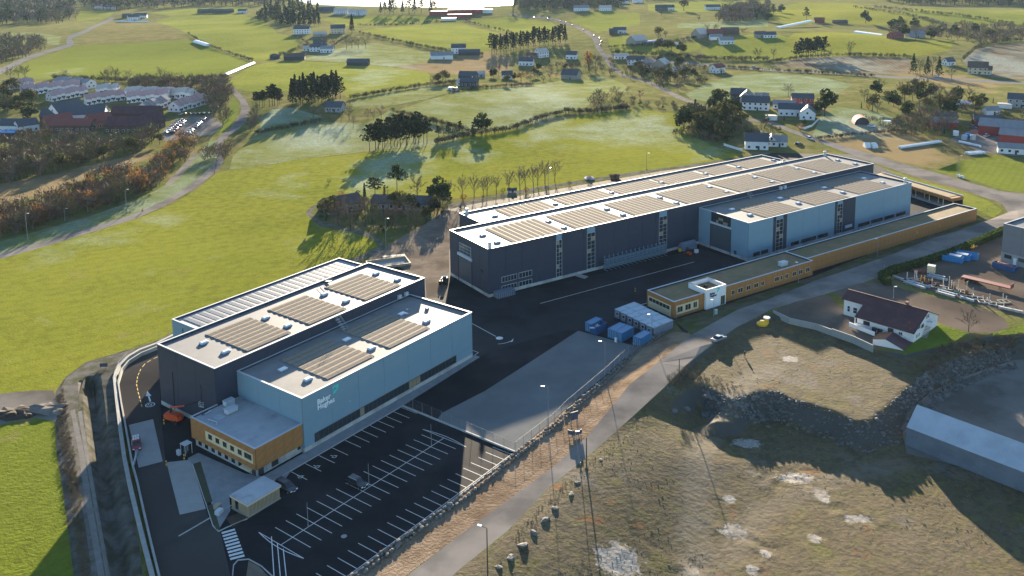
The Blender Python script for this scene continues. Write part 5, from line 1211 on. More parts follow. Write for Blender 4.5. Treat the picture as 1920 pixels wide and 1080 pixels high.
# site cabins, one row of six joined side by side
ca, cb, cc, cd = [Vector((*v, 0)) for v in ((28.6, 247.4), (34.9, 252.6), (43.9, 238.3), (37.5, 233.6))]
dl = (cc - cb) / 6; ax = (cb - ca); La_ = ax.length; angc = math.atan2(ax.y, ax.x)
cab0 = None; words = ['end cabin farthest from the fence', 'second cabin from the yard end', 'third cabin from the yard end', 'third cabin from the fence end', 'second cabin from the fence end', 'cabin nearest the wire fence']
for i in range(6):
    p = ca.lerp(cd, i / 6); w_ = dl.length
    if cab0 is None:
        o = thing('site_cabin', '', 'cabin', p, angc, 'row of six site cabins')
        MB().box(.05, La_ - .05, -w_ + .06, -.06, .15, 2.55).build('wall', M['cabin_wall'], o)
        MB().add([(0, -w_ + .03, 2.56), (La_, -w_ + .03, 2.56), (La_, -.03, 2.56), (0, -.03, 2.56), (.15, -w_ + .2, 2.72), (La_ - .15, -w_ + .2, 2.72), (La_ - .15, -.2, 2.72), (.15, -.2, 2.72)], [(3, 2, 1, 0), (4, 5, 6, 7), (0, 1, 5, 4), (1, 2, 6, 5), (2, 3, 7, 6), (3, 0, 4, 7)]).build('roof', M['cabin_roof'], o)
        we = Wall(o, (.05, -.06), (.05, -w_ + .06)); we.window(.6, 1.7, 1.0, 2.0, 2, 1, 'frame_light', 'glass', .06); we.block('door', 'frame_dark', 1.9, 2.6, 0, .05, .2, 2.2)
        cab0 = o
    else: o = copy_tree(cab0, p)
    o['label'] = 'pale-roofed site cabin, ' + words[i]
# blue containers
def container(label, p, rz, L=6.06, W_=2.44, H=2.55, m='blue'):
    o = thing('shipping_container', label, 'container', p, rz, 'blue containers by the gravel pad')
    MB().box(-L / 2 + .08, L / 2 - .08, -W_ / 2 + .06, W_ / 2 - .06, .12, H - .08).build('body', M[m], o)
    b = MB()
    for x in (-L / 2, L / 2 - .14):
        for y in (-W_ / 2, W_ / 2 - .14): b.box(x, x + .14, y, y + .14, 0, H)
    for y in (-W_ / 2, W_ / 2 - .12):
        for z in (0.005, H - .125): b.box(-L / 2 + .14, L / 2 - .14, y, y + .12, z, z + .12)
    for x in (-L / 2, L / 2 - .12):
        for z in (.005, H - .125): b.box(x, x + .12, -W_ / 2 + .14, W_ / 2 - .14, z, z + .12)
    b.build('frame', M[m], o)
    b = MB(); n = int(L / .3)
    for i in range(n):
        x = -L / 2 + .16 + i * (L - .3) / n
        for y in (-W_ / 2 + .02, W_ / 2 - .06): b.box(x, x + .12, y, y + .04, .14, H - .14)
    b.build('corrugation', M[m], o)
    for y in (-W_ / 4, W_ / 4):
        d = MB().box(-L / 2 + .03, -L / 2 + .078, y - W_ / 4 + .1, y + W_ / 4 - .04, .15, H - .15).build('door', M[m], o)
        b = MB()
        for q in (-.3, .25): b.tube((-L / 2 + .0, y + q, .2), (-L / 2 + .0, y + q, H - .2), .03, n=5)
        b.build('locking_bar', M['frame_light'], d)
    return o
def mid(*pts): return sum((Vector((*p, 0)) for p in pts), Vector()) / len(pts)
RC = R(48)
container('lone blue container at the yard end of the pad row', mid((19.6, 238.3), (22.6, 242.3)) + Vector((.9, -.6, 0)), RC, 5.0, 2.2)
o = thing('open_skip', 'dark blue open container with scrap beside the lone blue container', 'skip', mid((24.6, 238.9), (21.9, 235.9)) + Vector((-.2, .4, 0)), RC, 'blue containers by the gravel pad')
b = MB(); L_, W2, H2 = 4.6, 2.4, 2.3; b.box(-L_ / 2, L_ / 2, -W2 / 2, W2 / 2, .1, .2); b.box(-L_ / 2, L_ / 2, -W2 / 2, -W2 / 2 + .08, .2, H2); b.box(-L_ / 2, L_ / 2, W2 / 2 - .08, W2 / 2, .2, H2); b.box(-L_ / 2, -L_ / 2 + .08, -W2 / 2 + .08, W2 / 2 - .08, .2, H2); b.box(L_ / 2 - .08, L_ / 2, -W2 / 2 + .08, W2 / 2 - .08, .2, H2); b.build('body', M['blue_dark'], o)
b = MB(); r2 = random.Random(4)
for i in range(14): b.box(0, r2.uniform(.5, 1.6), 0, r2.uniform(.1, .5), 0, r2.uniform(.05, .3), 0, Matrix.Translation((r2.uniform(-1.9, .8), r2.uniform(-.8, .5), r2.uniform(1.2, 1.9))) @ Matrix.Rotation(r2.uniform(0, 3), 4, 'Z'))
b.build('scrap', M['frame_light'], o)
container('blue container of the middle pair, yard side', mid((25.4, 234.2), (29.0, 238.1)) + Vector((.85, -.8, 0)), RC, 5.6)
container('blue container of the middle pair, road side', mid((28.9, 230.6), (32.3, 235.1)) + Vector((-.85, .8, 0)), RC, 5.8)
container('pale blue container nearest the stone wall', mid((31.6, 229.5), (34.9, 233.6), (36.8, 230.7), (33.4, 226.4)), RC, 5.4)
o = thing('bin_lid', 'white board leaning on the middle pair of blue containers', 'board', mid((27.2, 230.9)), RC); MB().box(-.1, 0, -.4, .4, 0, 1.3).build('panel', M['white'], o); MB().box(-.12, -.1, -.35, -.2, .1, 1.2).build('rail', M['galv'], o)
# ---------------------------------------------------------------- white house, garage, tent hall, storage yard
M['roof_maroon'] = mat('roof_maroon', (.065, .022, .026), (.05, .018, .022), 1.5, .7, c3=(.085, .03, .03), s3=.35)
M['render_white'] = mat('render_white', (.66, .67, .68), (.60, .61, .62), .6, .8)
M['roof_orange'] = mat('roof_orange', (.30, .10, .03), (.24, .08, .03), 1.5, .8)
M['grey_clad'] = mat('grey_clad', (.14, .15, .165), (.155, .165, .18), .5, .65)
M['fabric_shaded'] = mat('fabric_shaded', (.12, .145, .18), (.14, .165, .20), .4, .6, c3=(.10, .12, .15), s3=.25)  # darker copy of the hall fabric, paints its walls as shaded
M['fabric_lit'] = mat('fabric_lit', (.33, .38, .43), (.37, .42, .47), .3, .5, c3=(.29, .33, .38), s3=.2)  # lighter copy of the hall fabric, paints its roof as lit
M['steel_white'] = mat('steel_white', (.44, .44, .42), (.36, .35, .33), 1.5, .6)
M['rust'] = mat('rust', (.16, .06, .035), (.11, .045, .03), 3, .9)
M['trailer_red'] = mat('trailer_red', (.24, .08, .06), (.19, .065, .05), 2, .6)

HA = R(-46.5)
hx = Vector((math.cos(HA), math.sin(HA), 0)); hy = Vector((-hx.y, hx.x, 0))      # hy points away from the camera-side eave
H0 = (Vector((95.0, 239.6, 0)) - hx * .2) * .9847 + Vector((0, 0, 1.6))
WH = thing('house', 'long white house with big maroon gable roof above the retaining wall', 'house', H0, HA)
# frame: x along the ridge (0 at the forecourt end), y away from the low eave
def hl(p): q = Matrix.Rotation(-HA, 4, 'Z') @ (Vector((p[0], p[1], 0)) - H0); return q
Lx = 15.9; ye, yr, yb = -.3, 8.4, 15.8; ze, zr = 2.7, 6.4
rise = (zr - ze) / (yr - ye)
x0, xm, x1 = -8.4, .0, Lx
zw = ze + rise * (4.6 - ye)
b = MB()
g1 = [(.0, 4.8), (.0, zw), ]
def house_body(b, xa, xb, y0, zf):
    zb = zr - rise * (yb - yr)
    vs = []
    for x in (xa, xb): vs += [(x, y0, 0), (x, y0, zf - .12), (x, yr, zr - .15), (x, yb, zb - .15), (x, yb, 0)]
    b.add(vs, [(0, 1, 2, 3, 4), (9, 8, 7, 6, 5), (0, 5, 6, 1), (1, 6, 7, 2), (2, 7, 8, 3), (3, 8, 9, 4)])
b1 = MB(); house_body(b1, xm + .4, x1, .45, ze + rise * .75); b1.build('wall', M['render_white'], WH)
b2 = MB(); house_body(b2, -5.8, xm + .39, 5.2, ze + rise * 5.5); b2.build('wall', M['render_white'], WH)
def slope(parent, xa, xb, y0, z0, y1, z1, t=.18, name='roof', m='roof_maroon'):
    b = MB(); b.add([(xa, y0, z0 - t), (xb, y0, z0 - t), (xb, y1, z1 - t), (xa, y1, z1 - t), (xa, y0, z0), (xb, y0, z0), (xb, y1, z1), (xa, y1, z1)], [(0, 3, 2, 1), (4, 5, 6, 7), (0, 1, 5, 4), (1, 2, 6, 5), (2, 3, 7, 6), (3, 0, 4, 7)])
    # tile courses
    n = max(3, int(math.hypot(y1 - y0, z1 - z0) / .42)); 
    for i in range(n):
        f0, f1 = i / n, (i + 1) / n - .02
        ya, yb_ = y0 + (y1 - y0) * f0, y0 + (y1 - y0) * f1; za, zb = z0 + (z1 - z0) * f0, z0 + (z1 - z0) * f1
        b.add([(xa, ya, za + .055), (xb, ya, za + .055), (xb, yb_, zb + .012), (xa, yb_, zb + .012), (xa, ya, za - .02), (xb, ya, za - .02)], [(0, 1, 2, 3), (4, 5, 1, 0)])
    return b.build(name, M[m], parent)
slope(WH, xm, x1 + .35, ye, ze, yr, zr); slope(WH, -6.3, xm - .01, 4.6, zw, yr, zr)
slope(WH, -6.3, x1 + .35, yb + .4, zr - rise * (yb + .4 - yr), yr + .005, zr + .004)
MB().box(-6.3, x1 + .35, yr - .15, yr + .15, zr + .02, zr + .16).build('ridge', M['roof_maroon'], WH)
b = MB(); b.box(9.8, 10.5, yr + .4, yr + 1.1, zr - .6, zr + .7); b.build('chimney', M['trailer_red'], WH)
for x, y in ((13.6, 2.6), (14.8, .6)): b = MB(); z = ze + rise * (y - ye); b.tube((x, y, z), (x, y, z + .6), .14, n=8); b.build('vent_pipe', M['roof_orange'], WH)
wf1 = Wall(WH, (-5.8, 5.2), (xm + .39, 5.2)); wf2 = Wall(WH, (xm + .4, .45), (x1, .45)); wg = Wall(WH, (x1, .45), (x1, yb))
for s0, w_ in ((1.0, .9), (2.7, 1.3), (4.6, 1.3)): wf1.window(s0, s0 + w_, 1.2, 3.0, 1, 2, 'white', 'glass', .08)
wf2.window(1.8, 3.6, .9, 2.0, 3, 1, 'black', 'glass', .08); wf2.door(8.6, 1.5, 2.1); wf2.window(11.5, 12.6, 1.0, 1.9, 2, 1, 'white')
for s0 in (1.2, 2.1, 3.0): wg.window(s0, s0 + .6, .6, 1.8, 1, 1, 'white', 'glass', .06)
wg.window(4.5, 6.0, 2.5, 3.5, 2, 1, 'frame_dark', 'glass', .06)
for s0 in (2.4, 3.2, 7.6, 8.7): wg.window(s0, s0 + .5, 2.9 if s0 < 5 else 4.2, 3.6 if s0 < 5 else 5.2, 1, 1, 'frame_dark', 'glass', .06)
b = MB(); b.box(x1, x1 + 1.6, 7.8, 11.0, 2.55, 2.7); b.box(x1 + 1.5, x1 + 1.6, 7.8, 11.0, 2.7, 3.6); b.box(x1, x1 + 1.5, 7.8, 7.9, 2.7, 3.6); b.build('balcony', M['render_white'], WH)
b = MB()
for i in range(8): b.box(x1 + .1, x1 + 1.4, 5.4 + i * .3, 5.7 + i * .3, i * .32, i * .32 + .12)
b.build('stair', M['wallconc'], WH)
b = MB(); b.box(-.1, .1, .0, .2, 0, 2.6); b.box(-.1, 3.2, -.05, .05, .5, .9); b.build('porch_post', M['render_white'], WH)
o = thing('cooling_units', 'two dark cooling units against the white house front', 'machine', H0 + hx * 5.2 + hy * -.4, HA)
for i in range(2): MB().box(i * 1.5, i * 1.5 + 1.25, -.5, .2, 0, 1.3).build('unit', M['black'], o)
def low_wall(label, px, w, h, m, z0=1.6):
    o = thing('garden_wall', label, 'wall', (0, 0, 0), 0, 'walls round the white house'); wall_run(px, w, h, z0, 'wall_segment', o, 4.0, m, zp=1.6); return o
low_wall('white terrace wall along the sunken ramp', [(1592, 611), (1640, 630)], .3, 1.1, 'render_white'); low_wall('short white step wall by the terrace wall', [(1643, 624), (1664, 630)], .3, .9, 'render_white'); low_wall('white wall stub between house and garage', [(1690, 638), (1703, 630)], .3, 1.2, 'render_white')
cw = thing('retaining_wall', 'stained grey concrete retaining wall below the gravel forecourt', 'wall', (0, 0, 0))
wall_run([(1450, 583), (1480, 597), (1530, 608), (1560, 619)], .3, 1.9, -.1, 'wall_segment', cw, 4.0, zp=1.6)
wall_run([(1560, 619), (1600, 633), (1637, 650)], .3, 2.25, -.2, 'wall_segment', cw, 4.0, zp=1.6)
# garage
GA = thing('garage', 'small white garage with orange and maroon roof at the wall end', 'garage', (95.75 * .985, 229.1 * .985, -.2), math.atan2(223.95 - 229.1, 101.42 - 95.76))
Lg, Dg = 7.66, 5.2
b = MB(); b.add([(0, 0, 0), (Lg, 0, 0), (Lg, 0, 1.9), (Lg * .42, 0, 3.4), (0, 0, 2.45), (0, Dg, 0), (Lg, Dg, 0), (Lg, Dg, 1.9), (Lg * .42, Dg, 3.4), (0, Dg, 2.45)], [(0, 1, 2, 3, 4), (9, 8, 7, 6, 5), (0, 5, 6, 1), (1, 6, 7, 2), (2, 7, 8, 3), (3, 8, 9, 4), (4, 9, 5, 0)]); b.build('wall', M['render_white'], GA)
def gslope(xa, za, xb, zb, m):
    b = MB(); t = .12; b.add([(xa, -.2, za), (xb, -.2, zb), (xb, Dg + .3, zb), (xa, Dg + .3, za), (xa, -.2, za + t), (xb, -.2, zb + t), (xb, Dg + .3, zb + t), (xa, Dg + .3, za + t)], [(0, 3, 2, 1), (4, 5, 6, 7), (0, 1, 5, 4), (1, 2, 6, 5), (2, 3, 7, 6), (3, 0, 4, 7)]); b.build('roof', M[m], GA)
gslope(-.3, 2.40, Lg * .42, 3.42, 'roof_orange'); gslope(Lg * .42 + .01, 3.42, Lg + .4, 1.80, 'roof_maroon')
Wall(GA, (Lg, 0), (Lg, Dg)).block('door', 'wood_pale', 1.0, 3.6, 0, .08, .1, 1.7)

# tent hall
TA = math.atan2(168.2 - 186.4, 102.5 - 86.4); T0 = Vector((86.4 * .9927, 186.4 * .9927, -4.2))
TH = thing('tent_hall', 'long grey fabric storage hall at the quarry edge', 'hall', T0, TA)
Lt, Wt, he, hp = 46, 9.0, 4.3, 7.9
for i in range(9):
    a, c_ = i * Lt / 9 + .01, (i + 1) * Lt / 9 - .01
    b = MB(); b.box(a, c_, 0, .12, 0, he); b.build('wall_panel', M['fabric_shaded'], TH)
    b = MB(); t = .1
    b.add([(a, -.1, he), (c_, -.1, he), (c_, Wt * .5, hp), (a, Wt * .5, hp), (a, -.1, he + t), (c_, -.1, he + t), (c_, Wt * .5, hp + t), (a, Wt * .5, hp + t)], [(0, 3, 2, 1), (4, 5, 6, 7), (0, 1, 5, 4), (1, 2, 6, 5), (2, 3, 7, 6), (3, 0, 4, 7)]); b.build('roof_panel', M['fabric_lit'], TH)
    b = MB(); b.add([(a, Wt * .5 + .01, hp), (c_, Wt * .5 + .01, hp), (c_, Wt + .1, he), (a, Wt + .1, he), (a, Wt * .5 + .01, hp + t), (c_, Wt * .5 + .01, hp + t), (c_, Wt + .1, he + t), (a, Wt + .1, he + t)], [(0, 3, 2, 1), (4, 5, 6, 7), (0, 1, 5, 4), (1, 2, 6, 5), (2, 3, 7, 6), (3, 0, 4, 7)]); b.build('roof_panel', M['fabric_lit'], TH)
    MB().box(a, c_, Wt - .12, Wt, 0, he).build('wall_panel', M['fabric_shaded'], TH)
for x in (.06, Lt - .06):
    b = MB(); b.add([(x - .05, .13, 0), (x - .05, Wt - .13, 0), (x - .05, Wt - .13, he), (x - .05, Wt / 2, hp - .05), (x - .05, .13, he), (x + .05, .13, 0), (x + .05, Wt - .13, 0), (x + .05, Wt - .13, he), (x + .05, Wt / 2, hp - .05), (x + .05, .13, he)], [(4, 3, 2, 1, 0), (5, 6, 7, 8, 9), (0, 1, 6, 5), (1, 2, 7, 6), (2, 3, 8, 7), (3, 4, 9, 8), (4, 0, 5, 9)]); b.build('gable', M['fabric_shaded'], TH)
# dark grey building at the frame edge
GB = thing('warehouse', 'dark grey box warehouse with pale base behind the blue skips', 'building', (162.8 * .9847, 290.3 * .9847, 1.6), R(-57))
Wg = hall(GB, 0, 42, 0, 22, 12.9, plinth=(0, 0, 0, 0))
for wl in Wg: wl.panels('grey_clad', 3.4, 12.88, 6); wl.block('plinth', 'wallconc', 0, wl.L, 0, .16, 0, 3.38)
for s0 in (1.0, 5.6, 9.4, 14): Wg[0].window(s0, s0 + 2.4, 1.6, 2.9, 3, 1, 'frame_dark', 'glass', .22)
Wg[0].block('door', 'white', 4.0, 5.0, .17, .26, .1, 2.3)
# hedge
def leafmat(name, a, b_, t=.3): return mat(name, a, b_, .8, .9, trans=t, spec=.1)
M['hedge'] = leafmat('hedge', (.045, .075, .014), (.06, .095, .018), .25)
def leaf_quad(b, c, s, rg, mi=0, up=.0):
    n = Vector((rg.gauss(0, 1), rg.gauss(0, 1), rg.gauss(0, 1) + up)); n.normalize(); t = n.orthogonal().normalized(); u = n.cross(t); a = rg.random() * 6.28
    t, u = t * math.cos(a) + u * math.sin(a), u * math.cos(a) - t * math.sin(a)
    s2 = s * rg.uniform(.6, 1.1); b.quad(c - t * s - u * s2 * .6, c + t * s * .6 - u * s2, c + t * s + u * s2 * .6, c - t * s * .6 + u * s2, mi)
HG = thing('hedge', 'clipped evergreen hedge between road and storage yard', 'hedge', (0, 0, 0))
hp_ = [at(*p) for p in [(1666, 536), (1652, 524), (1672, 513), (1720, 500), (1782, 480), (1830, 460), (1884, 436)]]
for i, (a, c_) in enumerate(zip(hp_, hp_[1:])):
    d = c_ - a; L = d.length; ang = math.atan2(d.y, d.x); core = MB(); core.box(0, L, -.9, .9, 0, 2.0); rg = random.Random(50 + i); b = MB()
    for k in range(int(L * 110)):
        f = rg.random(); x = rg.uniform(0, L)
        if f < .4: v = Vector((x, rg.uniform(-1.1, 1.1), 2.1 + rg.gauss(0, .12)))
        else: v = Vector((x, (1.05 if f < .7 else -1.05) + rg.gauss(0, .1), rg.uniform(0, 2.2)))
        leaf_quad(b, v, .17, rg, 0, .5)
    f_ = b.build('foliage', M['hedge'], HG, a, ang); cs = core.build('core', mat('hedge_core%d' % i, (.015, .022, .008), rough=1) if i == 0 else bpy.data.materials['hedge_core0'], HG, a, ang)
# storage yard
def skip(label, px, rz, m, load=None, L=6.2, W_=2.4, H=2.0, group='blue skips in the storage yard'):
    o = thing('skip_container', label, 'skip', at(*px), rz, group); b = MB()
    b.box(-L / 2, L / 2, -W_ / 2, W_ / 2, .15, .25); t = .1
    b.box(-L / 2, L / 2, -W_ / 2, -W_ / 2 + t, .25, H); b.box(-L / 2, L / 2, W_ / 2 - t, W_ / 2, .25, H); b.box(-L / 2, -L / 2 + t, -W_ / 2 + t, W_ / 2 - t, .25, H); b.box(L / 2 - t, L / 2, -W_ / 2 + t, W_ / 2 - t, .25, H); b.build('body', M[m], o)
    for i in range(8):
        for y in (-W_ / 2 - .1, W_ / 2): MB().box(-L / 2 + .3 + i * (L - .6) / 7 - .06, -L / 2 + .3 + i * (L - .6) / 7 + .06, y, y + .1, .2, H - .1).build('rib', M[m], o)
    if load: MB().ball((0, 0, H - .3), L / 2 - .3, W_ / 2 - .2, .55, 9, 5, jit=.2).build('load', M[load], o)
    return o
M['blue_bright'] = mat('blue_bright', (.01, .17, .42), (.012, .20, .46), 1, .5)
skip('bright blue skip nearest the hedge with pale covers', (1786, 490), R(-40), 'blue_bright', None)
sk = skip('bright blue skip in the middle of the group', (1800, 486), R(-40), 'blue_bright', None); skip('bright blue skip farthest along the group', (1814, 484), R(-40), 'blue_bright', None)
for i in range(2): o = thing('tarpaulin', 'pale blue cover sheet on the ' + ('first' if i == 0 else 'second') + ' bright blue skip', 'cover', at(1787 + 13 * i, 489 - 3 * i) + Vector((0, 0, 2.05)), R(-40)); MB().box(-1.2, 2.4, -1.1, 1.1, 0, .08).build('sheet', M['cabin_roof'], o); MB().box(-1.25, 2.45, -.1, .1, .085, .12).build('strap', M['white'], o)
skip('dark blue skip loaded with red pipes by the warehouse', (1884, 506), R(-50), 'blue_dark', 'trailer_red', 7.0)
TR = thing('flatbed_trailer', 'long red flatbed trailer with headboard in the storage yard', 'trailer', at(1850, 536), R(-47))
MB().box(-7.2, 7.0, -1.25, 1.25, 1.15, 1.4).build('deck', M['trailer_red'], TR); MB().box(7.01, 7.2, -1.25, 1.25, 1.15, 2.6).build('headboard', M['trailer_red'], TR)
b = MB(); b.box(-6.8, 6.5, -.5, -.35, .8, 1.14); b.box(-6.8, 6.5, .35, .5, .8, 1.14); b.build('chassis', M['black'], TR)
for x in (-5.6, -4.3, -3.0):
    for y in (-1.05, 1.05): MB().tube((x, y - .18, .5), (x, y + .18, .5), .5, n=12).build('wheel', M['tyre'], TR)
b = MB(); b.box(3.6, 3.8, -.7, -.5, .0, .8); b.box(3.6, 3.8, .5, .7, .0, .8); b.build('landing_leg', M['galv'], TR)
MB().box(-7.2, -6.6, -1.3, 1.3, .5, 1.1).build('rear_frame', M['trailer_red'], TR)
def beam(label, p0, p1, w=.5, h=.5, m='steel_white', z=.15, group='steel beams along the yard fence'):
    a, c_ = at(*p0), at(*p1); d = c_ - a; L = d.length; o = thing('steel_beam', label, 'beam', a, math.atan2(d.y, d.x), group); b = MB()
    b.box(0, L, -w / 2, w / 2, z, z + .08); b.box(0, L, -w / 2, w / 2, z + h - .08, z + h); b.box(0, L, -.05, .05, z + .08, z + h - .08); b.build('girder', M[m], o)
    s = MB()
    for x in (.15 * L, .85 * L): s.box(x - .1, x + .1, -w / 2 - .1, w / 2 + .1, 0, z - .005)
    s.build('timber_support', M['wood_pale'], o)
M['steel_blue'] = mat('steel_blue', (.30, .36, .41), (.24, .29, .33), 1.2, .5)
for i, (a, c_, m) in enumerate([((1674, 520), (1694, 527), 'steel_white'), ((1694, 530), (1735, 543), 'steel_blue'), ((1700, 529), (1744, 541), 'steel_blue'), ((1758, 546), (1795, 556), 'steel_blue'), ((1755, 549), (1790, 559), 'steel_white'), ((1800, 559), (1826, 567), 'steel_blue'), ((1738, 519), (1776, 528), 'steel_blue'), ((1742, 516), (1772, 523), 'steel_white'), ((1872, 578), (1918, 588), 'steel_white')]):
    beam('pale steel girder, ' + nth(i) + ' along the yard fence', a, c_, .7, .6, m)
def frame_rack(label, px, rz, m, ups, w=3.4, d=2.4, extra=0):
    o = thing('steel_frame', label, 'frame', at(*px), rz, 'pale steel transport frames in the storage yard'); t = .14; b = MB()
    b.box(-w / 2, w / 2, -d / 2, -d / 2 + t, .1, .1 + t * 1.6); b.box(-w / 2, w / 2, d / 2 - t, d / 2, .1, .1 + t * 1.6); b.box(-w / 2, -w / 2 + t, -d / 2 + t, d / 2 - t, .1, .1 + t * 1.6); b.box(w / 2 - t, w / 2, -d / 2 + t, d / 2 - t, .1, .1 + t * 1.6); b.box(-t / 2, t / 2, -d / 2 + t, d / 2 - t, .1, .1 + t * 1.5); b.build('base_frame', M[m], o)
    for x, y, h_ in ups: MB().box(x * w / 2 - .11, x * w / 2 + .11, y * d / 2 - .11, y * d / 2 + .11, .34, h_).build('upright', M[m], o)
    if extra: MB().tube((-.5, 0, .9), (.5, 0, .9), .55, n=10).build('spool', M['rust'], o); MB().box(-.6, .6, -.4, .4, .34, .45).build('cradle', M['rust'], o)
    return o
M['steel_cream'] = mat('steel_cream', (.50, .45, .33), (.42, .37, .27), 1.5, .7)
fr = [((1711, 525), .2, 'steel_white', [(-.9, .8, 2.3), (.9, .8, 2.6), (0, -.8, 1.6)], 0), ((1722, 527), .8, 'steel_white', [(-.9, 0, 2.0), (.6, .8, 2.9)], 0), ((1736, 534), .1, 'steel_white', [(.8, .8, 1.0), (-.9, -.8, 1.4)], 1), ((1747, 533), .5, 'steel_white', [(.0, .9, 1.3)], 1), ((1758, 538), -.4, 'steel_cream', [(.9, .8, 2.6), (-.9, .8, 2.2)], 1), ((1772, 541), -.4, 'steel_white', [(.9, .9, 2.5), (-.2, -.9, 1.4)], 0), ((1788, 543), -.5, 'steel_cream', [(-.9, .9, 3.6), (.8, .9, 3.0), (.0, -.9, 2.6)], 1), ((1801, 547), -.5, 'steel_cream', [(.9, .8, 3.2)], 0), ((1812, 553), -.4, 'steel_cream', [(-.7, .9, 1.2)], 1), ((1833, 560), -.5, 'steel_white', [(-.9, .9, 2.7), (.9, .2, 1.0)], 0), ((1846, 566), -.2, 'steel_white', [(.5, .5, 1.2)], 0), ((1868, 571), -.5, 'steel_white', [(-.9, .9, 2.6), (.8, .9, 3.2)], 0), ((1882, 566), .1, 'steel_cream', [(.9, .8, 1.4)], 0)]
for i, (px, rz, m, ups, ex) in enumerate(fr): frame_rack(('cream' if 'cream' in m else 'white') + ' steel transport frame with ' + ('rusty spool, ' if ex else 'bare uprights, ') + nth(i) + ' along the storage row', px, rz, m, ups, 3.0 + .5 * (i % 3), 2.2 + .3 * (i % 2), ex)
o = thing('crate', 'pale box crate standing behind the steel frames', 'crate', at(1746, 512), R(-35)); MB().box(-1.1, 1.1, -1.0, 1.0, .15, 2.5).build('box', M['cream'], o); MB().box(-1.15, 1.15, -1.05, 1.05, 2.51, 2.6).build('lid', M['steel_white'], o)
o = thing('cable_drum', 'yellow cable drum standing among the white frames', 'drum', at(1730, 531), R(60))
for y in (-.5, .5): MB().tube((0, y - .06, 1.25), (0, y + .06, 1.25), 1.25, n=16).build('flange', M['yellow'], o)
MB().tube((0, -.44, 1.25), (0, .44, 1.25), .7, n=12).build('core', M['rust'], o)
o = thing('scrap_heap', 'rusty scrap bundle beside the hedge in the yard', 'heap', at(1722, 511), R(-30)); MB().ball((0, 0, .5), 2.2, 1.1, .6, 9, 5, jit=.3).build('heap', M['rust'], o); MB().tube((-1.5, 0, .9), (1.8, .4, 1.2), .12).build('bar', M['rust'], o)
o = thing('buoy', 'yellow drum with grey hoses by the hedge end', 'drum', at(1820, 466), R(20)); MB().tube((-.9, 0, .8), (.9, 0, .8), .8, n=12).build('drum', M['yellow'], o); MB().tube((1.0, 0, .4), (3.2, .4, .4), .35, n=8).build('hose_roll', M['galv'], o); MB().tube((-1.1, .2, .4), (-3.0, -.2, .4), .4, n=8).build('hose_roll', M['black'], o)
o = thing('mooring_buoy', 'wide yellow conical buoy with white cap beside the road', 'buoy', at(1429, 609), 0)
b = MB(); b.tube((0, 0, 0), (0, 0, .5), 1.5, 1.6, 14); b.tube((0, 0, .5), (0, 0, 1.3), 1.6, .5, 14); b.build('float', M['yellow'], o); MB().tube((1.4, 1.0, 0), (1.4, 1.0, 1.5), .8, .7, 10).build('drum', M['yellow'], o); MB().tube((1.6, 1.2, 1.51), (1.6, 1.2, 1.75), 1.0, .9, 12).build('cap', M['white'], o)

# boulders on the waste ground
bi = 0
for (px, s, where) in [((1083, 905), 1.0, 'closest to the dark post'), ((1071, 926), 1.1, 'just below the dark post'), ((1041, 953), 1.2, 'halfway down the roadside row'), ((1022, 975), 1.3, 'sharp-edged below the row middle'), ((1000, 999), 1.2, 'squat in the lower roadside row'), ((981, 1023), 1.4, 'largest of the lower roadside row'), ((958, 1046), 1.3, 'second last of the roadside row'), ((936, 1064), 1.1, 'last at the foot of the roadside row'), ((1265, 771), 1.5, 'grey at the cut edge by the track'), ((1288, 768), 1.7, 'biggest at the cut edge by the track'), ((1328, 743), 1.9, 'pale on top of the track ramp'), ((1127, 862), .9, 'small beside the mossy verge'), ((1440, 800), .9, 'lone at the foot of the quarry face')]:
    o = thing('boulder', 'rough grey boulder, ' + where, 'boulder', at(*px) - Vector((0, 0, .25)), bi * 1.3, 'boulders on the waste ground'); part('rock', ROCKS[bi % 9], o); o.scale = (s * 1.0, s * .9, s * .5); bi += 1
# scree on the quarry faces and pebbles: loose stones nobody could count
def scatter_stones(label, n, pick, smin, smax, name='rubble'):
    b = MB(); rg = random.Random(77); k = 0
    while k < n:
        p = pick(rg)
        if p is None: continue
        s = smin + (smax - smin) * rg.random() ** 2.5; b.ball((p.x, p.y, p.z + s * .2), s, s * rg.uniform(.6, 1), s * .7, 5, 3, jit=.35, rg=rg); k += 1
    o = b.build(name, M['rock'], kind='stuff', label=label); return o
def on_face(rg):
    x, y = rg.uniform(-5, 130), rg.uniform(125, 240)
    if not inside(x, y, PITP): return None
    d = seg_dist(x, y, PITP, True); dr = seg_dist(x, y, ROADR)
    if d > 5.6 or dr < 9 or rg.random() > (1 if y > 196 else .25): return None
    return on(x, y)
scatter_stones('broken rock scattered down the quarry faces', 4600, on_face, .12, .55)
def on_floor(rg):
    q = at(rg.uniform(900, 1920), rg.uniform(620, 1080)); 
    if not (inside(q.x, q.y, PITP) or inside(q.x, q.y, SHELF)): return None
    return q if noise.noise((q.x * .06, q.y * .06, 4)) > .02 else None
scatter_stones('loose pebbles strewn over the waste ground', 1700, on_floor, .04, .15)
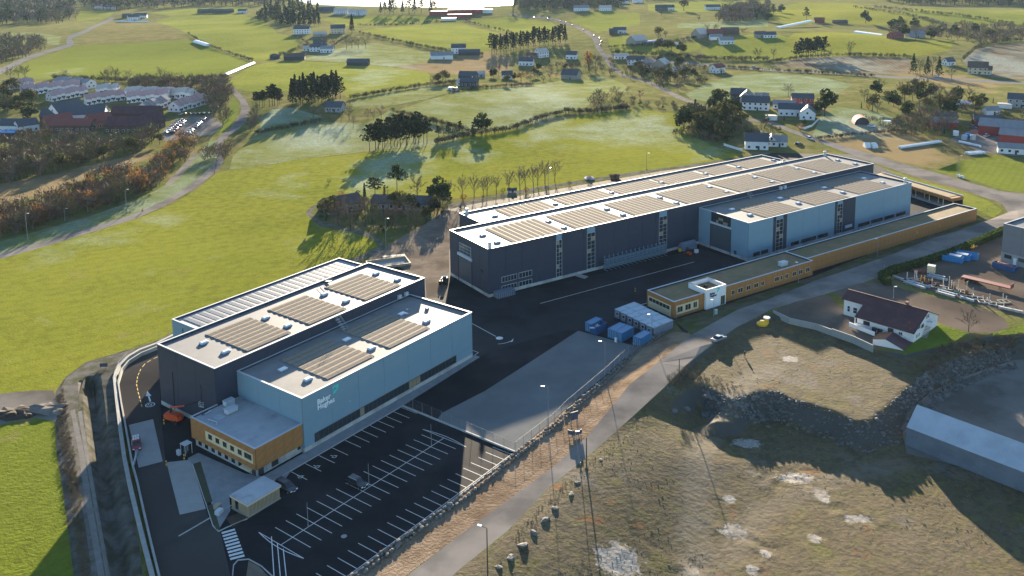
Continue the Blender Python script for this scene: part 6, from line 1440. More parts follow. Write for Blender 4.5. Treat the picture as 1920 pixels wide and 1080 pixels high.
# ---------------------------------------------------------------- trees
M['bark'] = mat('bark', (.085, .07, .055), (.06, .05, .04), 3, .95)
M['twig'] = mat('twig', (.17, .13, .10), (.14, .11, .08), .7, .95, spec=.1)
M['twig_olive'] = mat('twig_olive', (.145, .13, .06), (.115, .105, .05), .6, .95, spec=.1)
M['twig_red'] = mat('twig_red', (.175, .105, .075), (.14, .085, .065), .6, .95, spec=.1)
M['leaf_orange'] = leafmat('leaf_orange', (.19, .10, .03), (.15, .085, .03), .3)
M['needle'] = leafmat('needle', (.028, .042, .014), (.040, .055, .018), .15)
M['needle_dark'] = leafmat('needle_dark', (.018, .028, .013), (.028, .038, .016), .12)
M['leaf_olive'] = leafmat('leaf_olive', (.055, .06, .02), (.075, .07, .024), .25)
M['leaf_green'] = leafmat('leaf_green', (.075, .11, .015), (.09, .12, .02), .35)

def twig(b, p, d, L, w, rg):
    d = d.normalized(); s = d.orthogonal().normalized(); a = rg.random() * 6.28; s = (Matrix.Rotation(a, 3, d) @ s) * w
    b.tri(p - s, p + s, p + d * L)
def bare_tree(seed, H=9.0, spread=.5, crown0=.28, tw=430, tm='twig', tl=1.0):
    rg = random.Random(seed); T = MB(); C = MB(); segs = []
    top = Vector((rg.uniform(-.3, .3), rg.uniform(-.3, .3), H * .62)); T.tube((0, 0, -.2), top * .55, H * .018, H * .013, 6); T.tube(top * .55, top, H * .013, H * .007, 5)
    nb = 9
    for i in range(nb):
        f = crown0 + (1 - crown0) * (i + rg.random()) / nb; base = top * min(f, 1); a = i * 2.4 + rg.random()
        d = Vector((math.cos(a) * spread * 1.6, math.sin(a) * spread * 1.6, .7 + f * .7)); d.normalize(); L = H * (.34 + .16 * rg.random()) * (1.25 - .4 * f)
        e = base + d * L; T.tube(base, e, H * .006, H * .002, 4, caps=False); segs.append((base, e))
        for k in range(3):
            q = base.lerp(e, .35 + .25 * k); d2 = (d + Vector((rg.gauss(0, .55), rg.gauss(0, .55), rg.gauss(.2, .4)))).normalized(); e2 = q + d2 * L * .45; T.tube(q, e2, H * .003, H * .001, 3, caps=False); segs.append((q, e2))
    for i in range(tw):
        a, e = segs[rg.randrange(len(segs))]; p = a.lerp(e, rg.uniform(.25, 1.0)); d = (e - a).normalized() + Vector((rg.gauss(0, .7), rg.gauss(0, .7), rg.gauss(.15, .6)))
        twig(C, p, d, rg.uniform(.5, 1.3) * tl, .045, rg)
    return T.mesh('trunk', M['bark']), C.mesh('crown', M[tm])
def blob_crown(b, c, rx, rz, n, s, rg, up=.3):
    for i in range(n):
        v = Vector((rg.gauss(0, 1), rg.gauss(0, 1), rg.gauss(0, 1))); v.normalize(); k = rg.uniform(.55, 1.05); leaf_quad(b, Vector(c) + Vector((v.x * rx * k, v.y * rx * k, v.z * rz * k)), s, rg, 0, up)
def pine(seed, H=12.0, m='needle_dark', low=.45):
    rg = random.Random(seed); T = MB(); C = MB(); T.tube((0, 0, -.2), (rg.uniform(-.3, .3), rg.uniform(-.3, .3), H * .92), H * .016, H * .005, 6)
    for i in range(13):
        f = low + (.96 - low) * i / 12; a = i * 2.4 + rg.random(); r = H * (.05 + .15 * (1 - f) / (1 - low) + .03) * rg.uniform(.8, 1.3)
        c = (math.cos(a) * r * .75, math.sin(a) * r * .75, H * f); T.tube((0, 0, H * f - .4), c, .07, .03, 3, caps=False); blob_crown(C, c, r * .75, H * .05, 26, H * .032, rg, .6)
    return T.mesh('trunk', M['bark']), C.mesh('crown', M[m])
def spruce(seed, H=13.0, low=.18, m='needle_dark', wid=.17):
    rg = random.Random(seed); T = MB(); C = MB(); T.tube((0, 0, -.2), (0, 0, H), H * .014, .02, 6)
    n = 340
    for i in range(n):
        f = low + (1 - low) * rg.random() ** .8; r = H * wid * (1.04 - f) / (1 - low * .5) * rg.uniform(.35, 1.1); a = rg.random() * 6.28; c = Vector((math.cos(a) * r, math.sin(a) * r, H * f - r * .3)); leaf_quad(C, c, H * .034, rg, 0, .8)
    return T.mesh('trunk', M['bark']), C.mesh('crown', M[m])
def round_tree(seed, H=10.0, m='leaf_olive', n=7, q=60, low=.3):
    rg = random.Random(seed); T = MB(); C = MB(); T.tube((0, 0, -.2), (0, 0, H * .5), H * .025, H * .015, 6)
    for i in range(n):
        a = i * 2.4; r = H * .22 * (0 if i == 0 else 1); c = Vector((math.cos(a) * r, math.sin(a) * r, H * (low + .15 + .38 * rg.random()) if i else H * .78)); T.tube((0, 0, H * .35), c, H * .01, H * .004, 4, caps=False); blob_crown(C, c, H * .2, H * .17, q, H * .042, rg)
    return T.mesh('trunk', M['bark']), C.mesh('crown', M[m])
def bush(seed, H=4.0, m='twig_olive', n=220, leafy=None):
    rg = random.Random(seed); T = MB(); C = MB()
    for i in range(6):
        a = rg.random() * 6.28; e = Vector((math.cos(a) * H * .38, math.sin(a) * H * .38, H * rg.uniform(.6, .95))); T.tube((0, 0, -.1), e, .05, .015, 4, caps=False)
    for i in range(n):
        v = Vector((rg.gauss(0, 1), rg.gauss(0, 1), rg.gauss(0, 1))); v.normalize(); k = rg.uniform(.3, 1) ** .6; p = Vector((v.x * k * H * .5, v.y * k * H * .5, H * .52 + v.z * k * H * .45))
        if leafy and rg.random() < leafy: leaf_quad(C, p, H * .05, rg)
        else: twig(C, p - Vector((0, 0, H * .05)), Vector((v.x * .8, v.y * .8, .9)) + Vector((rg.gauss(0, .4), rg.gauss(0, .4), rg.gauss(0, .4))), H * rg.uniform(.1, .25), H * .016, rg)
    return T.mesh('trunk', M['bark']), C.mesh('crown', M[m])
PT = {
 'bare': [bare_tree(i, 9, .45) for i in (1, 2, 3)], 'bare_wide': [bare_tree(i, 8, .75, .2, 520) for i in (4, 5)], 'bare_red': [bare_tree(6, 8, .6, .2, 520, 'twig_red'), bare_tree(16, 8, .6, .2, 520, 'twig_red')],
 'bare_olive': [bare_tree(7, 8, .6, .2, 560, 'twig_olive', 1.2), bare_tree(17, 8, .65, .2, 560, 'twig_olive', 1.2)],
 'pine': [pine(i, 12, low=l) for i, l in ((1, .42), (2, .5), (3, .35))], 'umbrella': [pine(8, 11, 'needle', .62), pine(9, 11, 'needle', .55)], 'spruce': [spruce(i) for i in (1, 2, 3)], 'fir': [spruce(5, 12, .06, 'needle', .24)],
 'round': [round_tree(i) for i in (1, 2)], 'oak': [round_tree(5, 10, 'leaf_orange', 7, 40)], 'evergreen': [round_tree(7, 10, 'needle', 9, 80, .12), round_tree(8, 10, 'needle', 9, 80, .12)],
 'bush': [bush(i) for i in (1, 2)], 'bush_red': [bush(3, 4, 'twig_red')], 'bush_orange': [bush(4, 4, 'leaf_orange', 220, .6)], 'bush_brown': [bush(5, 4, 'twig'), bush(15, 4, 'twig')], 'shrub': [round_tree(9, 4, 'needle', 6, 50, .05)], 'cypress': [spruce(9, 7, .02, 'needle', .13)]}
BASEH = {'bare': 9.5, 'bare_wide': 8.5, 'bare_red': 8.5, 'bare_olive': 8.5, 'pine': 12, 'umbrella': 11.2, 'spruce': 13, 'fir': 12, 'round': 10, 'oak': 10, 'evergreen': 10, 'bush': 4, 'bush_red': 4, 'bush_orange': 4, 'bush_brown': 4, 'shrub': 4, 'cypress': 7}
NAME = {'bare': 'bare_tree', 'bare_wide': 'bare_tree', 'bare_red': 'bare_tree', 'bare_olive': 'bare_tree', 'pine': 'pine_tree', 'umbrella': 'pine_tree', 'spruce': 'spruce_tree', 'fir': 'fir_tree', 'round': 'broadleaf_tree', 'oak': 'autumn_tree', 'evergreen': 'evergreen_tree', 'bush': 'bush', 'bush_red': 'bush', 'bush_orange': 'bush', 'bush_brown': 'bush', 'shrub': 'shrub', 'cypress': 'cypress'}
def tree(kind, p, h, label, group=None, wide=1.0):
    tr, cr = rnd.choice(PT[kind]); nm = NAME[kind]
    o = thing(nm, label, 'bush' if nm in ('bush', 'shrub') else 'tree', p, rnd.random() * 6.28, group); s = h / BASEH[kind]; o.scale = (s * wide, s * wide, s)
    part('trunk', tr, o); part('crown', cr, o); return o
def poly_pts(px, n, mind=0, seed=0):
    rg = random.Random(seed); xs = [p[0] for p in px]; ys = [p[1] for p in px]; out = []; tries = 0
    while len(out) < n and tries < n * 60:
        tries += 1; x, y = rg.uniform(min(xs), max(xs)), rg.uniform(min(ys), max(ys))
        if not inside(x, y, px): continue
        if mind and any(abs(x - a) + abs(y - b) * 2 < mind for a, b in out): continue
        out.append((x, y))
    return out
def along(px, n, jit=0, seed=0):
    rg = random.Random(seed); L = [math.dist(a, b) for a, b in zip(px, px[1:])]; tot = sum(L); out = []
    for i in range(n):
        d = tot * (i + .5) / n
        for a, b, l in zip(px, px[1:], L):
            if d <= l: out.append((a[0] + (b[0] - a[0]) * d / l + rg.uniform(-jit, jit), a[1] + (b[1] - a[1]) * d / l + rg.uniform(-jit, jit) * .5)); break
            d -= l
    return out
def cluster(kinds, pts, h, phrase, desc=None, hv=.2, wide=1.0):
    """Single trees, each labelled by its order from the west end of its stand."""
    pts = sorted(pts)
    for i, (x, y) in enumerate(pts):
        k = kinds[i % len(kinds)] if isinstance(kinds, (list, tuple)) else kinds
        d = desc or {'bare': 'bare tree', 'bare_wide': 'spreading bare tree', 'bare_red': 'reddish bare tree', 'bare_olive': 'olive-twigged bare tree', 'pine': 'dark pine', 'umbrella': 'umbrella-crowned pine', 'spruce': 'dark spruce', 'fir': 'dense fir', 'round': 'olive broadleaf tree', 'oak': 'orange autumn tree', 'evergreen': 'dark round evergreen', 'bush': 'olive bush', 'bush_red': 'reddish bush', 'bush_orange': 'orange bush', 'bush_brown': 'brown twiggy bush', 'shrub': 'dark green shrub', 'cypress': 'narrow cypress'}[k]
        tree(k, at(x, y), h * rnd.uniform(1 - hv, 1 + hv), f'{d}, {nth(i)} from the left {phrase}', 'trees ' + phrase, wide)
cluster('pine', along([(692, 283), (720, 279), (760, 273), (806, 268)], 16, 3, 1) + along([(705, 270), (745, 262), (795, 258)], 11, 3, 2), 13.5, 'in the dark pine stand above the pasture', hv=.13)
cluster(['pine', 'bare'], [(822, 262), (833, 260), (841, 259), (853, 257), (862, 256)], 9.5, 'in the gap beside the pine stand')
tree('evergreen', at(904, 250), 13, 'broad dark pine standing alone on the field hedge', wide=1.15)
cluster(['spruce', 'spruce', 'pine'], along([(546, 200), (575, 196), (610, 190), (640, 184)], 14, 2, 3) + along([(552, 190), (590, 184), (634, 178)], 10, 3, 4), 17, 'in the tall plantation block', hv=.12)
cluster('pine', along([(477, 203), (500, 200), (530, 197)], 9, 2, 5), 13, 'in the small pine group by the plantation')
cluster(['pine', 'spruce'], along([(918, 100), (950, 96), (985, 90), (1020, 84), (1062, 80)], 24, 2, 6), 20, 'in the long conifer belt below the traffic road', hv=.12)
cluster('bare', [(840, 375), (868, 372), (889, 370), (906, 368), (913, 367), (931, 364), (954, 362), (975, 358), (985, 352), (1000, 348), (1008, 348), (1022, 345), (1040, 340)], 10.5, 'in the bare row behind the long hall', hv=.15)
tree('umbrella', at(745, 372), 15, 'tall umbrella pine behind the garden bungalow'); tree('umbrella', at(704, 378), 11, 'flat-topped pine beside the bungalow hedge', wide=1.3); tree('cypress', at(684, 377), 8, 'narrow cypress at the bungalow gable'); tree('shrub', at(671, 377), 5, 'round dark shrub by the bungalow gable', wide=1.3)
tree('bare_wide', at(783, 373), 12, 'bare double tree right of the tall umbrella pine'); tree('evergreen', at(824, 385), 13, 'dense dark evergreen at the end of the bungalow garden'); tree('cypress', at(721, 372), 6, 'short dark conifer beside the umbrella pine')
cluster(['bare_red', 'bare_olive', 'bare'], [(634, 425), (657, 432), (700, 430), (735, 428), (770, 430), (806, 402), (640, 408), (720, 412), (755, 410), (685, 420)], 11, 'in the wooded garden below the bungalow', hv=.2)
cluster(['round', 'evergreen', 'bush'], [(690, 400), (745, 400), (772, 398), (800, 415), (815, 400), (780, 425), (612, 412), (625, 398), (830, 398)], 8, 'in the garden shrubbery of the bungalow', hv=.25)
cluster(['evergreen', 'round', 'bare_olive', 'fir'], poly_pts([(1275, 250), (1300, 215), (1345, 200), (1385, 205), (1395, 240), (1370, 262), (1310, 258)], 30, 9, 7), 13, 'in the dark copse beside the white villas', hv=.25)
tree('evergreen', at(1546, 218), 19, 'big dark spruce beside the red house', wide=.95); tree('bare_wide', at(1478, 182), 11, 'round bare tree above the villas')
cluster('pine', along([(1492, 110), (1515, 109), (1548, 105)], 11, 2, 8), 17, 'in the pine clump at the brown field corner')
cluster(['bare_red', 'bare_wide', 'bare_olive'], poly_pts([(1690, 245), (1715, 225), (1800, 232), (1825, 240), (1770, 256), (1705, 255)], 15, 9, 9), 11, 'in the bare belt above the bale field', hv=.2)
cluster(['bare_olive', 'round', 'evergreen', 'bare_red'], poly_pts([(1598, 190), (1640, 165), (1720, 165), (1830, 185), (1880, 205), (1800, 220), (1700, 222), (1620, 212)], 40, 9, 10), 10, 'in the tangled thicket behind the arched barn', hv=.3)
cluster(['fir', 'bare_wide'], [(1712, 138), (1725, 139), (1738, 141), (1748, 142), (1760, 144), (1784, 148)], 16, 'in the tall group by the highway')
cluster(['evergreen', 'pine'], [(1512, 38), (1450, 28), (1465, 24), (1440, 40), (1623, 44)], 19, 'scattered on the upland fields')
tree('round', at(1282, 20), 20, 'solitary round tree on the skyline field', wide=1.1)
cluster(['bare_olive', 'evergreen', 'bare'], poly_pts([(1655, 70), (1680, 52), (1760, 56), (1840, 62), (1860, 78), (1780, 78), (1700, 76)], 26, 8, 11), 15, 'in the wood around the upland farm', hv=.25)
cluster(['round', 'bare_olive', 'evergreen', 'bare_red'], poly_pts([(1180, 140), (1200, 118), (1320, 118), (1330, 140), (1290, 168), (1255, 172), (1220, 155)], 24, 8, 12), 10, 'in the gardens below the crossroads', hv=.3)
tree('oak', at(1103, 132), 20, 'glowing orange poplar by the crossroads', wide=.6); tree('bare_olive', at(1116, 134), 18, 'olive-twigged poplar beside the orange tree'); tree('oak', at(977, 152), 9, 'golden bush-like tree by the timber barn', wide=1.3)
cluster(['bare_olive', 'bare_red'], poly_pts([(1100, 200), (1120, 182), (1180, 172), (1205, 190), (1190, 205), (1120, 212)], 22, 7, 13), 8, 'in the brown thicket below the lane', hv=.2)
cluster(['evergreen', 'round', 'bare_olive'], poly_pts([(1225, 72), (1250, 60), (1262, 72), (1290, 96), (1310, 98), (1300, 105), (1230, 100)], 11, 8, 14), 13, 'around the glasshouse farm', hv=.3)
cluster(['bare_olive', 'bare_red', 'bare'], along([(410, 245), (425, 225), (405, 205), (420, 190), (432, 178)], 13, 6, 15) + along([(470, 250), (482, 235), (478, 215)], 7, 5, 16), 9, 'along the inner bend of the cycle path', hv=.25)
cluster(['bare_olive', 'bush', 'bare_red', 'bush_orange', 'bare_wide', 'bush_brown', 'bare_olive'], along([(20, 440), (60, 425), (110, 410), (160, 395), (200, 385), (240, 372), (285, 350), (320, 325)], 22, 9, 17), 9, 'in the scrub edge beside the cycle path', hv=.3)
cluster(['bare_olive', 'round', 'bare_red'], along([(0, 345), (60, 330), (130, 315), (190, 300), (250, 285), (300, 272)], 20, 8, 18), 9, 'on the front edge of the willow scrub', hv=.25)
cluster(['bush_red', 'bare_olive'], along([(378, 300), (400, 292), (425, 300), (432, 280)], 9, 5, 19), 7, 'at the outer bend of the cycle path')
cluster(['bare', 'bare_wide'], [(627, 232), (640, 228), (662, 240), (605, 225), (618, 222), (588, 224), (655, 225), (690, 222), (700, 226), (715, 222)], 9, 'on the frosty slope below the grey cottage', hv=.25)
cluster(['bare_wide'], [(627, 92), (650, 92), (660, 90), (672, 91), (686, 91), (612, 88)], 16, 'around the white farmhouse meadow')
cluster(['spruce'], [(541, 48), (551, 47), (561, 49), (570, 50), (581, 50), (590, 49), (537, 40), (598, 48), (660, 62)], 22, 'in the dark stand beside the cream farm')
cluster(['spruce', 'pine'], [(714, 27), (722, 27), (731, 27), (738, 27), (755, 26), (767, 26), (808, 26), (814, 26), (778, 25), (790, 25)], 26, 'on the loch shore')
cluster(['bare_olive', 'bare'], [(36, 152), (20, 150), (124, 152), (196, 155), (204, 155), (218, 156), (240, 158), (275, 158), (302, 156), (48, 150)], 13, 'on the hedge above the white terraces')
cluster(['bare_olive', 'evergreen', 'round'], poly_pts([(0, 175), (40, 165), (70, 190), (75, 215), (50, 232), (0, 225)], 22, 8, 20), 11, 'in the wood left of the terraces', hv=.25)
cluster(['bare_red', 'round', 'evergreen'], [(812, 160), (820, 158), (830, 158), (822, 152), (835, 155), (990, 142), (1003, 145), (1010, 132), (1045, 128), (1060, 132), (925, 146), (935, 140), (950, 160), (965, 150)], 9, 'around the dark timber houses', hv=.25)
tree('bare_wide', at(1816, 622), 7, 'bare tree with thin olive twigs on the driveway edge'); 
cluster(['bush_red', 'bush', 'bush_brown'], poly_pts([(1705, 690), (1760, 655), (1830, 635), (1920, 632), (1920, 650), (1800, 670), (1740, 700)], 26, 8, 21), 1.6, 'on the rough bank below the white house', hv=.4)
cluster(['bush_brown', 'bush'], along([(1250, 722), (1275, 700), (1290, 706), (1310, 712)], 8, 4, 22), 1.6, 'at the rim of the rocky cut', hv=.3)
cluster(['bush', 'bush_orange', 'bush_brown'], along([(600, 325), (640, 380), (700, 392), (755, 392), (900, 372), (960, 362), (1000, 360), (1080, 345), (1120, 335)], 14, 6, 23), 2.6, 'along the weedy fence line of the pasture', hv=.4)
cluster(['shrub', 'bush_brown', 'bush_red'], along([(1160, 205), (1205, 195), (1270, 205), (1288, 212), (1240, 190)], 14, 6, 24), 4, 'on the brambly lane side', hv=.3)
cluster(['bare', 'bare_olive'], [(1555, 108), (1592, 105), (1595, 96), (1450, 112), (1420, 112), (1380, 105), (1342, 60), (1325, 65), (1760, 70), (1240, 30), (1310, 40)], 11, 'dotted along far field dykes', hv=.3)
tree('shrub', at(1437, 231), 6, 'round dark bush by the lane end'); tree('bare_red', at(1432, 255), 11, 'reddish bare tree in front of the copse'); tree('bare_red', at(1445, 262), 9, 'low reddish bare tree by the white gable house')
# planted young hedge and garden shrubs near the villas
cluster(['shrub', 'cypress', 'bush_orange'], [(1509, 232), (1500, 245), (1470, 226), (1462, 246), (1615, 203), (1628, 205), (1770, 250), (1755, 248), (1810, 205), (1830, 208), (1862, 193)], 4, 'in the villa gardens', hv=.3)

# ---------------------------------------------------------------- woods and scrub too thick to count
def lowpoly(kind, seed):
    """A small crown for thick woods: ~70 faces."""
    rg = random.Random(seed); b = MB()
    if kind == 'con':
        for i in range(60):
            f = rg.random() ** .8; a = rg.random() * 6.28; r = .22 * (1.05 - f) * rg.uniform(.5, 1.1); leaf_quad(b, Vector((math.cos(a) * r, math.sin(a) * r, .12 + f * .85)), .06, rg, 0, .8)
        b.tube((0, 0, 0), (0, 0, .9), .015, .005, 4)
    else:
        for i in range(46):
            v = Vector((rg.gauss(0, 1), rg.gauss(0, 1), rg.gauss(0, 1))); v.normalize(); k = rg.uniform(.35, 1); twig(b, Vector((v.x * k * .34, v.y * k * .34, .55 + v.z * k * .36)), Vector((v.x, v.y, 1.0)) + Vector((rg.gauss(0, .4), rg.gauss(0, .4), 0)), rg.uniform(.14, .3), .022, rg)
        for i in range(22):
            v = Vector((rg.gauss(0, 1), rg.gauss(0, 1), rg.gauss(0, 1))); v.normalize(); leaf_quad(b, Vector((v.x * .27, v.y * .27, .5 + v.z * .28)), .055, rg)
        b.tube((0, 0, 0), (0, 0, .5), .03, .012, 4)
    V = np.array([tuple(v) for v in b.V]); return V, b.F
LP = {'con': [lowpoly('con', i) for i in range(3)], 'dec': [lowpoly('dec', i) for i in range(4)]}
def wood(label, px, n, h, kind, mats, name='woods', seed=0, hv=.3):
    pts = poly_pts(px, n, 0, seed); rg = random.Random(seed + 5); Vs = []; Fs = []; Ms = []; o = 0
    for x, y in pts:
        p = at(x, y); V, F = rg.choice(LP[kind]); hh = h * rg.uniform(1 - hv, 1 + hv); a = rg.random() * 6.28; c, s = math.cos(a), math.sin(a); wd = rg.uniform(.85, 1.3)
        W = np.empty_like(V); W[:, 0] = (V[:, 0] * c - V[:, 1] * s) * hh * wd + p.x; W[:, 1] = (V[:, 0] * s + V[:, 1] * c) * hh * wd + p.y; W[:, 2] = V[:, 2] * hh + p.z - .1
        Vs.append(W); mi = rg.randrange(len(mats))
        for f in F: Fs.append(tuple(i + o for i in f)); Ms.append(mi)
        o += len(V)
    me = bpy.data.meshes.new(name); me.from_pydata(np.concatenate(Vs).tolist(), [], Fs)
    for m in mats: me.materials.append(M[m])
    me.polygons.foreach_set('material_index', Ms); me.update(); link(name, me, kind='stuff', label=label)
TW = ['twig_olive', 'twig', 'twig_red', 'twig_olive']
wood('thick leafless willow scrub below the cottages', [(-80, 268), (60, 262), (130, 262), (200, 268), (262, 256), (285, 250), (300, 265), (255, 288), (190, 302), (130, 318), (60, 336), (0, 350), (-80, 360)], 330, 8, 'dec', TW, seed=1)
wood('brown thicket between heath and cycle path', [(150, 352), (215, 330), (290, 318), (322, 280), (340, 262), (388, 262), (362, 292), (328, 325), (285, 350), (235, 372), (170, 396), (90, 420), (20, 443), (-60, 452), (-60, 405), (60, 392), (110, 375)], 300, 7, 'dec', ['twig_olive', 'twig_red', 'twig_red', 'twig', 'leaf_orange'], seed=2)
wood('dark forest on the far hillside', [(-60, -10), (60, -12), (125, -6), (146, 38), (110, 44), (60, 44), (-60, 48)], 420, 22, 'dec', ['twig', 'needle_dark', 'twig_olive'], seed=3)
wood('dark scrub beside the pale lane', [(-60, 82), (0, 78), (60, 78), (90, 92), (60, 104), (0, 122), (-60, 130)], 130, 14, 'dec', TW, seed=4)
wood('leafless hedge wood behind the terraces', [(240, 160), (330, 156), (425, 157), (434, 178), (412, 226), (396, 214), (385, 184), (300, 172), (240, 168)], 150, 9, 'dec', TW, seed=5)
wood('hazy woods along the top of the valley', [(146, -6), (300, -10), (540, -8), (545, 8), (470, 12), (370, 13), (270, 18), (220, 20), (150, 16)], 420, 20, 'dec', ['twig', 'needle_dark', 'twig_olive'], seed=6)
wood('dark mixed wood above the cream farm', [(478, 36), (500, 22), (535, 12), (572, 14), (600, 26), (598, 40), (540, 50), (500, 45)], 110, 18, 'con', ['needle_dark', 'needle'], seed=7)
wood('tall tree belt behind the traffic road', [(962, 22), (1000, 20), (1100, 18), (1170, 14), (1160, 4), (1040, 0), (965, 6)], 240, 22, 'dec', ['twig', 'twig_olive', 'needle_dark'], seed=8)
wood('far shore trees along the skyline', [(965, -4), (1100, -8), (1500, -14), (1560, -10), (1440, -2), (1180, 2), (1040, 0)], 260, 18, 'dec', ['twig', 'needle_dark'], seed=9)
wood('birch and conifer wood on the upland', [(1342, 42), (1352, 26), (1380, 18), (1440, 12), (1445, 32), (1400, 40), (1360, 44)], 150, 16, 'dec', ['twig', 'needle_dark', 'twig_red'], seed=10)
wood('skyline shelterbelt on the upland edge', [(1640, 0), (1700, -8), (1800, -10), (1980, -4), (1980, 10), (1840, 12), (1700, 10)], 260, 20, 'dec', ['twig', 'needle_dark', 'twig_olive'], seed=11)
wood('brown moorland scrub beyond the upland fields', [(1680, 62), (1760, 52), (1860, 48), (1980, 52), (1980, 72), (1900, 76), (1840, 92), (1800, 78)], 220, 9, 'dec', TW, seed=12)
wood('thicket around the garden bungalow', [(592, 398), (620, 392), (690, 398), (760, 400), (822, 392), (838, 402), (800, 425), (760, 438), (700, 440), (640, 428), (600, 414)], 70, 3, 'dec', ['twig_olive', 'twig', 'needle'], name='undergrowth', seed=13)
wood('brambles on the lane bank below the copse', [(1255, 255), (1300, 240), (1400, 240), (1430, 262), (1400, 272), (1330, 266)], 120, 4, 'dec', ['twig_red', 'twig_olive', 'needle_dark'], name='undergrowth', seed=14)
wood('garden shrubs along the crossroads hamlet', [(1000, 158), (1060, 148), (1130, 138), (1180, 150), (1250, 175), (1290, 168), (1370, 140), (1340, 128), (1240, 122), (1150, 112), (1060, 118), (980, 140)], 170, 6, 'dec', ['twig_olive', 'needle_dark', 'twig_red', 'twig'], name='undergrowth', seed=15)
wood('weeds and saplings behind the bale field', [(1600, 222), (1700, 222), (1830, 222), (1900, 210), (1980, 215), (1980, 232), (1860, 236), (1760, 258), (1690, 256)], 150, 4, 'dec', TW, name='undergrowth', seed=16)
wood('low brown weeds on the bank below the white house', [(1700, 690), (1760, 655), (1840, 632), (1960, 628), (1960, 655), (1800, 680), (1740, 712)], 170, 1.3, 'dec', ['twig_olive', 'twig_red', 'twig'], name='undergrowth', seed=17)
wood('bare weeds at the rim of the quarry cut', [(1245, 728), (1300, 676), (1320, 690), (1350, 712), (1400, 728), (1340, 740), (1290, 724)], 60, 1.0, 'dec', ['twig_olive', 'twig_red', 'twig'], name='undergrowth', seed=18)
wood('dead brown weeds between farm track and meadow', [(106, 742), (119, 728), (128, 780), (142, 860), (156, 960), (168, 1085), (150, 1085), (138, 990), (124, 900), (112, 830)], 330, .9, 'dec', ['twig_red', 'twig_olive', 'twig'], name='undergrowth', seed=19)
wood('dry weeds along the roadside verge', [(955, 1010), (1033, 925), (1112, 860), (1192, 788), (1250, 732), (1262, 738), (1200, 800), (1120, 876), (1045, 940), (975, 1020)], 220, .35, 'dec', ['twig_olive', 'leaf_olive', 'twig'], name='undergrowth', seed=20)
def hedgerow(label, px, per_px=.9, h=2.6, mats=('twig_olive', 'twig', 'needle_dark'), w=3, seed=0):
    poly = [(x, y - w * .35) for x, y in px] + [(x, y + w * .35) for x, y in reversed(px)]; n = int(sum(math.dist(a, b) for a, b in zip(px, px[1:])) * per_px); wood(label, poly, n, h, 'dec', list(mats), 'undergrowth', seed, .4)
for i, (l, px, h) in enumerate([('hedge line below the frosted paddock', [(478, 252), (540, 240), (600, 229)], 2.5), ('hedge line climbing past the grey cottage', [(655, 186), (720, 174), (800, 161), (870, 155)], 3), ('stone dyke hedge under the hillside field', [(842, 172), (905, 166), (1000, 160)], 2.5), ('thorn hedge along the lone pine', [(730, 208), (805, 228), (855, 241), (892, 252)], 3), ('long hedge below the shadowed hillside', [(817, 270), (867, 258), (960, 244), (1020, 222), (1060, 212), (1110, 212), (1185, 203)], 3.2), ('dyke hedge down to the white farmhouse', [(672, 62), (760, 82), (840, 98), (905, 104)], 3.5), ('dyke hedge beside the loch fields', [(870, 40), (930, 55), (960, 62)], 3.5), ('hedge round the brown tilled field', [(1440, 118), (1510, 108), (1600, 104), (1710, 108)], 3), ('long dark upland dyke', [(1600, 14), (1700, 28), (1770, 46)], 4), ('lower upland dyke', [(1640, 14), (1800, 30), (1900, 46)], 4), ('hedge between striped and olive fields', [(352, 64), (390, 86), (440, 104), (476, 116)], 3), ('hedge below the striped field', [(100, 148), (220, 153), (300, 156), (380, 151), (425, 146)], 4), ('hedge along the far side of the highway', [(1330, 124), (1440, 133), (1560, 139), (1640, 144)], 2.5), ('hedge below the green bright crofts', [(1145, 100), (1250, 106), (1330, 112), (1440, 114)], 4), ('dyke above the glasshouse field', [(1140, 90), (1230, 84), (1300, 72), (1400, 58)], 3), ('hedge on the plough field edge', [(1800, 118), (1830, 92), (1870, 80), (1920, 76)], 4), ('hedge above the bale field', [(1530, 262), (1640, 250), (1700, 246)], 2), ('hedge by the barns of the white farm', [(560, 72), (580, 84), (540, 100), (508, 108)], 3.5), ('narrow dyke to the lakeside sheds', [(660, 48), (740, 48), (830, 40)], 3)]):
    hedgerow(l, px, .8 if px[0][1] > 60 else .6, h, seed=100 + i)
# ---------------------------------------------------------------- houses, barns, far things
WALLM = {'white': 'render_white', 'cream': 'h_cream', 'red': 'h_red', 'dark': 'h_dark', 'brown': 'h_brown', 'stone': 'h_stone', 'grey': 'h_grey', 'orange': 'h_orange'}
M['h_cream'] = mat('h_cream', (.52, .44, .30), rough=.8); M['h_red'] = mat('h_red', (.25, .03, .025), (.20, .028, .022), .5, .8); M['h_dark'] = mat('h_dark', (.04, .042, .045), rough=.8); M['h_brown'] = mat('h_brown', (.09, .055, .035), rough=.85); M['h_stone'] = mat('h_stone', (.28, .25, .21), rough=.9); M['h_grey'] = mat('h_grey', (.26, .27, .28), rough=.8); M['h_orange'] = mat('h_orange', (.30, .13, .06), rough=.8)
M['r_slate'] = mat('r_slate', (.045, .052, .065), (.06, .066, .08), .8, .7); M['r_brown'] = mat('r_brown', (.10, .07, .055), (.08, .055, .045), .8, .8); M['r_red'] = mat('r_red', (.20, .055, .04), (.16, .045, .035), .8, .8); M['r_mauve'] = mat('r_mauve', (.42, .28, .27), (.36, .24, .24), .6, .75); M['r_grey'] = mat('r_grey', (.22, .22, .23), (.18, .18, .19), .5, .75); M['r_pale'] = mat('r_pale', (.42, .38, .34), rough=.7); M['r_pink'] = mat('r_pink', (.42, .26, .23), (.36, .22, .20), .6, .75)  # mauve roofs reddened: the pink of sunlit haze is in their colour
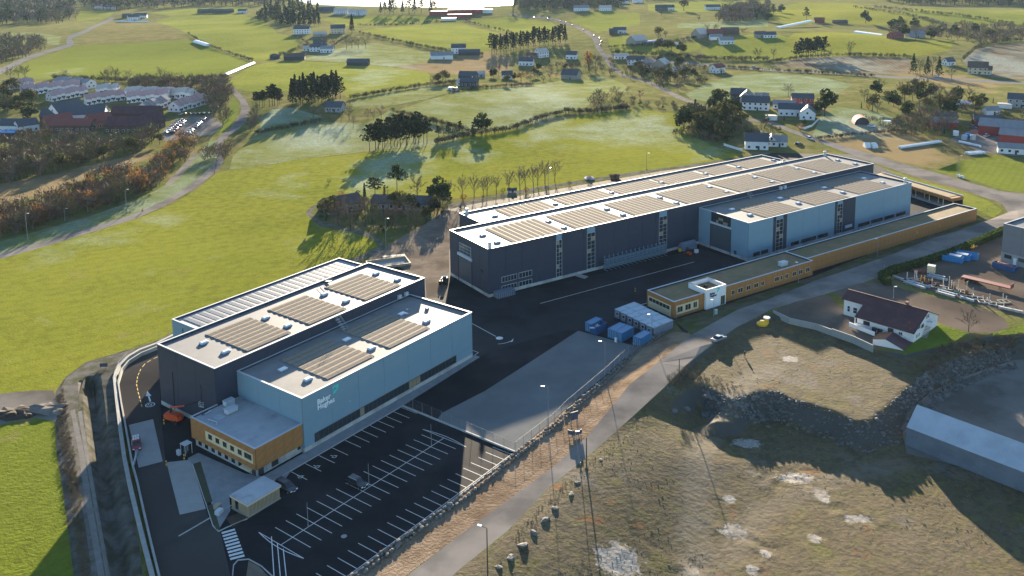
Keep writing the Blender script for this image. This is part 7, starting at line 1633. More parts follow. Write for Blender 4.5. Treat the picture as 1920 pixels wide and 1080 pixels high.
ROOFM = {'slate': 'r_slate', 'brown': 'r_brown', 'red': 'r_red', 'mauve': 'r_mauve', 'grey': 'r_grey', 'pale': 'r_pale', 'maroon': 'roof_maroon', 'pink': 'r_pink'}
def gable_meshes(L, W_, h, rise, wall, roof, over=.4):
    key = ('house', L, W_, h, rise, wall, roof)
    if key in MESH: return MESH[key]
    b = MB(); l, w_ = L / 2, W_ / 2
    b.add([(-l, -w_, -.6), (l, -w_, -.6), (l, w_, -.6), (-l, w_, -.6), (-l, -w_, h), (l, -w_, h), (l, w_, h), (-l, w_, h), (-l, 0, h + rise - .12), (l, 0, h + rise - .12)], [(0, 1, 5, 4), (2, 3, 7, 6), (1, 2, 6, 9, 5), (3, 0, 4, 8, 7), (0, 3, 2, 1)])
    r = MB(); k = rise / w_; t = .2
    for s in (-1, 1):
        y0 = s * (w_ + over); z0 = h - over * k; vs = [(-l - over, y0, z0), (l + over, y0, z0), (l + over, 0, h + rise), (-l - over, 0, h + rise)]; vs += [(x, y, z + t) for x, y, z in vs]; fs = [(0, 3, 2, 1), (4, 5, 6, 7), (0, 1, 5, 4), (1, 2, 6, 5), (2, 3, 7, 6), (3, 0, 4, 7)]
        r.add(vs, fs if s < 0 else [f[::-1] for f in fs])
    MESH[key] = (b.mesh('wall', M[WALLM[wall]]), r.mesh('roof', M[ROOFM[roof]])); return MESH[key]
def win_mesh(w_, h_): return cached(('hw', w_, h_), lambda: MB().box(-w_ / 2, w_ / 2, -.03, .03, 0, h_).mesh('window', M['glass']))
def winf(w_, h_): 
    def f():
        b = MB(); t = .09; b.box(-w_ / 2 - t, w_ / 2 + t, -.06, .02, -t, 0); b.box(-w_ / 2 - t, w_ / 2 + t, -.06, .02, h_, h_ + t); b.box(-w_ / 2 - t, -w_ / 2, -.06, .02, 0, h_); b.box(w_ / 2, w_ / 2 + t, -.06, .02, 0, h_); return b.mesh('frame', M['white'])
    return cached(('hwf', w_, h_), f)
def house(px, L, W_, h, rise, rz, wall, roof, label, cat='house', name=None, group=None, win=True, chim=True, floors=None, door=True, pos=None):
    p = pos if pos is not None else at(*px); o = thing(name or cat.replace(' ', '_'), label, cat, p, R(rz), group); wm, rm = gable_meshes(L, W_, h, rise, wall, roof); part('wall', wm, o); rf = part('roof', rm, o)
    if chim: part('chimney', cached('chim', lambda: MB().box(-.35, .35, -.35, .35, 0, 1.5).mesh('chimney', M['h_stone'])), rf, Matrix.Translation((L * .2, 0, h + rise - .5)))
    if win:
        fl = floors or max(1, int(h // 2.6)); n = max(2, int(L / 3.2))
        for s in (-1, 1):
            for f in range(fl):
                for i in range(n):
                    x = -L / 2 + L * (i + .5) / n; wn = part('window', win_mesh(1.2, 1.25), o, Matrix.Translation((x, s * (W_ / 2 + .02), .9 + f * 2.7))); part('frame', winf(1.2, 1.25), wn)
        for s in (-1, 1):
            for f in range(fl + (1 if rise > 2 else 0)):
                for y in ((-.22 * W_, .22 * W_) if f < fl else (0,)): wn = part('window', win_mesh(1.2, 1.25), o, Matrix.Translation((s * (L / 2 + .02), y, .9 + f * 2.7)) @ Matrix.Rotation(R(90), 4, 'Z')); part('frame', winf(1.2, 1.25), wn)
    if door: part('door', cached('hdoor', lambda: MB().box(-.5, .5, -.06, .06, 0, 2.1).mesh('door', M['h_dark'])), o, Matrix.Translation((L * .08, -W_ / 2 - .03, 0)))
    return o
def flat(px, L, W_, h, rz, m, rm, label, cat='shed', z=0):
    o = thing(cat.replace(' ', '_'), label, cat, at(*px), R(rz)); MB().box(-L / 2, L / 2, -W_ / 2, W_ / 2, -.4, h).build('wall', M[m], o); MB().box(-L / 2 - .3, L / 2 + .3, -W_ / 2 - .3, W_ / 2 + .3, h + .005, h + .2).build('roof', M[rm], o); return o
def tunnel(px0, px1, w_, h, m, label, cat='polytunnel', base=None):
    a, c_ = at(*px0), at(*px1); d = c_ - a; L = d.length; o = thing(cat.replace(' ', '_'), label, cat, a, math.atan2(d.y, d.x)); n = max(2, int(L / 4)); 
    for i in range(n):
        b = MB(); k = 8; x0, x1 = i * L / n + .05, (i + 1) * L / n - .05; vs = [(x, -w_ / 2 * math.cos(math.pi * j / k), h * math.sin(math.pi * j / k)) for x in (x0, x1) for j in range(k + 1)]
        b.add(vs, [(j, j + 1, k + 2 + j, k + 1 + j) for j in range(k)] + [tuple(range(k, -1, -1)), tuple(range(k + 1, 2 * k + 2))]); b.build('cover_bay', M[m], o)
    return o
M['plastic'] = mat('plastic', (.62, .64, .66), (.70, .71, .72), .8, .4)
# villas above the copse
house((1417, 205), 17, 8, 5.4, 3.6, -20, 'white', 'slate', 'white two-storey villa with slate roof and dormers at the copse')
house((1400, 192), 12, 8, 5.0, 3.6, 70, 'grey', 'slate', 'grey gabled villa behind the white villas'); house((1384, 186), 10, 8, 4.5, 3.4, -20, 'dark', 'slate', 'dark villa deepest in the copse'); house((1428, 188), 9, 7, 3, 2.2, -20, 'white', 'grey', 'low pale annex behind the white villas', door=False)
house((1504, 197), 14, 9, 5.4, 2.6, -12, 'red', 'slate', 'red two-storey house beside the big dark spruce'); house((1490, 216), 20, 8, 4.6, 3.0, -15, 'white', 'slate', 'long white house with dormers below the red house'); house((1514, 222), 11, 9, 4.6, 3.4, 70, 'white', 'slate', 'white gabled wing at the curved garden wall'); house((1470, 203), 14, 7, 3.2, 2.2, -18, 'white', 'grey', 'white cottage left of the red house'); flat((1446, 224), 7, 6, 2.6, -15, 'render_white', 'r_slate', 'white garage with flat slate roof by the villas', 'garage')
house((1418, 278), 12, 8, 4.8, 3.6, -12, 'white', 'slate', 'white gabled house nearest the long hall'); house((1458, 273), 9, 7, 3.0, 2.6, -12, 'white', 'grey', 'small white gable house beside the lane'); house((1446, 272), 8, 6, 3.2, 2.6, 75, 'white', 'grey', 'narrow white annex between the two lane houses', chim=False)
for l, px in (('white picket fence below the white gabled house', [(1357, 273), (1392, 284)]), ('white garden fence curving below the villa', [(1496, 240), (1508, 243), (1522, 238), (1536, 224)])):
    o = thing('garden_fence', l, 'fence', (0, 0, 0)); P = [at(*p) for p in px]
    for a, c_ in zip(P, P[1:]):
        n = max(1, int((c_ - a).length / 2.0)); d = c_ - a; ang = math.atan2(d.y, d.x)
        for i in range(n): q = a.lerp(c_, i / n); MB().box(.04, d.length / n - .04, -.05, .05, 0, 1.3).build('fence_panel', M['white'], o, q, ang)
house((1833, 138), 15, 9, 5.6, 4.6, -28, 'cream', 'brown', 'tall cream farmhouse beside the ploughed field'); house((1848, 139), 9, 7, 4, 3, -28, 'cream', 'brown', 'low cream wing of the ploughed field farm'); house((1778, 122), 9, 7, 3.6, 3.2, 20, 'white', 'slate', 'small white house behind the highway group')
house((1912, 200), 14, 9, 5.6, 3.0, -30, 'grey', 'slate', 'grey slate-roofed house at the far frame edge'); flat((1884, 202), 8, 6, 2.6, -30, 'render_white', 'r_grey', 'white garage beside the grey edge house', 'garage')
# red farm sheds
house((1893, 252), 30, 14, 5, 3.2, -34, 'red', 'grey', 'long red farm shed with grey sheet roof', 'barn', chim=False, win=False); house((1918, 266), 22, 11, 4.2, 2.4, -34, 'red', 'grey', 'lower red farm shed at the frame edge', 'barn', chim=False, win=False); house((1850, 236), 14, 9, 3.8, 2.4, -20, 'red', 'slate', 'small red barn with blue-grey roof', 'barn', chim=False, win=False); house((1768, 238), 14, 8, 3.6, 2.4, -10, 'red', 'grey', 'red shed hidden among the bare trees', 'barn', chim=False, win=False); house((1772, 228), 12, 7, 3.6, 2.4, -10, 'grey', 'slate', 'blue-roofed shed among the bare trees', 'barn', chim=False, win=False)
house((1899, 286), 14, 8, 3.0, 1.8, -25, 'white', 'grey', 'white bungalow below the red sheds', chim=False); house((1858, 214), 8, 6, 3, 2, 0, 'white', 'grey', 'tiny white hut behind the red sheds', 'hut', chim=False, win=False)
for i, (px, m) in enumerate((((1792, 254), 'white'), ((1808, 262), 'cabin_roof'), ((1815, 259), 'blue_bright'), ((1824, 262), 'steel_white'))): o = thing('storage_tank', ('white', 'pale grey', 'bright blue', 'pale cream')[i] + ' storage tank in the red farm yard', 'tank', at(*px)); MB().tube((0, 0, 0), (0, 0, 2.6), 1.5, n=10).build('tank', M[m], o); MB().tube((0, 0, 2.61), (0, 0, 2.9), 1.5, .4, 10).build('lid', M[m], o)
o = thing('arched_barn', 'red arched barn with dark open front in the shaded lawn', 'barn', at(1617, 234), R(-100))
b = MB(); k = 10; Lb = 10; w_ = 9; vs = [(x, -w_ / 2 * math.cos(math.pi * j / k), 4.6 * math.sin(math.pi * j / k)) for x in (0, -Lb) for j in range(k + 1)]; b.add(vs, [(j, k + 1 + j, k + 2 + j, j + 1) for j in range(k)]); b.build('roof', M['h_red'], o)
b = MB(); b.add([(-.3, -w_ / 2 * .95 * math.cos(math.pi * j / k), 4.4 * math.sin(math.pi * j / k)) for j in range(k + 1)], [tuple(range(k + 1))]); b.build('front', M['h_dark'], o)  # dark sheet paints the shade inside the open barn
o = thing('wire_aviary', 'small white-framed aviary beside the arched barn', 'aviary', at(1662, 234), R(-10)); b = MB()
for x in (-2.5, 0, 2.5):
    for y in (-1.5, 1.5): b.box(x - .08, x + .08, y - .08, y + .08, 0, 2.4)
b.box(-2.6, 2.6, -1.6, -1.4, 2.41, 2.55); b.box(-2.6, 2.6, 1.4, 1.6, 2.41, 2.55); b.build('frame', M['white'], o); MB().box(-2.4, 2.4, -1.39, 1.39, 2.42, 2.5).build('roof', M['plastic'], o)
# crossroads hamlet
H_ = [((1192, 121), 17, 9, 5.4, 3.0, 0, 'white', 'slate', 'big white house with slate roof at the crossroads'), ((1215, 126), 10, 8, 4, 2.8, 0, 'white', 'grey', 'white annex of the crossroads house'), ((1240, 128), 15, 12, 5.0, 4.5, 60, 'stone', 'pale', 'broad stone barn-house with bright gable'), ((1165, 110), 14, 8, 3.2, 2.2, -5, 'white', 'pale', 'low white garage by the road bend'), ((1275, 134), 13, 8, 3.0, 2.0, -5, 'white', 'pale', 'low white hall in the crossroads gardens'), ((1345, 136), 11, 9, 5.0, 3.0, 30, 'white', 'red', 'white house with red-brown roof by the highway'),
 ((1071, 148), 15, 10, 4.4, 4.2, -28, 'stone', 'slate', 'weathered timber barn with dark gable roof'), ((1072, 110), 11, 8, 4.6, 3.2, -15, 'white', 'slate', 'white house with dark roof under the conifer belt'), ((1015, 107), 13, 9, 5.4, 3.8, 40, 'white', 'pale', 'white gabled house with tan roof'), ((987, 122), 14, 9, 4.4, 3.4, -10, 'white', 'slate', 'low white house with slate dormer'), ((997, 108), 10, 6, 3, 2, -20, 'orange', 'brown', 'brown shed beside the tan-roofed house'),
 ((878, 152), 14, 9, 5, 3.2, -15, 'dark', 'slate', 'black two-storey house with white balcony'), ((880, 161), 13, 8, 4, 2.6, -15, 'dark', 'slate', 'lower black house in the field corner'), ((868, 160), 8, 6, 3, 2.2, -20, 'white', 'pale', 'small pale garage by the black houses'), ((951, 148), 9, 7, 4, 3, 0, 'white', 'slate', 'white gable house among garden trees'), ((900, 144), 8, 6, 3, 2, 10, 'grey', 'pale', 'low grey shed behind the black houses'),
 ((629, 208), 11, 9, 3.4, 3.0, -10, 'grey', 'slate', 'grey hip-roofed cottage above the frosty slope'),
 ((828, 110), 22, 12, 4, 3, 10, 'white', 'grey', 'white farm barn on the rushy ground'), ((860, 100), 15, 9, 6.5, 3.6, 0, 'white', 'slate', 'white two-storey farmhouse with dark roof'), ((880, 103), 22, 9, 3.4, 2.6, 0, 'dark', 'slate', 'long dark byre right of the white farmhouse'),
 ((598, 96), 18, 10, 5.2, 3.0, 0, 'white', 'slate', 'white farmhouse on the frosty meadow'), ((614, 98), 13, 9, 4.4, 2.6, 0, 'white', 'grey', 'white lean-to at the meadow farmhouse'), ((578, 95), 10, 6, 3, 2.4, 0, 'white', 'pale', 'small white outhouse left of the meadow farmhouse'), ((600, 87), 14, 7, 5, 3, 0, 'dark', 'slate', 'dark block behind the meadow farmhouse'),
 ((567, 63), 20, 11, 6.5, 4, 0, 'white', 'slate', 'white twin-gabled villa below the spruce stand'), ((634, 62), 18, 11, 6.5, 4.5, 10, 'cream', 'slate', 'cream farmhouse beside the lone spruce'), ((600, 68), 16, 8, 3.4, 2.4, 15, 'stone', 'pale', 'pale sheds between the two farmhouses'),
 ((640, 26), 24, 12, 6, 4, 0, 'white', 'pale', 'first white house on the loch road'), ((663, 28), 16, 12, 6, 4, 0, 'white', 'pale', 'second white house on the loch road'), ((678, 28), 14, 12, 6, 4, 40, 'white', 'pale', 'third white house on the loch road'), ((612, 22), 30, 12, 5, 4, 0, 'dark', 'slate', 'dark long building on the loch road'),
 ((1162, 62), 16, 9, 4.4, 3.2, -8, 'white', 'slate', 'white house beside the traffic bend'), ((1150, 64), 10, 7, 4, 3, -8, 'brown', 'slate', 'brown shed beside the traffic bend'), ((1194, 82), 20, 14, 4.4, 5.4, 40, 'stone', 'pale', 'brown barn with bright sunlit roof edge'),
 ((1312, 70), 18, 12, 4.6, 6.0, 45, 'stone', 'pale', 'steep-roofed pale farm barn on the crofts'), ((1340, 68), 18, 10, 4.6, 4.0, 0, 'brown', 'red', 'brown byre beside the steep-roofed barn'), ((1368, 64), 20, 10, 4.6, 3.4, 0, 'brown', 'brown', 'long brown barn on the crofts'), ((1362, 82), 15, 9, 4.4, 3.2, 0, 'white', 'grey', 'white croft house with grey gable'), ((1342, 74), 14, 8, 3.6, 2.6, 0, 'white', 'grey', 'low white dairy below the brown byre'), ((1425, 70), 12, 8, 4, 3, 0, 'stone', 'slate', 'stone croft at the field corner'),
 ((1240, 20), 20, 10, 6, 4, 0, 'dark', 'slate', 'dark house on the upland lane'), ((1256, 19), 14, 10, 5, 4, 0, 'white', 'slate', 'white cottage on the upland lane'), ((1336, 18), 26, 12, 5, 4, 5, 'white', 'slate', 'white bungalow with slate roof on the upland'), ((1170, 7), 18, 10, 6, 4, 0, 'white', 'slate', 'white house near the skyline wood'), ((1195, 5), 20, 10, 6, 4, 0, 'white', 'pale', 'pale house near the skyline wood'), ((1135, 20), 20, 11, 5, 4, 0, 'white', 'pale', 'pink-toned house at the tree belt end'), ((1090, 20), 26, 11, 5, 4, 0, 'white', 'grey', 'pale long house under the tree belt'),
 ((1536, 42), 14, 9, 4, 3.2, -15, 'red', 'red', 'red barn on the sunlit upland slope'), ((1575, 44), 20, 7, 3, 2, 0, 'brown', 'brown', 'low brown shed on the upland slope'), ((1678, 72), 16, 9, 4, 3.4, 30, 'red', 'red', 'rust-roofed farmhouse in the upland wood'), ((1716, 70), 18, 10, 4.6, 3.0, 0, 'grey', 'grey', 'grey barn in the upland wood'), ((1442, 70), 14, 9, 3.4, 3, 0, 'white', 'slate', 'white cottage by the polytunnel field'),
 ((250, 38), 18, 10, 6, 4.6, 35, 'white', 'slate', 'white gabled farmhouse on the lane end'), ((264, 34), 22, 10, 5, 4, 10, 'white', 'slate', 'slate-roofed steading behind the lane farmhouse'), ((238, 33), 14, 8, 4, 3, 10, 'dark', 'slate', 'dark shed of the lane steading'), ((205, 17), 26, 10, 5, 4, 0, 'white', 'pink', 'first pink-roofed house in the far wood'), ((188, 16), 22, 10, 5, 4, 0, 'white', 'pink', 'second pink-roofed house in the far wood'),
 ((385, 24), 26, 10, 4, 3, -5, 'dark', 'slate', 'first dark shed of the hilltop farm'), ((418, 24), 38, 11, 4, 3, -5, 'dark', 'slate', 'long dark shed of the hilltop farm'), ((455, 24), 16, 9, 4, 3, -5, 'white', 'slate', 'white gable at the hilltop farm end'),
 ((553, 112), 20, 10, 3.6, 3.0, 5, 'dark', 'brown', 'dark barn with rounded brown roof'), ((672, 122), 20, 9, 3.4, 2.6, -3, 'dark', 'slate', 'dark green field barn standing alone'), ((516, 110), 9, 5, 2.6, 1.6, 0, 'dark', 'slate', 'small dark shed left of the brown barn')]
for a in H_: house(*a[:8], a[8], 'barn' if any(k in a[8] for k in ('barn', 'shed', 'byre')) else 'house', win=a[0][1] > 15 and not any(k in a[8] for k in ('barn', 'shed', 'byre')), chim=not any(k in a[8] for k in ('barn', 'shed', 'byre', 'garage')))
# lakeside sheds
for i, (px, L, W_, h, m, rm) in enumerate([((838, 27), 60, 22, 6, 'h_red', 'r_pale'), ((862, 32), 40, 18, 5, 'h_red', 'r_red'), ((872, 26), 60, 20, 8, 'h_red', 'r_slate'), ((886, 22), 40, 14, 7, 'h_grey', 'r_pink'), ((905, 24), 34, 14, 6, 'render_white', 'r_pale'), ((842, 38), 24, 10, 4, 'render_white', 'r_pale')]):
    flat(px, L, W_, h, 4, m, rm, ('long pale-roofed red', 'low red-roofed', 'tall slate-roofed red', 'pink-roofed grey', 'white', 'small white')[i] + ' shed on the loch shore', 'industrial shed')
# polytunnels and wrapped rows
tunnel((367, 79), (391, 88), 7, 3.0, 'plastic', 'white wrapped bale row on the field dyke', 'bale row'); tunnel((422, 141), (475, 121), 4, 1.6, 'plastic', 'long white plastic clamp above the bend', 'silage clamp'); tunnel((1210, 82), (1246, 75), 8, 3.2, 'cabin_roof', 'pale blue polytunnel on the croft field'); tunnel((1605, 62), (1656, 66), 9, 3, 'plastic', 'long white polytunnel on the upland field'); tunnel((1457, 53), (1520, 47), 6, 2, 'plastic', 'white plastic clamp on the far field'); tunnel((1260, 84), (1272, 82), 6, 2.4, 'plastic', 'short white polytunnel by the glasshouse farm'); tunnel((842, 168), (858, 170), 5, 2.2, 'plastic', 'white caravan-like tunnel below the black houses'); tunnel((1783, 190), (1804, 196), 7, 3.0, 'plastic', 'white tunnel behind the thicket'); tunnel((1810, 195), (1820, 196), 5, 2.2, 'plastic', 'short white tunnel beside the longer one'); tunnel((1620, 276), (1630, 276), 5, 2.6, 'plastic', 'first white covered heap in the bale field', 'covered heap'); tunnel((1632, 277), (1641, 276), 4.5, 2.6, 'plastic', 'second white covered heap in the bale field', 'covered heap'); tunnel((280, 42), (218, 41), 4, 2.0, 'plastic', 'white plastic wall below the lane farmhouse', 'silage clamp')
def bale_row(px0, px1, n, rows, phrase, d=1.35, gap=1.0):
    a, c_ = at(*px0), at(*px1); v = (c_ - a); nn = Vector((-v.y, v.x, 0)).normalized(); me = cached('bale', lambda: MB().tube((0, -.62, .66), (0, .62, .66), .66, n=12).mesh('wrapped_bale', M['plastic']))
    for r in range(rows):
        for i in range(n):
            q = a.lerp(c_, i / max(1, n - 1)) + nn * r * 1.4; o = link('wrapped_bale', me, None, (q.x, q.y, hz(q.x, q.y)), math.atan2(v.y, v.x) + R(90)); tag(o, f'white wrapped bale, {nth(i)} from the left in the {("front", "rear", "third")[r]} row {phrase}', 'bale', 'wrapped bales ' + phrase)
bale_row((1690, 279), (1763, 268), 22, 2, 'of the long double stack'); bale_row((1800, 268), (1836, 276), 9, 1, 'beside the red farm yard'); bale_row((1819, 291), (1845, 289), 6, 3, 'on the drilled field edge'); bale_row((1797, 332), (1804, 334), 2, 1, 'by the utility pole')
p0 = LA(12, 66); p1 = LA(48, 66)
me = cached('bale', lambda: MB().tube((0, -.62, .66), (0, .62, .66), .66, n=12).mesh('wrapped_bale', M['plastic'])); k = 0
for i in range(24):
    if 7 <= i <= 9: continue
    for z in ((0, 1.25) if 2 < i < 21 else (0,)):
        q = LA(18 + i * 1.42, 64.9 + (.3 if z else 0)); tag(link('wrapped_bale', me, None, (q.x, q.y, z * 5.2 + 5.0 if False else z), AA), f'white wrapped bale, {nth(i)} along the stack behind the front hall, ' + ('upper layer' if z else 'ground layer'), 'bale', 'wrapped bales behind the front hall')
# garden bungalow and summer house
house((640, 392), 15, 11, 3.0, 2.8, 35, 'stone', 'brown', 'brown hip-like bungalow at the end of the loop lane', chim=False); house((755, 388), 24, 10, 2.8, 2.2, -8, 'stone', 'slate', 'long slate-roofed bungalow in the wooded garden'); flat((668, 384), 4, 3, 2, 10, 'white', 'plastic', 'tiny white summer house between the bungalows', 'summer house')
house((960, 360), 3.6, 2.6, 1.2, .6, 0, 'white', 'slate', 'small dark shed in the bare tree row', 'shed', win=False, chim=False); o = thing('party_tent', 'white peaked tent standing behind the long hall', 'tent', at(1105, 336), R(10)); o.scale = (.5, .5, .5); MB().add([(-4, -3, 0), (4, -3, 0), (4, 3, 0), (-4, 3, 0), (-4, -3, 1.2), (4, -3, 1.2), (4, 3, 1.2), (-4, 3, 1.2)], [(0, 1, 5, 4), (1, 2, 6, 5), (2, 3, 7, 6), (3, 0, 4, 7)]).build('side', M['plastic'], o); MB().add([(-4.2, -3.2, 1.2), (4.2, -3.2, 1.2), (4.2, 3.2, 1.2), (-4.2, 3.2, 1.2), (-1.2, 0, 3.4), (1.2, 0, 3.4)], [(0, 1, 5, 4), (1, 2, 5), (2, 3, 4, 5), (3, 0, 4)]).build('roof', M['plastic'], o)
house((1152, 333), 4, 2.4, 1.1, .3, 0, 'orange', 'red', 'low red shed behind the long hall', 'shed', win=False, chim=False)
# loose framework behind the halls
o = thing('excavation_frame', 'pale rectangular formwork on the sandy yard', 'formwork', at(728, 495), R(20)); b = MB(); b.box(-7, 7, -4, -3.6, 0, .8); b.box(-7, 7, 3.6, 4, 0, .8); b.box(-7, -6.6, -3.6, 3.6, 0, .8); b.box(6.6, 7, -3.6, 3.6, 0, .8); b.build('edge_board', M['wood_pale'], o); MB().box(-6.6, 6.6, -3.6, 3.6, .02, .12).build('floor_slab', M['slab'], o)
o = thing('plank_stack', 'pale stack of boards beside the formwork', 'boards', at(738, 482), R(12)); 
for i in range(3): MB().box(-4, 4, -.9 + i * .62, -.3 + i * .62, 0, .5).build('board', M['wood_pale'], o)
# ---------------------------------------------------------------- white terraces on the left
def terrace(px0, px1, n, W_, h, rise, roof, phrase, wall='white', step=0.0, name='terraced_house', extra_rot=0.0, floors=1):
    a, c_ = at(*px0), at(*px1); v = c_ - a; L = v.length / n; rz = math.degrees(math.atan2(v.y, v.x))
    for i in range(n):
        q = a.lerp(c_, (i + .5) / n); q.z = hz(q.x, q.y) + (i % 3) * step
        house(None, round(L - .15, 1), W_, h, rise, rz + extra_rot, wall, roof, f'{wall} {roof}-roofed terraced house, {nth(i)} from the left in {phrase}', 'house', name, 'terraced houses in ' + phrase, pos=q, chim=False, floors=floors)
terrace((8, 168), (62, 162), 7, 9, 4.6, 2.6, 'mauve', 'the highest terrace', step=.5); terrace((40, 178), (150, 168), 13, 9, 4.6, 3.0, 'mauve', 'the long second terrace', step=.5); terrace((110, 160), (172, 166), 8, 9, 4.6, 2.6, 'grey', 'the stepped back terrace', step=.5); terrace((92, 190), (160, 178), 8, 9, 4.4, 2.8, 'mauve', 'the terrace below the long one', step=.4); terrace((160, 196), (232, 186), 8, 9, 4.4, 2.8, 'pink', 'the pink terrace in the middle', step=.4); terrace((184, 176), (222, 174), 5, 9, 4.4, 2.6, 'pale', 'the pale terrace by the hedge', step=.5); terrace((240, 192), (318, 186), 9, 9, 4.6, 3.0, 'mauve', 'the right-hand mauve terrace', step=.4); terrace((240, 180), (365, 184), 13, 8, 4.6, 2.4, 'pale', 'the white-fronted terrace under the wood', step=.4); terrace((268, 212), (310, 198), 6, 9, 4.0, 3.0, 'grey', 'the short terrace by the car park', step=.4); terrace((326, 210), (382, 194), 7, 9, 4.2, 3.0, 'pink', 'the pink terrace above the car park', step=.4)
for a in [((126, 222), 20, 14, 5.4, 6.0, 60, 'white', 'slate', 'white hall with tall slate gable below the terraces'), ((164, 224), 24, 13, 4.6, 4.6, 10, 'white', 'slate', 'wide white hall with dark slate roof'), ((105, 226), 16, 12, 4, 4.0, 10, 'dark', 'slate', 'dark hall left of the white gable'), ((108, 238), 16, 11, 4, 4.2, 50, 'orange', 'red', 'orange brick gable house in front of the halls'), ((140, 244), 26, 11, 4, 3.4, -4, 'brown', 'red', 'long red-roofed cottage row by the scrub'), ((186, 238), 14, 11, 4.4, 4.4, 50, 'orange', 'red', 'second orange gable house by the court'), ((258, 224), 30, 11, 5, 4.0, -3, 'brown', 'maroon', 'brown maroon-roofed block beside the car park'), ((245, 246), 26, 12, 4.6, 4.6, -3, 'brown', 'maroon', 'lower brown block with tan gable end'), ((282, 240), 14, 11, 4.6, 4.6, 50, 'brown', 'maroon', 'brown gabled block nearest the car park'), ((26, 246), 14, 10, 4.6, 3.4, -5, 'white', 'slate', 'white hip house at the left frame edge'), ((50, 246), 12, 9, 4.4, 3.4, 50, 'white', 'slate', 'white gabled house beside the hip house')]: house(*a[:8], a[8], chim=False)
flat((8, 256), 16, 9, 3, 0, 'h_dark', 'blue_bright', 'bright blue roofed shed at the frame edge', 'shed')
# ---------------------------------------------------------------- far cars
cc_ = ['car_white', 'car_silver', 'car_dark', 'car_blue', 'car_black', 'car_red']; cn = {'car_white': 'white', 'car_silver': 'silver', 'car_dark': 'dark grey', 'car_blue': 'blue', 'car_black': 'black', 'car_red': 'red'}
def carline(px, n, phrase, turn=90, jit=0, kinds=('hatch', 'suv', 'sedan'), seed=0, rot=None):
    rg = random.Random(seed)
    for i, (x, y) in enumerate(along(px, n, jit, seed)):
        q = at(x, y); a, c_ = at(*px[0]), at(*px[-1]); d = c_ - a; m = rg.choice(cc_); k = rg.choice(kinds); car('parked_car' if turn else 'car', f'{cn[m]} car, {nth(i)} {phrase}', q, math.atan2(d.y, d.x) + R(turn), m, k, 'car', 'cars ' + phrase, L=4.4, H=1.5 if k == 'sedan' else 1.62, simple=True)
carline([(309, 252), (322, 240), (338, 226)], 9, 'in the near row of the left car park', seed=1); carline([(350, 254), (362, 243), (384, 222)], 9, 'in the far row of the left car park', seed=2); carline([(320, 252), (333, 240), (346, 228)], 6, 'in the middle row of the left car park', seed=5); carline([(335, 216), (395, 214)], 7, 'under the pink terrace', seed=3); carline([(190, 214), (215, 212)], 4, 'in the court behind the white hall', seed=4)
for i, (px, tgt) in enumerate([((963, 29), (980, 30)), ((1001, 33), (1020, 35)), ((1027, 36), (1040, 38)), ((1051, 40), (1060, 43)), ((1061, 43), (1070, 47)), ((1073, 48), (1082, 51)), ((1094, 57), (1100, 60)), ((1114, 68), (1118, 72)), ((1124, 72), (1126, 77)), ((1128, 78), (1130, 84)), ((1126, 85), (1128, 92))]):
    a, c_ = at(*px), at(*tgt); d = c_ - a; m = cc_[(i * 5 + 2) % 6]; car('car', f'{cn[m]} car, {nth(i)} from the far end of the traffic queue', a + Vector((0, 0, .02)), math.atan2(d.y, d.x), m, 'hatch', 'car', 'cars queueing on the far road', L=4.4, simple=True)
for px, tgt, m, l in (((1758, 145), (1790, 148), 'car_white', 'white car driving on the highway by the cream farmhouse'), ((1414, 127), (1430, 128), 'car_silver', 'silver car on the highway near the crossroads'), ((1518, 261), (1530, 265), 'car_white', 'white car parked on the lane below the villas'), ((1498, 272), (1510, 270), 'car_dark', 'dark car parked by the small white gable house'), ((1634, 238), (1645, 239), 'car_white', 'pale car beside the arched barn'), ((1825, 240), (1835, 242), 'car_silver', 'silver car in the red farm yard'), ((1850, 256), (1858, 252), 'car_white', 'white car in front of the red sheds')):
    a, c_ = at(*px), at(*tgt); d = c_ - a; car('car', l, a, math.atan2(d.y, d.x), m, 'hatch', simple=True)
# ---------------------------------------------------------------- people
M['skin'] = mat('skin', (.42, .26, .18), rough=.6); M['cloth_dark'] = mat('cloth_dark', (.025, .045, .03), rough=.9); M['cloth_navy'] = mat('cloth_navy', (.02, .022, .035), rough=.9); M['cloth_red'] = mat('cloth_red', (.30, .03, .03), rough=.9)
def skin_body(name, joints, edges, radii, m, parent):
    me = bpy.data.meshes.new(name); me.from_pydata(joints, edges, []); o = bpy.data.objects.new('tmp', me); COL.objects.link(o); md = o.modifiers.new('s', 'SKIN'); md.use_smooth_shade = True
    for v, r in zip(me.skin_vertices[0].data, radii): v.radius = r if hasattr(r, '__len__') else (r, r)
    me.skin_vertices[0].data[0].use_root = True; sb = o.modifiers.new('d', 'SUBSURF'); sb.levels = 1
    m2 = bpy.data.meshes.new_from_object(o.evaluated_get(bpy.context.evaluated_depsgraph_get())); bpy.data.objects.remove(o); m2.materials.clear(); m2.materials.append(M[m]); return part(name, m2, parent)
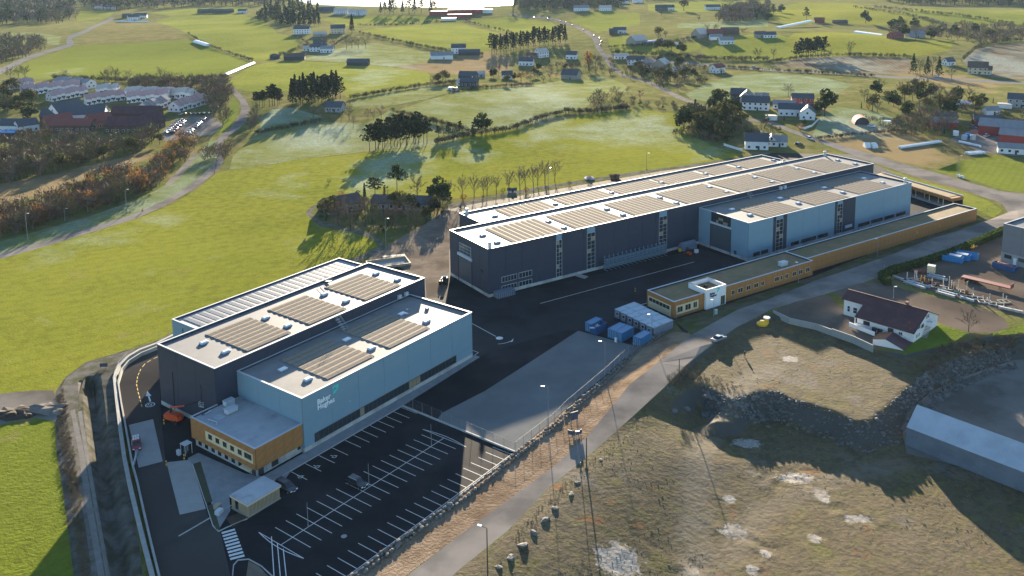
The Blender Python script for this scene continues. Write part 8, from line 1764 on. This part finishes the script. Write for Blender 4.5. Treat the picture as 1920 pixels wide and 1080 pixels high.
def person(label, p, rz, top, bottom, ride=False):
    o = thing('person', label, 'person', p, rz)
    if not ride:
        J = [(0, 0, .95), (0, 0, 1.2), (0, 0, 1.42), (0, 0, 1.52), (0, .02, 1.66), (0, .02, 1.76), (-.1, 0, .9), (-.11, .02, .5), (-.12, 0, .08), (-.12, .14, .04), (.1, 0, .9), (.12, .05, .5), (.13, 0, .08), (.13, .14, .04), (-.19, 0, 1.4), (-.25, 0, 1.13), (-.24, .06, .88), (-.23, .09, .78), (.19, 0, 1.4), (.25, 0, 1.13), (.24, .06, .88), (.23, .09, .78)]
    else:
        J = [(0, -.15, .98), (0, .02, 1.2), (0, .16, 1.38), (0, .22, 1.46), (0, .27, 1.58), (0, .29, 1.68), (-.1, -.12, .96), (-.11, .22, .72), (-.11, .02, .32), (-.11, .14, .28), (.1, -.12, .96), (.11, .2, .9), (.11, .1, .5), (.11, .22, .46), (-.19, .14, 1.36), (-.22, .32, 1.14), (-.22, .5, 1.05), (-.2, .56, 1.04), (.19, .14, 1.36), (.22, .32, 1.14), (.22, .5, 1.05), (.2, .56, 1.04)]
    E_ = [(0, 1), (1, 2), (2, 3), (3, 4), (4, 5), (0, 6), (6, 7), (7, 8), (8, 9), (0, 10), (10, 11), (11, 12), (12, 13), (2, 14), (14, 15), (15, 16), (16, 17), (2, 18), (18, 19), (19, 20), (20, 21)]
    Rr = [(.16, .12), (.15, .11), (.17, .11), .06, .10, .085, .10, .075, .05, .05, .10, .075, .05, .05, .07, .055, .045, .045, .07, .055, .045, .045]
    bd = skin_body('body', J, E_, Rr, 'skin', o)
    idx = [1, 2, 14, 15, 16, 18, 19, 20, 0]; mp2 = {k: n for n, k in enumerate([0, 1, 2, 14, 15, 16, 18, 19, 20])}
    skin_body('jacket', [J[k] for k in [0, 1, 2, 14, 15, 16, 18, 19, 20]], [(0, 1), (1, 2), (2, 3), (3, 4), (4, 5), (2, 6), (6, 7), (7, 8)], [(.19, .14), (.18, .135), (.19, .13), .085, .07, .058, .085, .07, .058], top, o)
    skin_body('trousers', [J[k] for k in [0, 6, 7, 8, 10, 11, 12]], [(0, 1), (1, 2), (2, 3), (0, 4), (4, 5), (5, 6)], [(.17, .13), .115, .088, .065, .115, .088, .065], bottom, o)
    h_ = J[5]; MB().ball((h_[0], h_[1] - .015, h_[2] - .01), .098, .108, .1, 8, 5).build('hair', M['cloth_navy'], o); MB().box(h_[0] - .015, h_[0] + .015, h_[1] + .08, h_[1] + .115, h_[2] - .09, h_[2] - .05).build('nose', M['skin'], o)
    return o
person('person in dark green jacket standing alone on the waste ground', at(1396, 669), R(160), 'cloth_dark', 'cloth_navy')
cp = at(267, 399); pr = person('cyclist in a dark top riding along the cycle path', cp, R(-55), 'cloth_navy', 'cloth_red', True)
bk = thing('bicycle', 'red bicycle under the cyclist on the cycle path', 'bicycle', cp, R(-55))
for y in (-.52, .52):
    b = MB(); n = 16
    for i in range(n): a0, a1 = i * 6.2832 / n, (i + 1) * 6.2832 / n; b.tube((0, y + .33 * math.cos(a0), .34 + .33 * math.sin(a0)), (0, y + .33 * math.cos(a1), .34 + .33 * math.sin(a1)), .02, n=4, caps=False)
    b.build('wheel', M['tyre'], bk)
b = MB(); b.tube((0, -.52, .34), (0, -.02, .3), .02); b.tube((0, -.02, .3), (0, -.2, .85), .02); b.tube((0, -.52, .34), (0, -.2, .8), .015); b.tube((0, -.2, .78), (0, .38, .85), .02); b.tube((0, -.02, .3), (0, .38, .8), .02); b.tube((0, .36, 1.0), (0, .52, .34), .02); b.build('frame', M['cloth_red'], bk); MB().tube((-.24, .52, 1.02), (.24, .52, 1.02), .018).build('handlebar', M['black'], bk); MB().box(-.07, .07, -.32, -.08, .86, .92).build('saddle', M['black'], bk)
# ---------------------------------------------------------------- air
hm = bpy.data.materials.new('haze'); hm.use_nodes = True; hn = hm.node_tree.nodes; hn.remove(hn['Principled BSDF'])
pv = hn.new('ShaderNodeVolumePrincipled'); pv.inputs['Color'].default_value = (.55, .75, 1, 1); pv.inputs['Density'].default_value = HAZE
pv.inputs['Anisotropy'].default_value = 0.0
hm.node_tree.links.new(pv.outputs[0], hn['Material Output'].inputs['Volume'])
MB().box(-18000, 18000, -60, 22000, -10, 112).build('haze', hm, kind='stuff', label='thin morning haze over the whole valley')
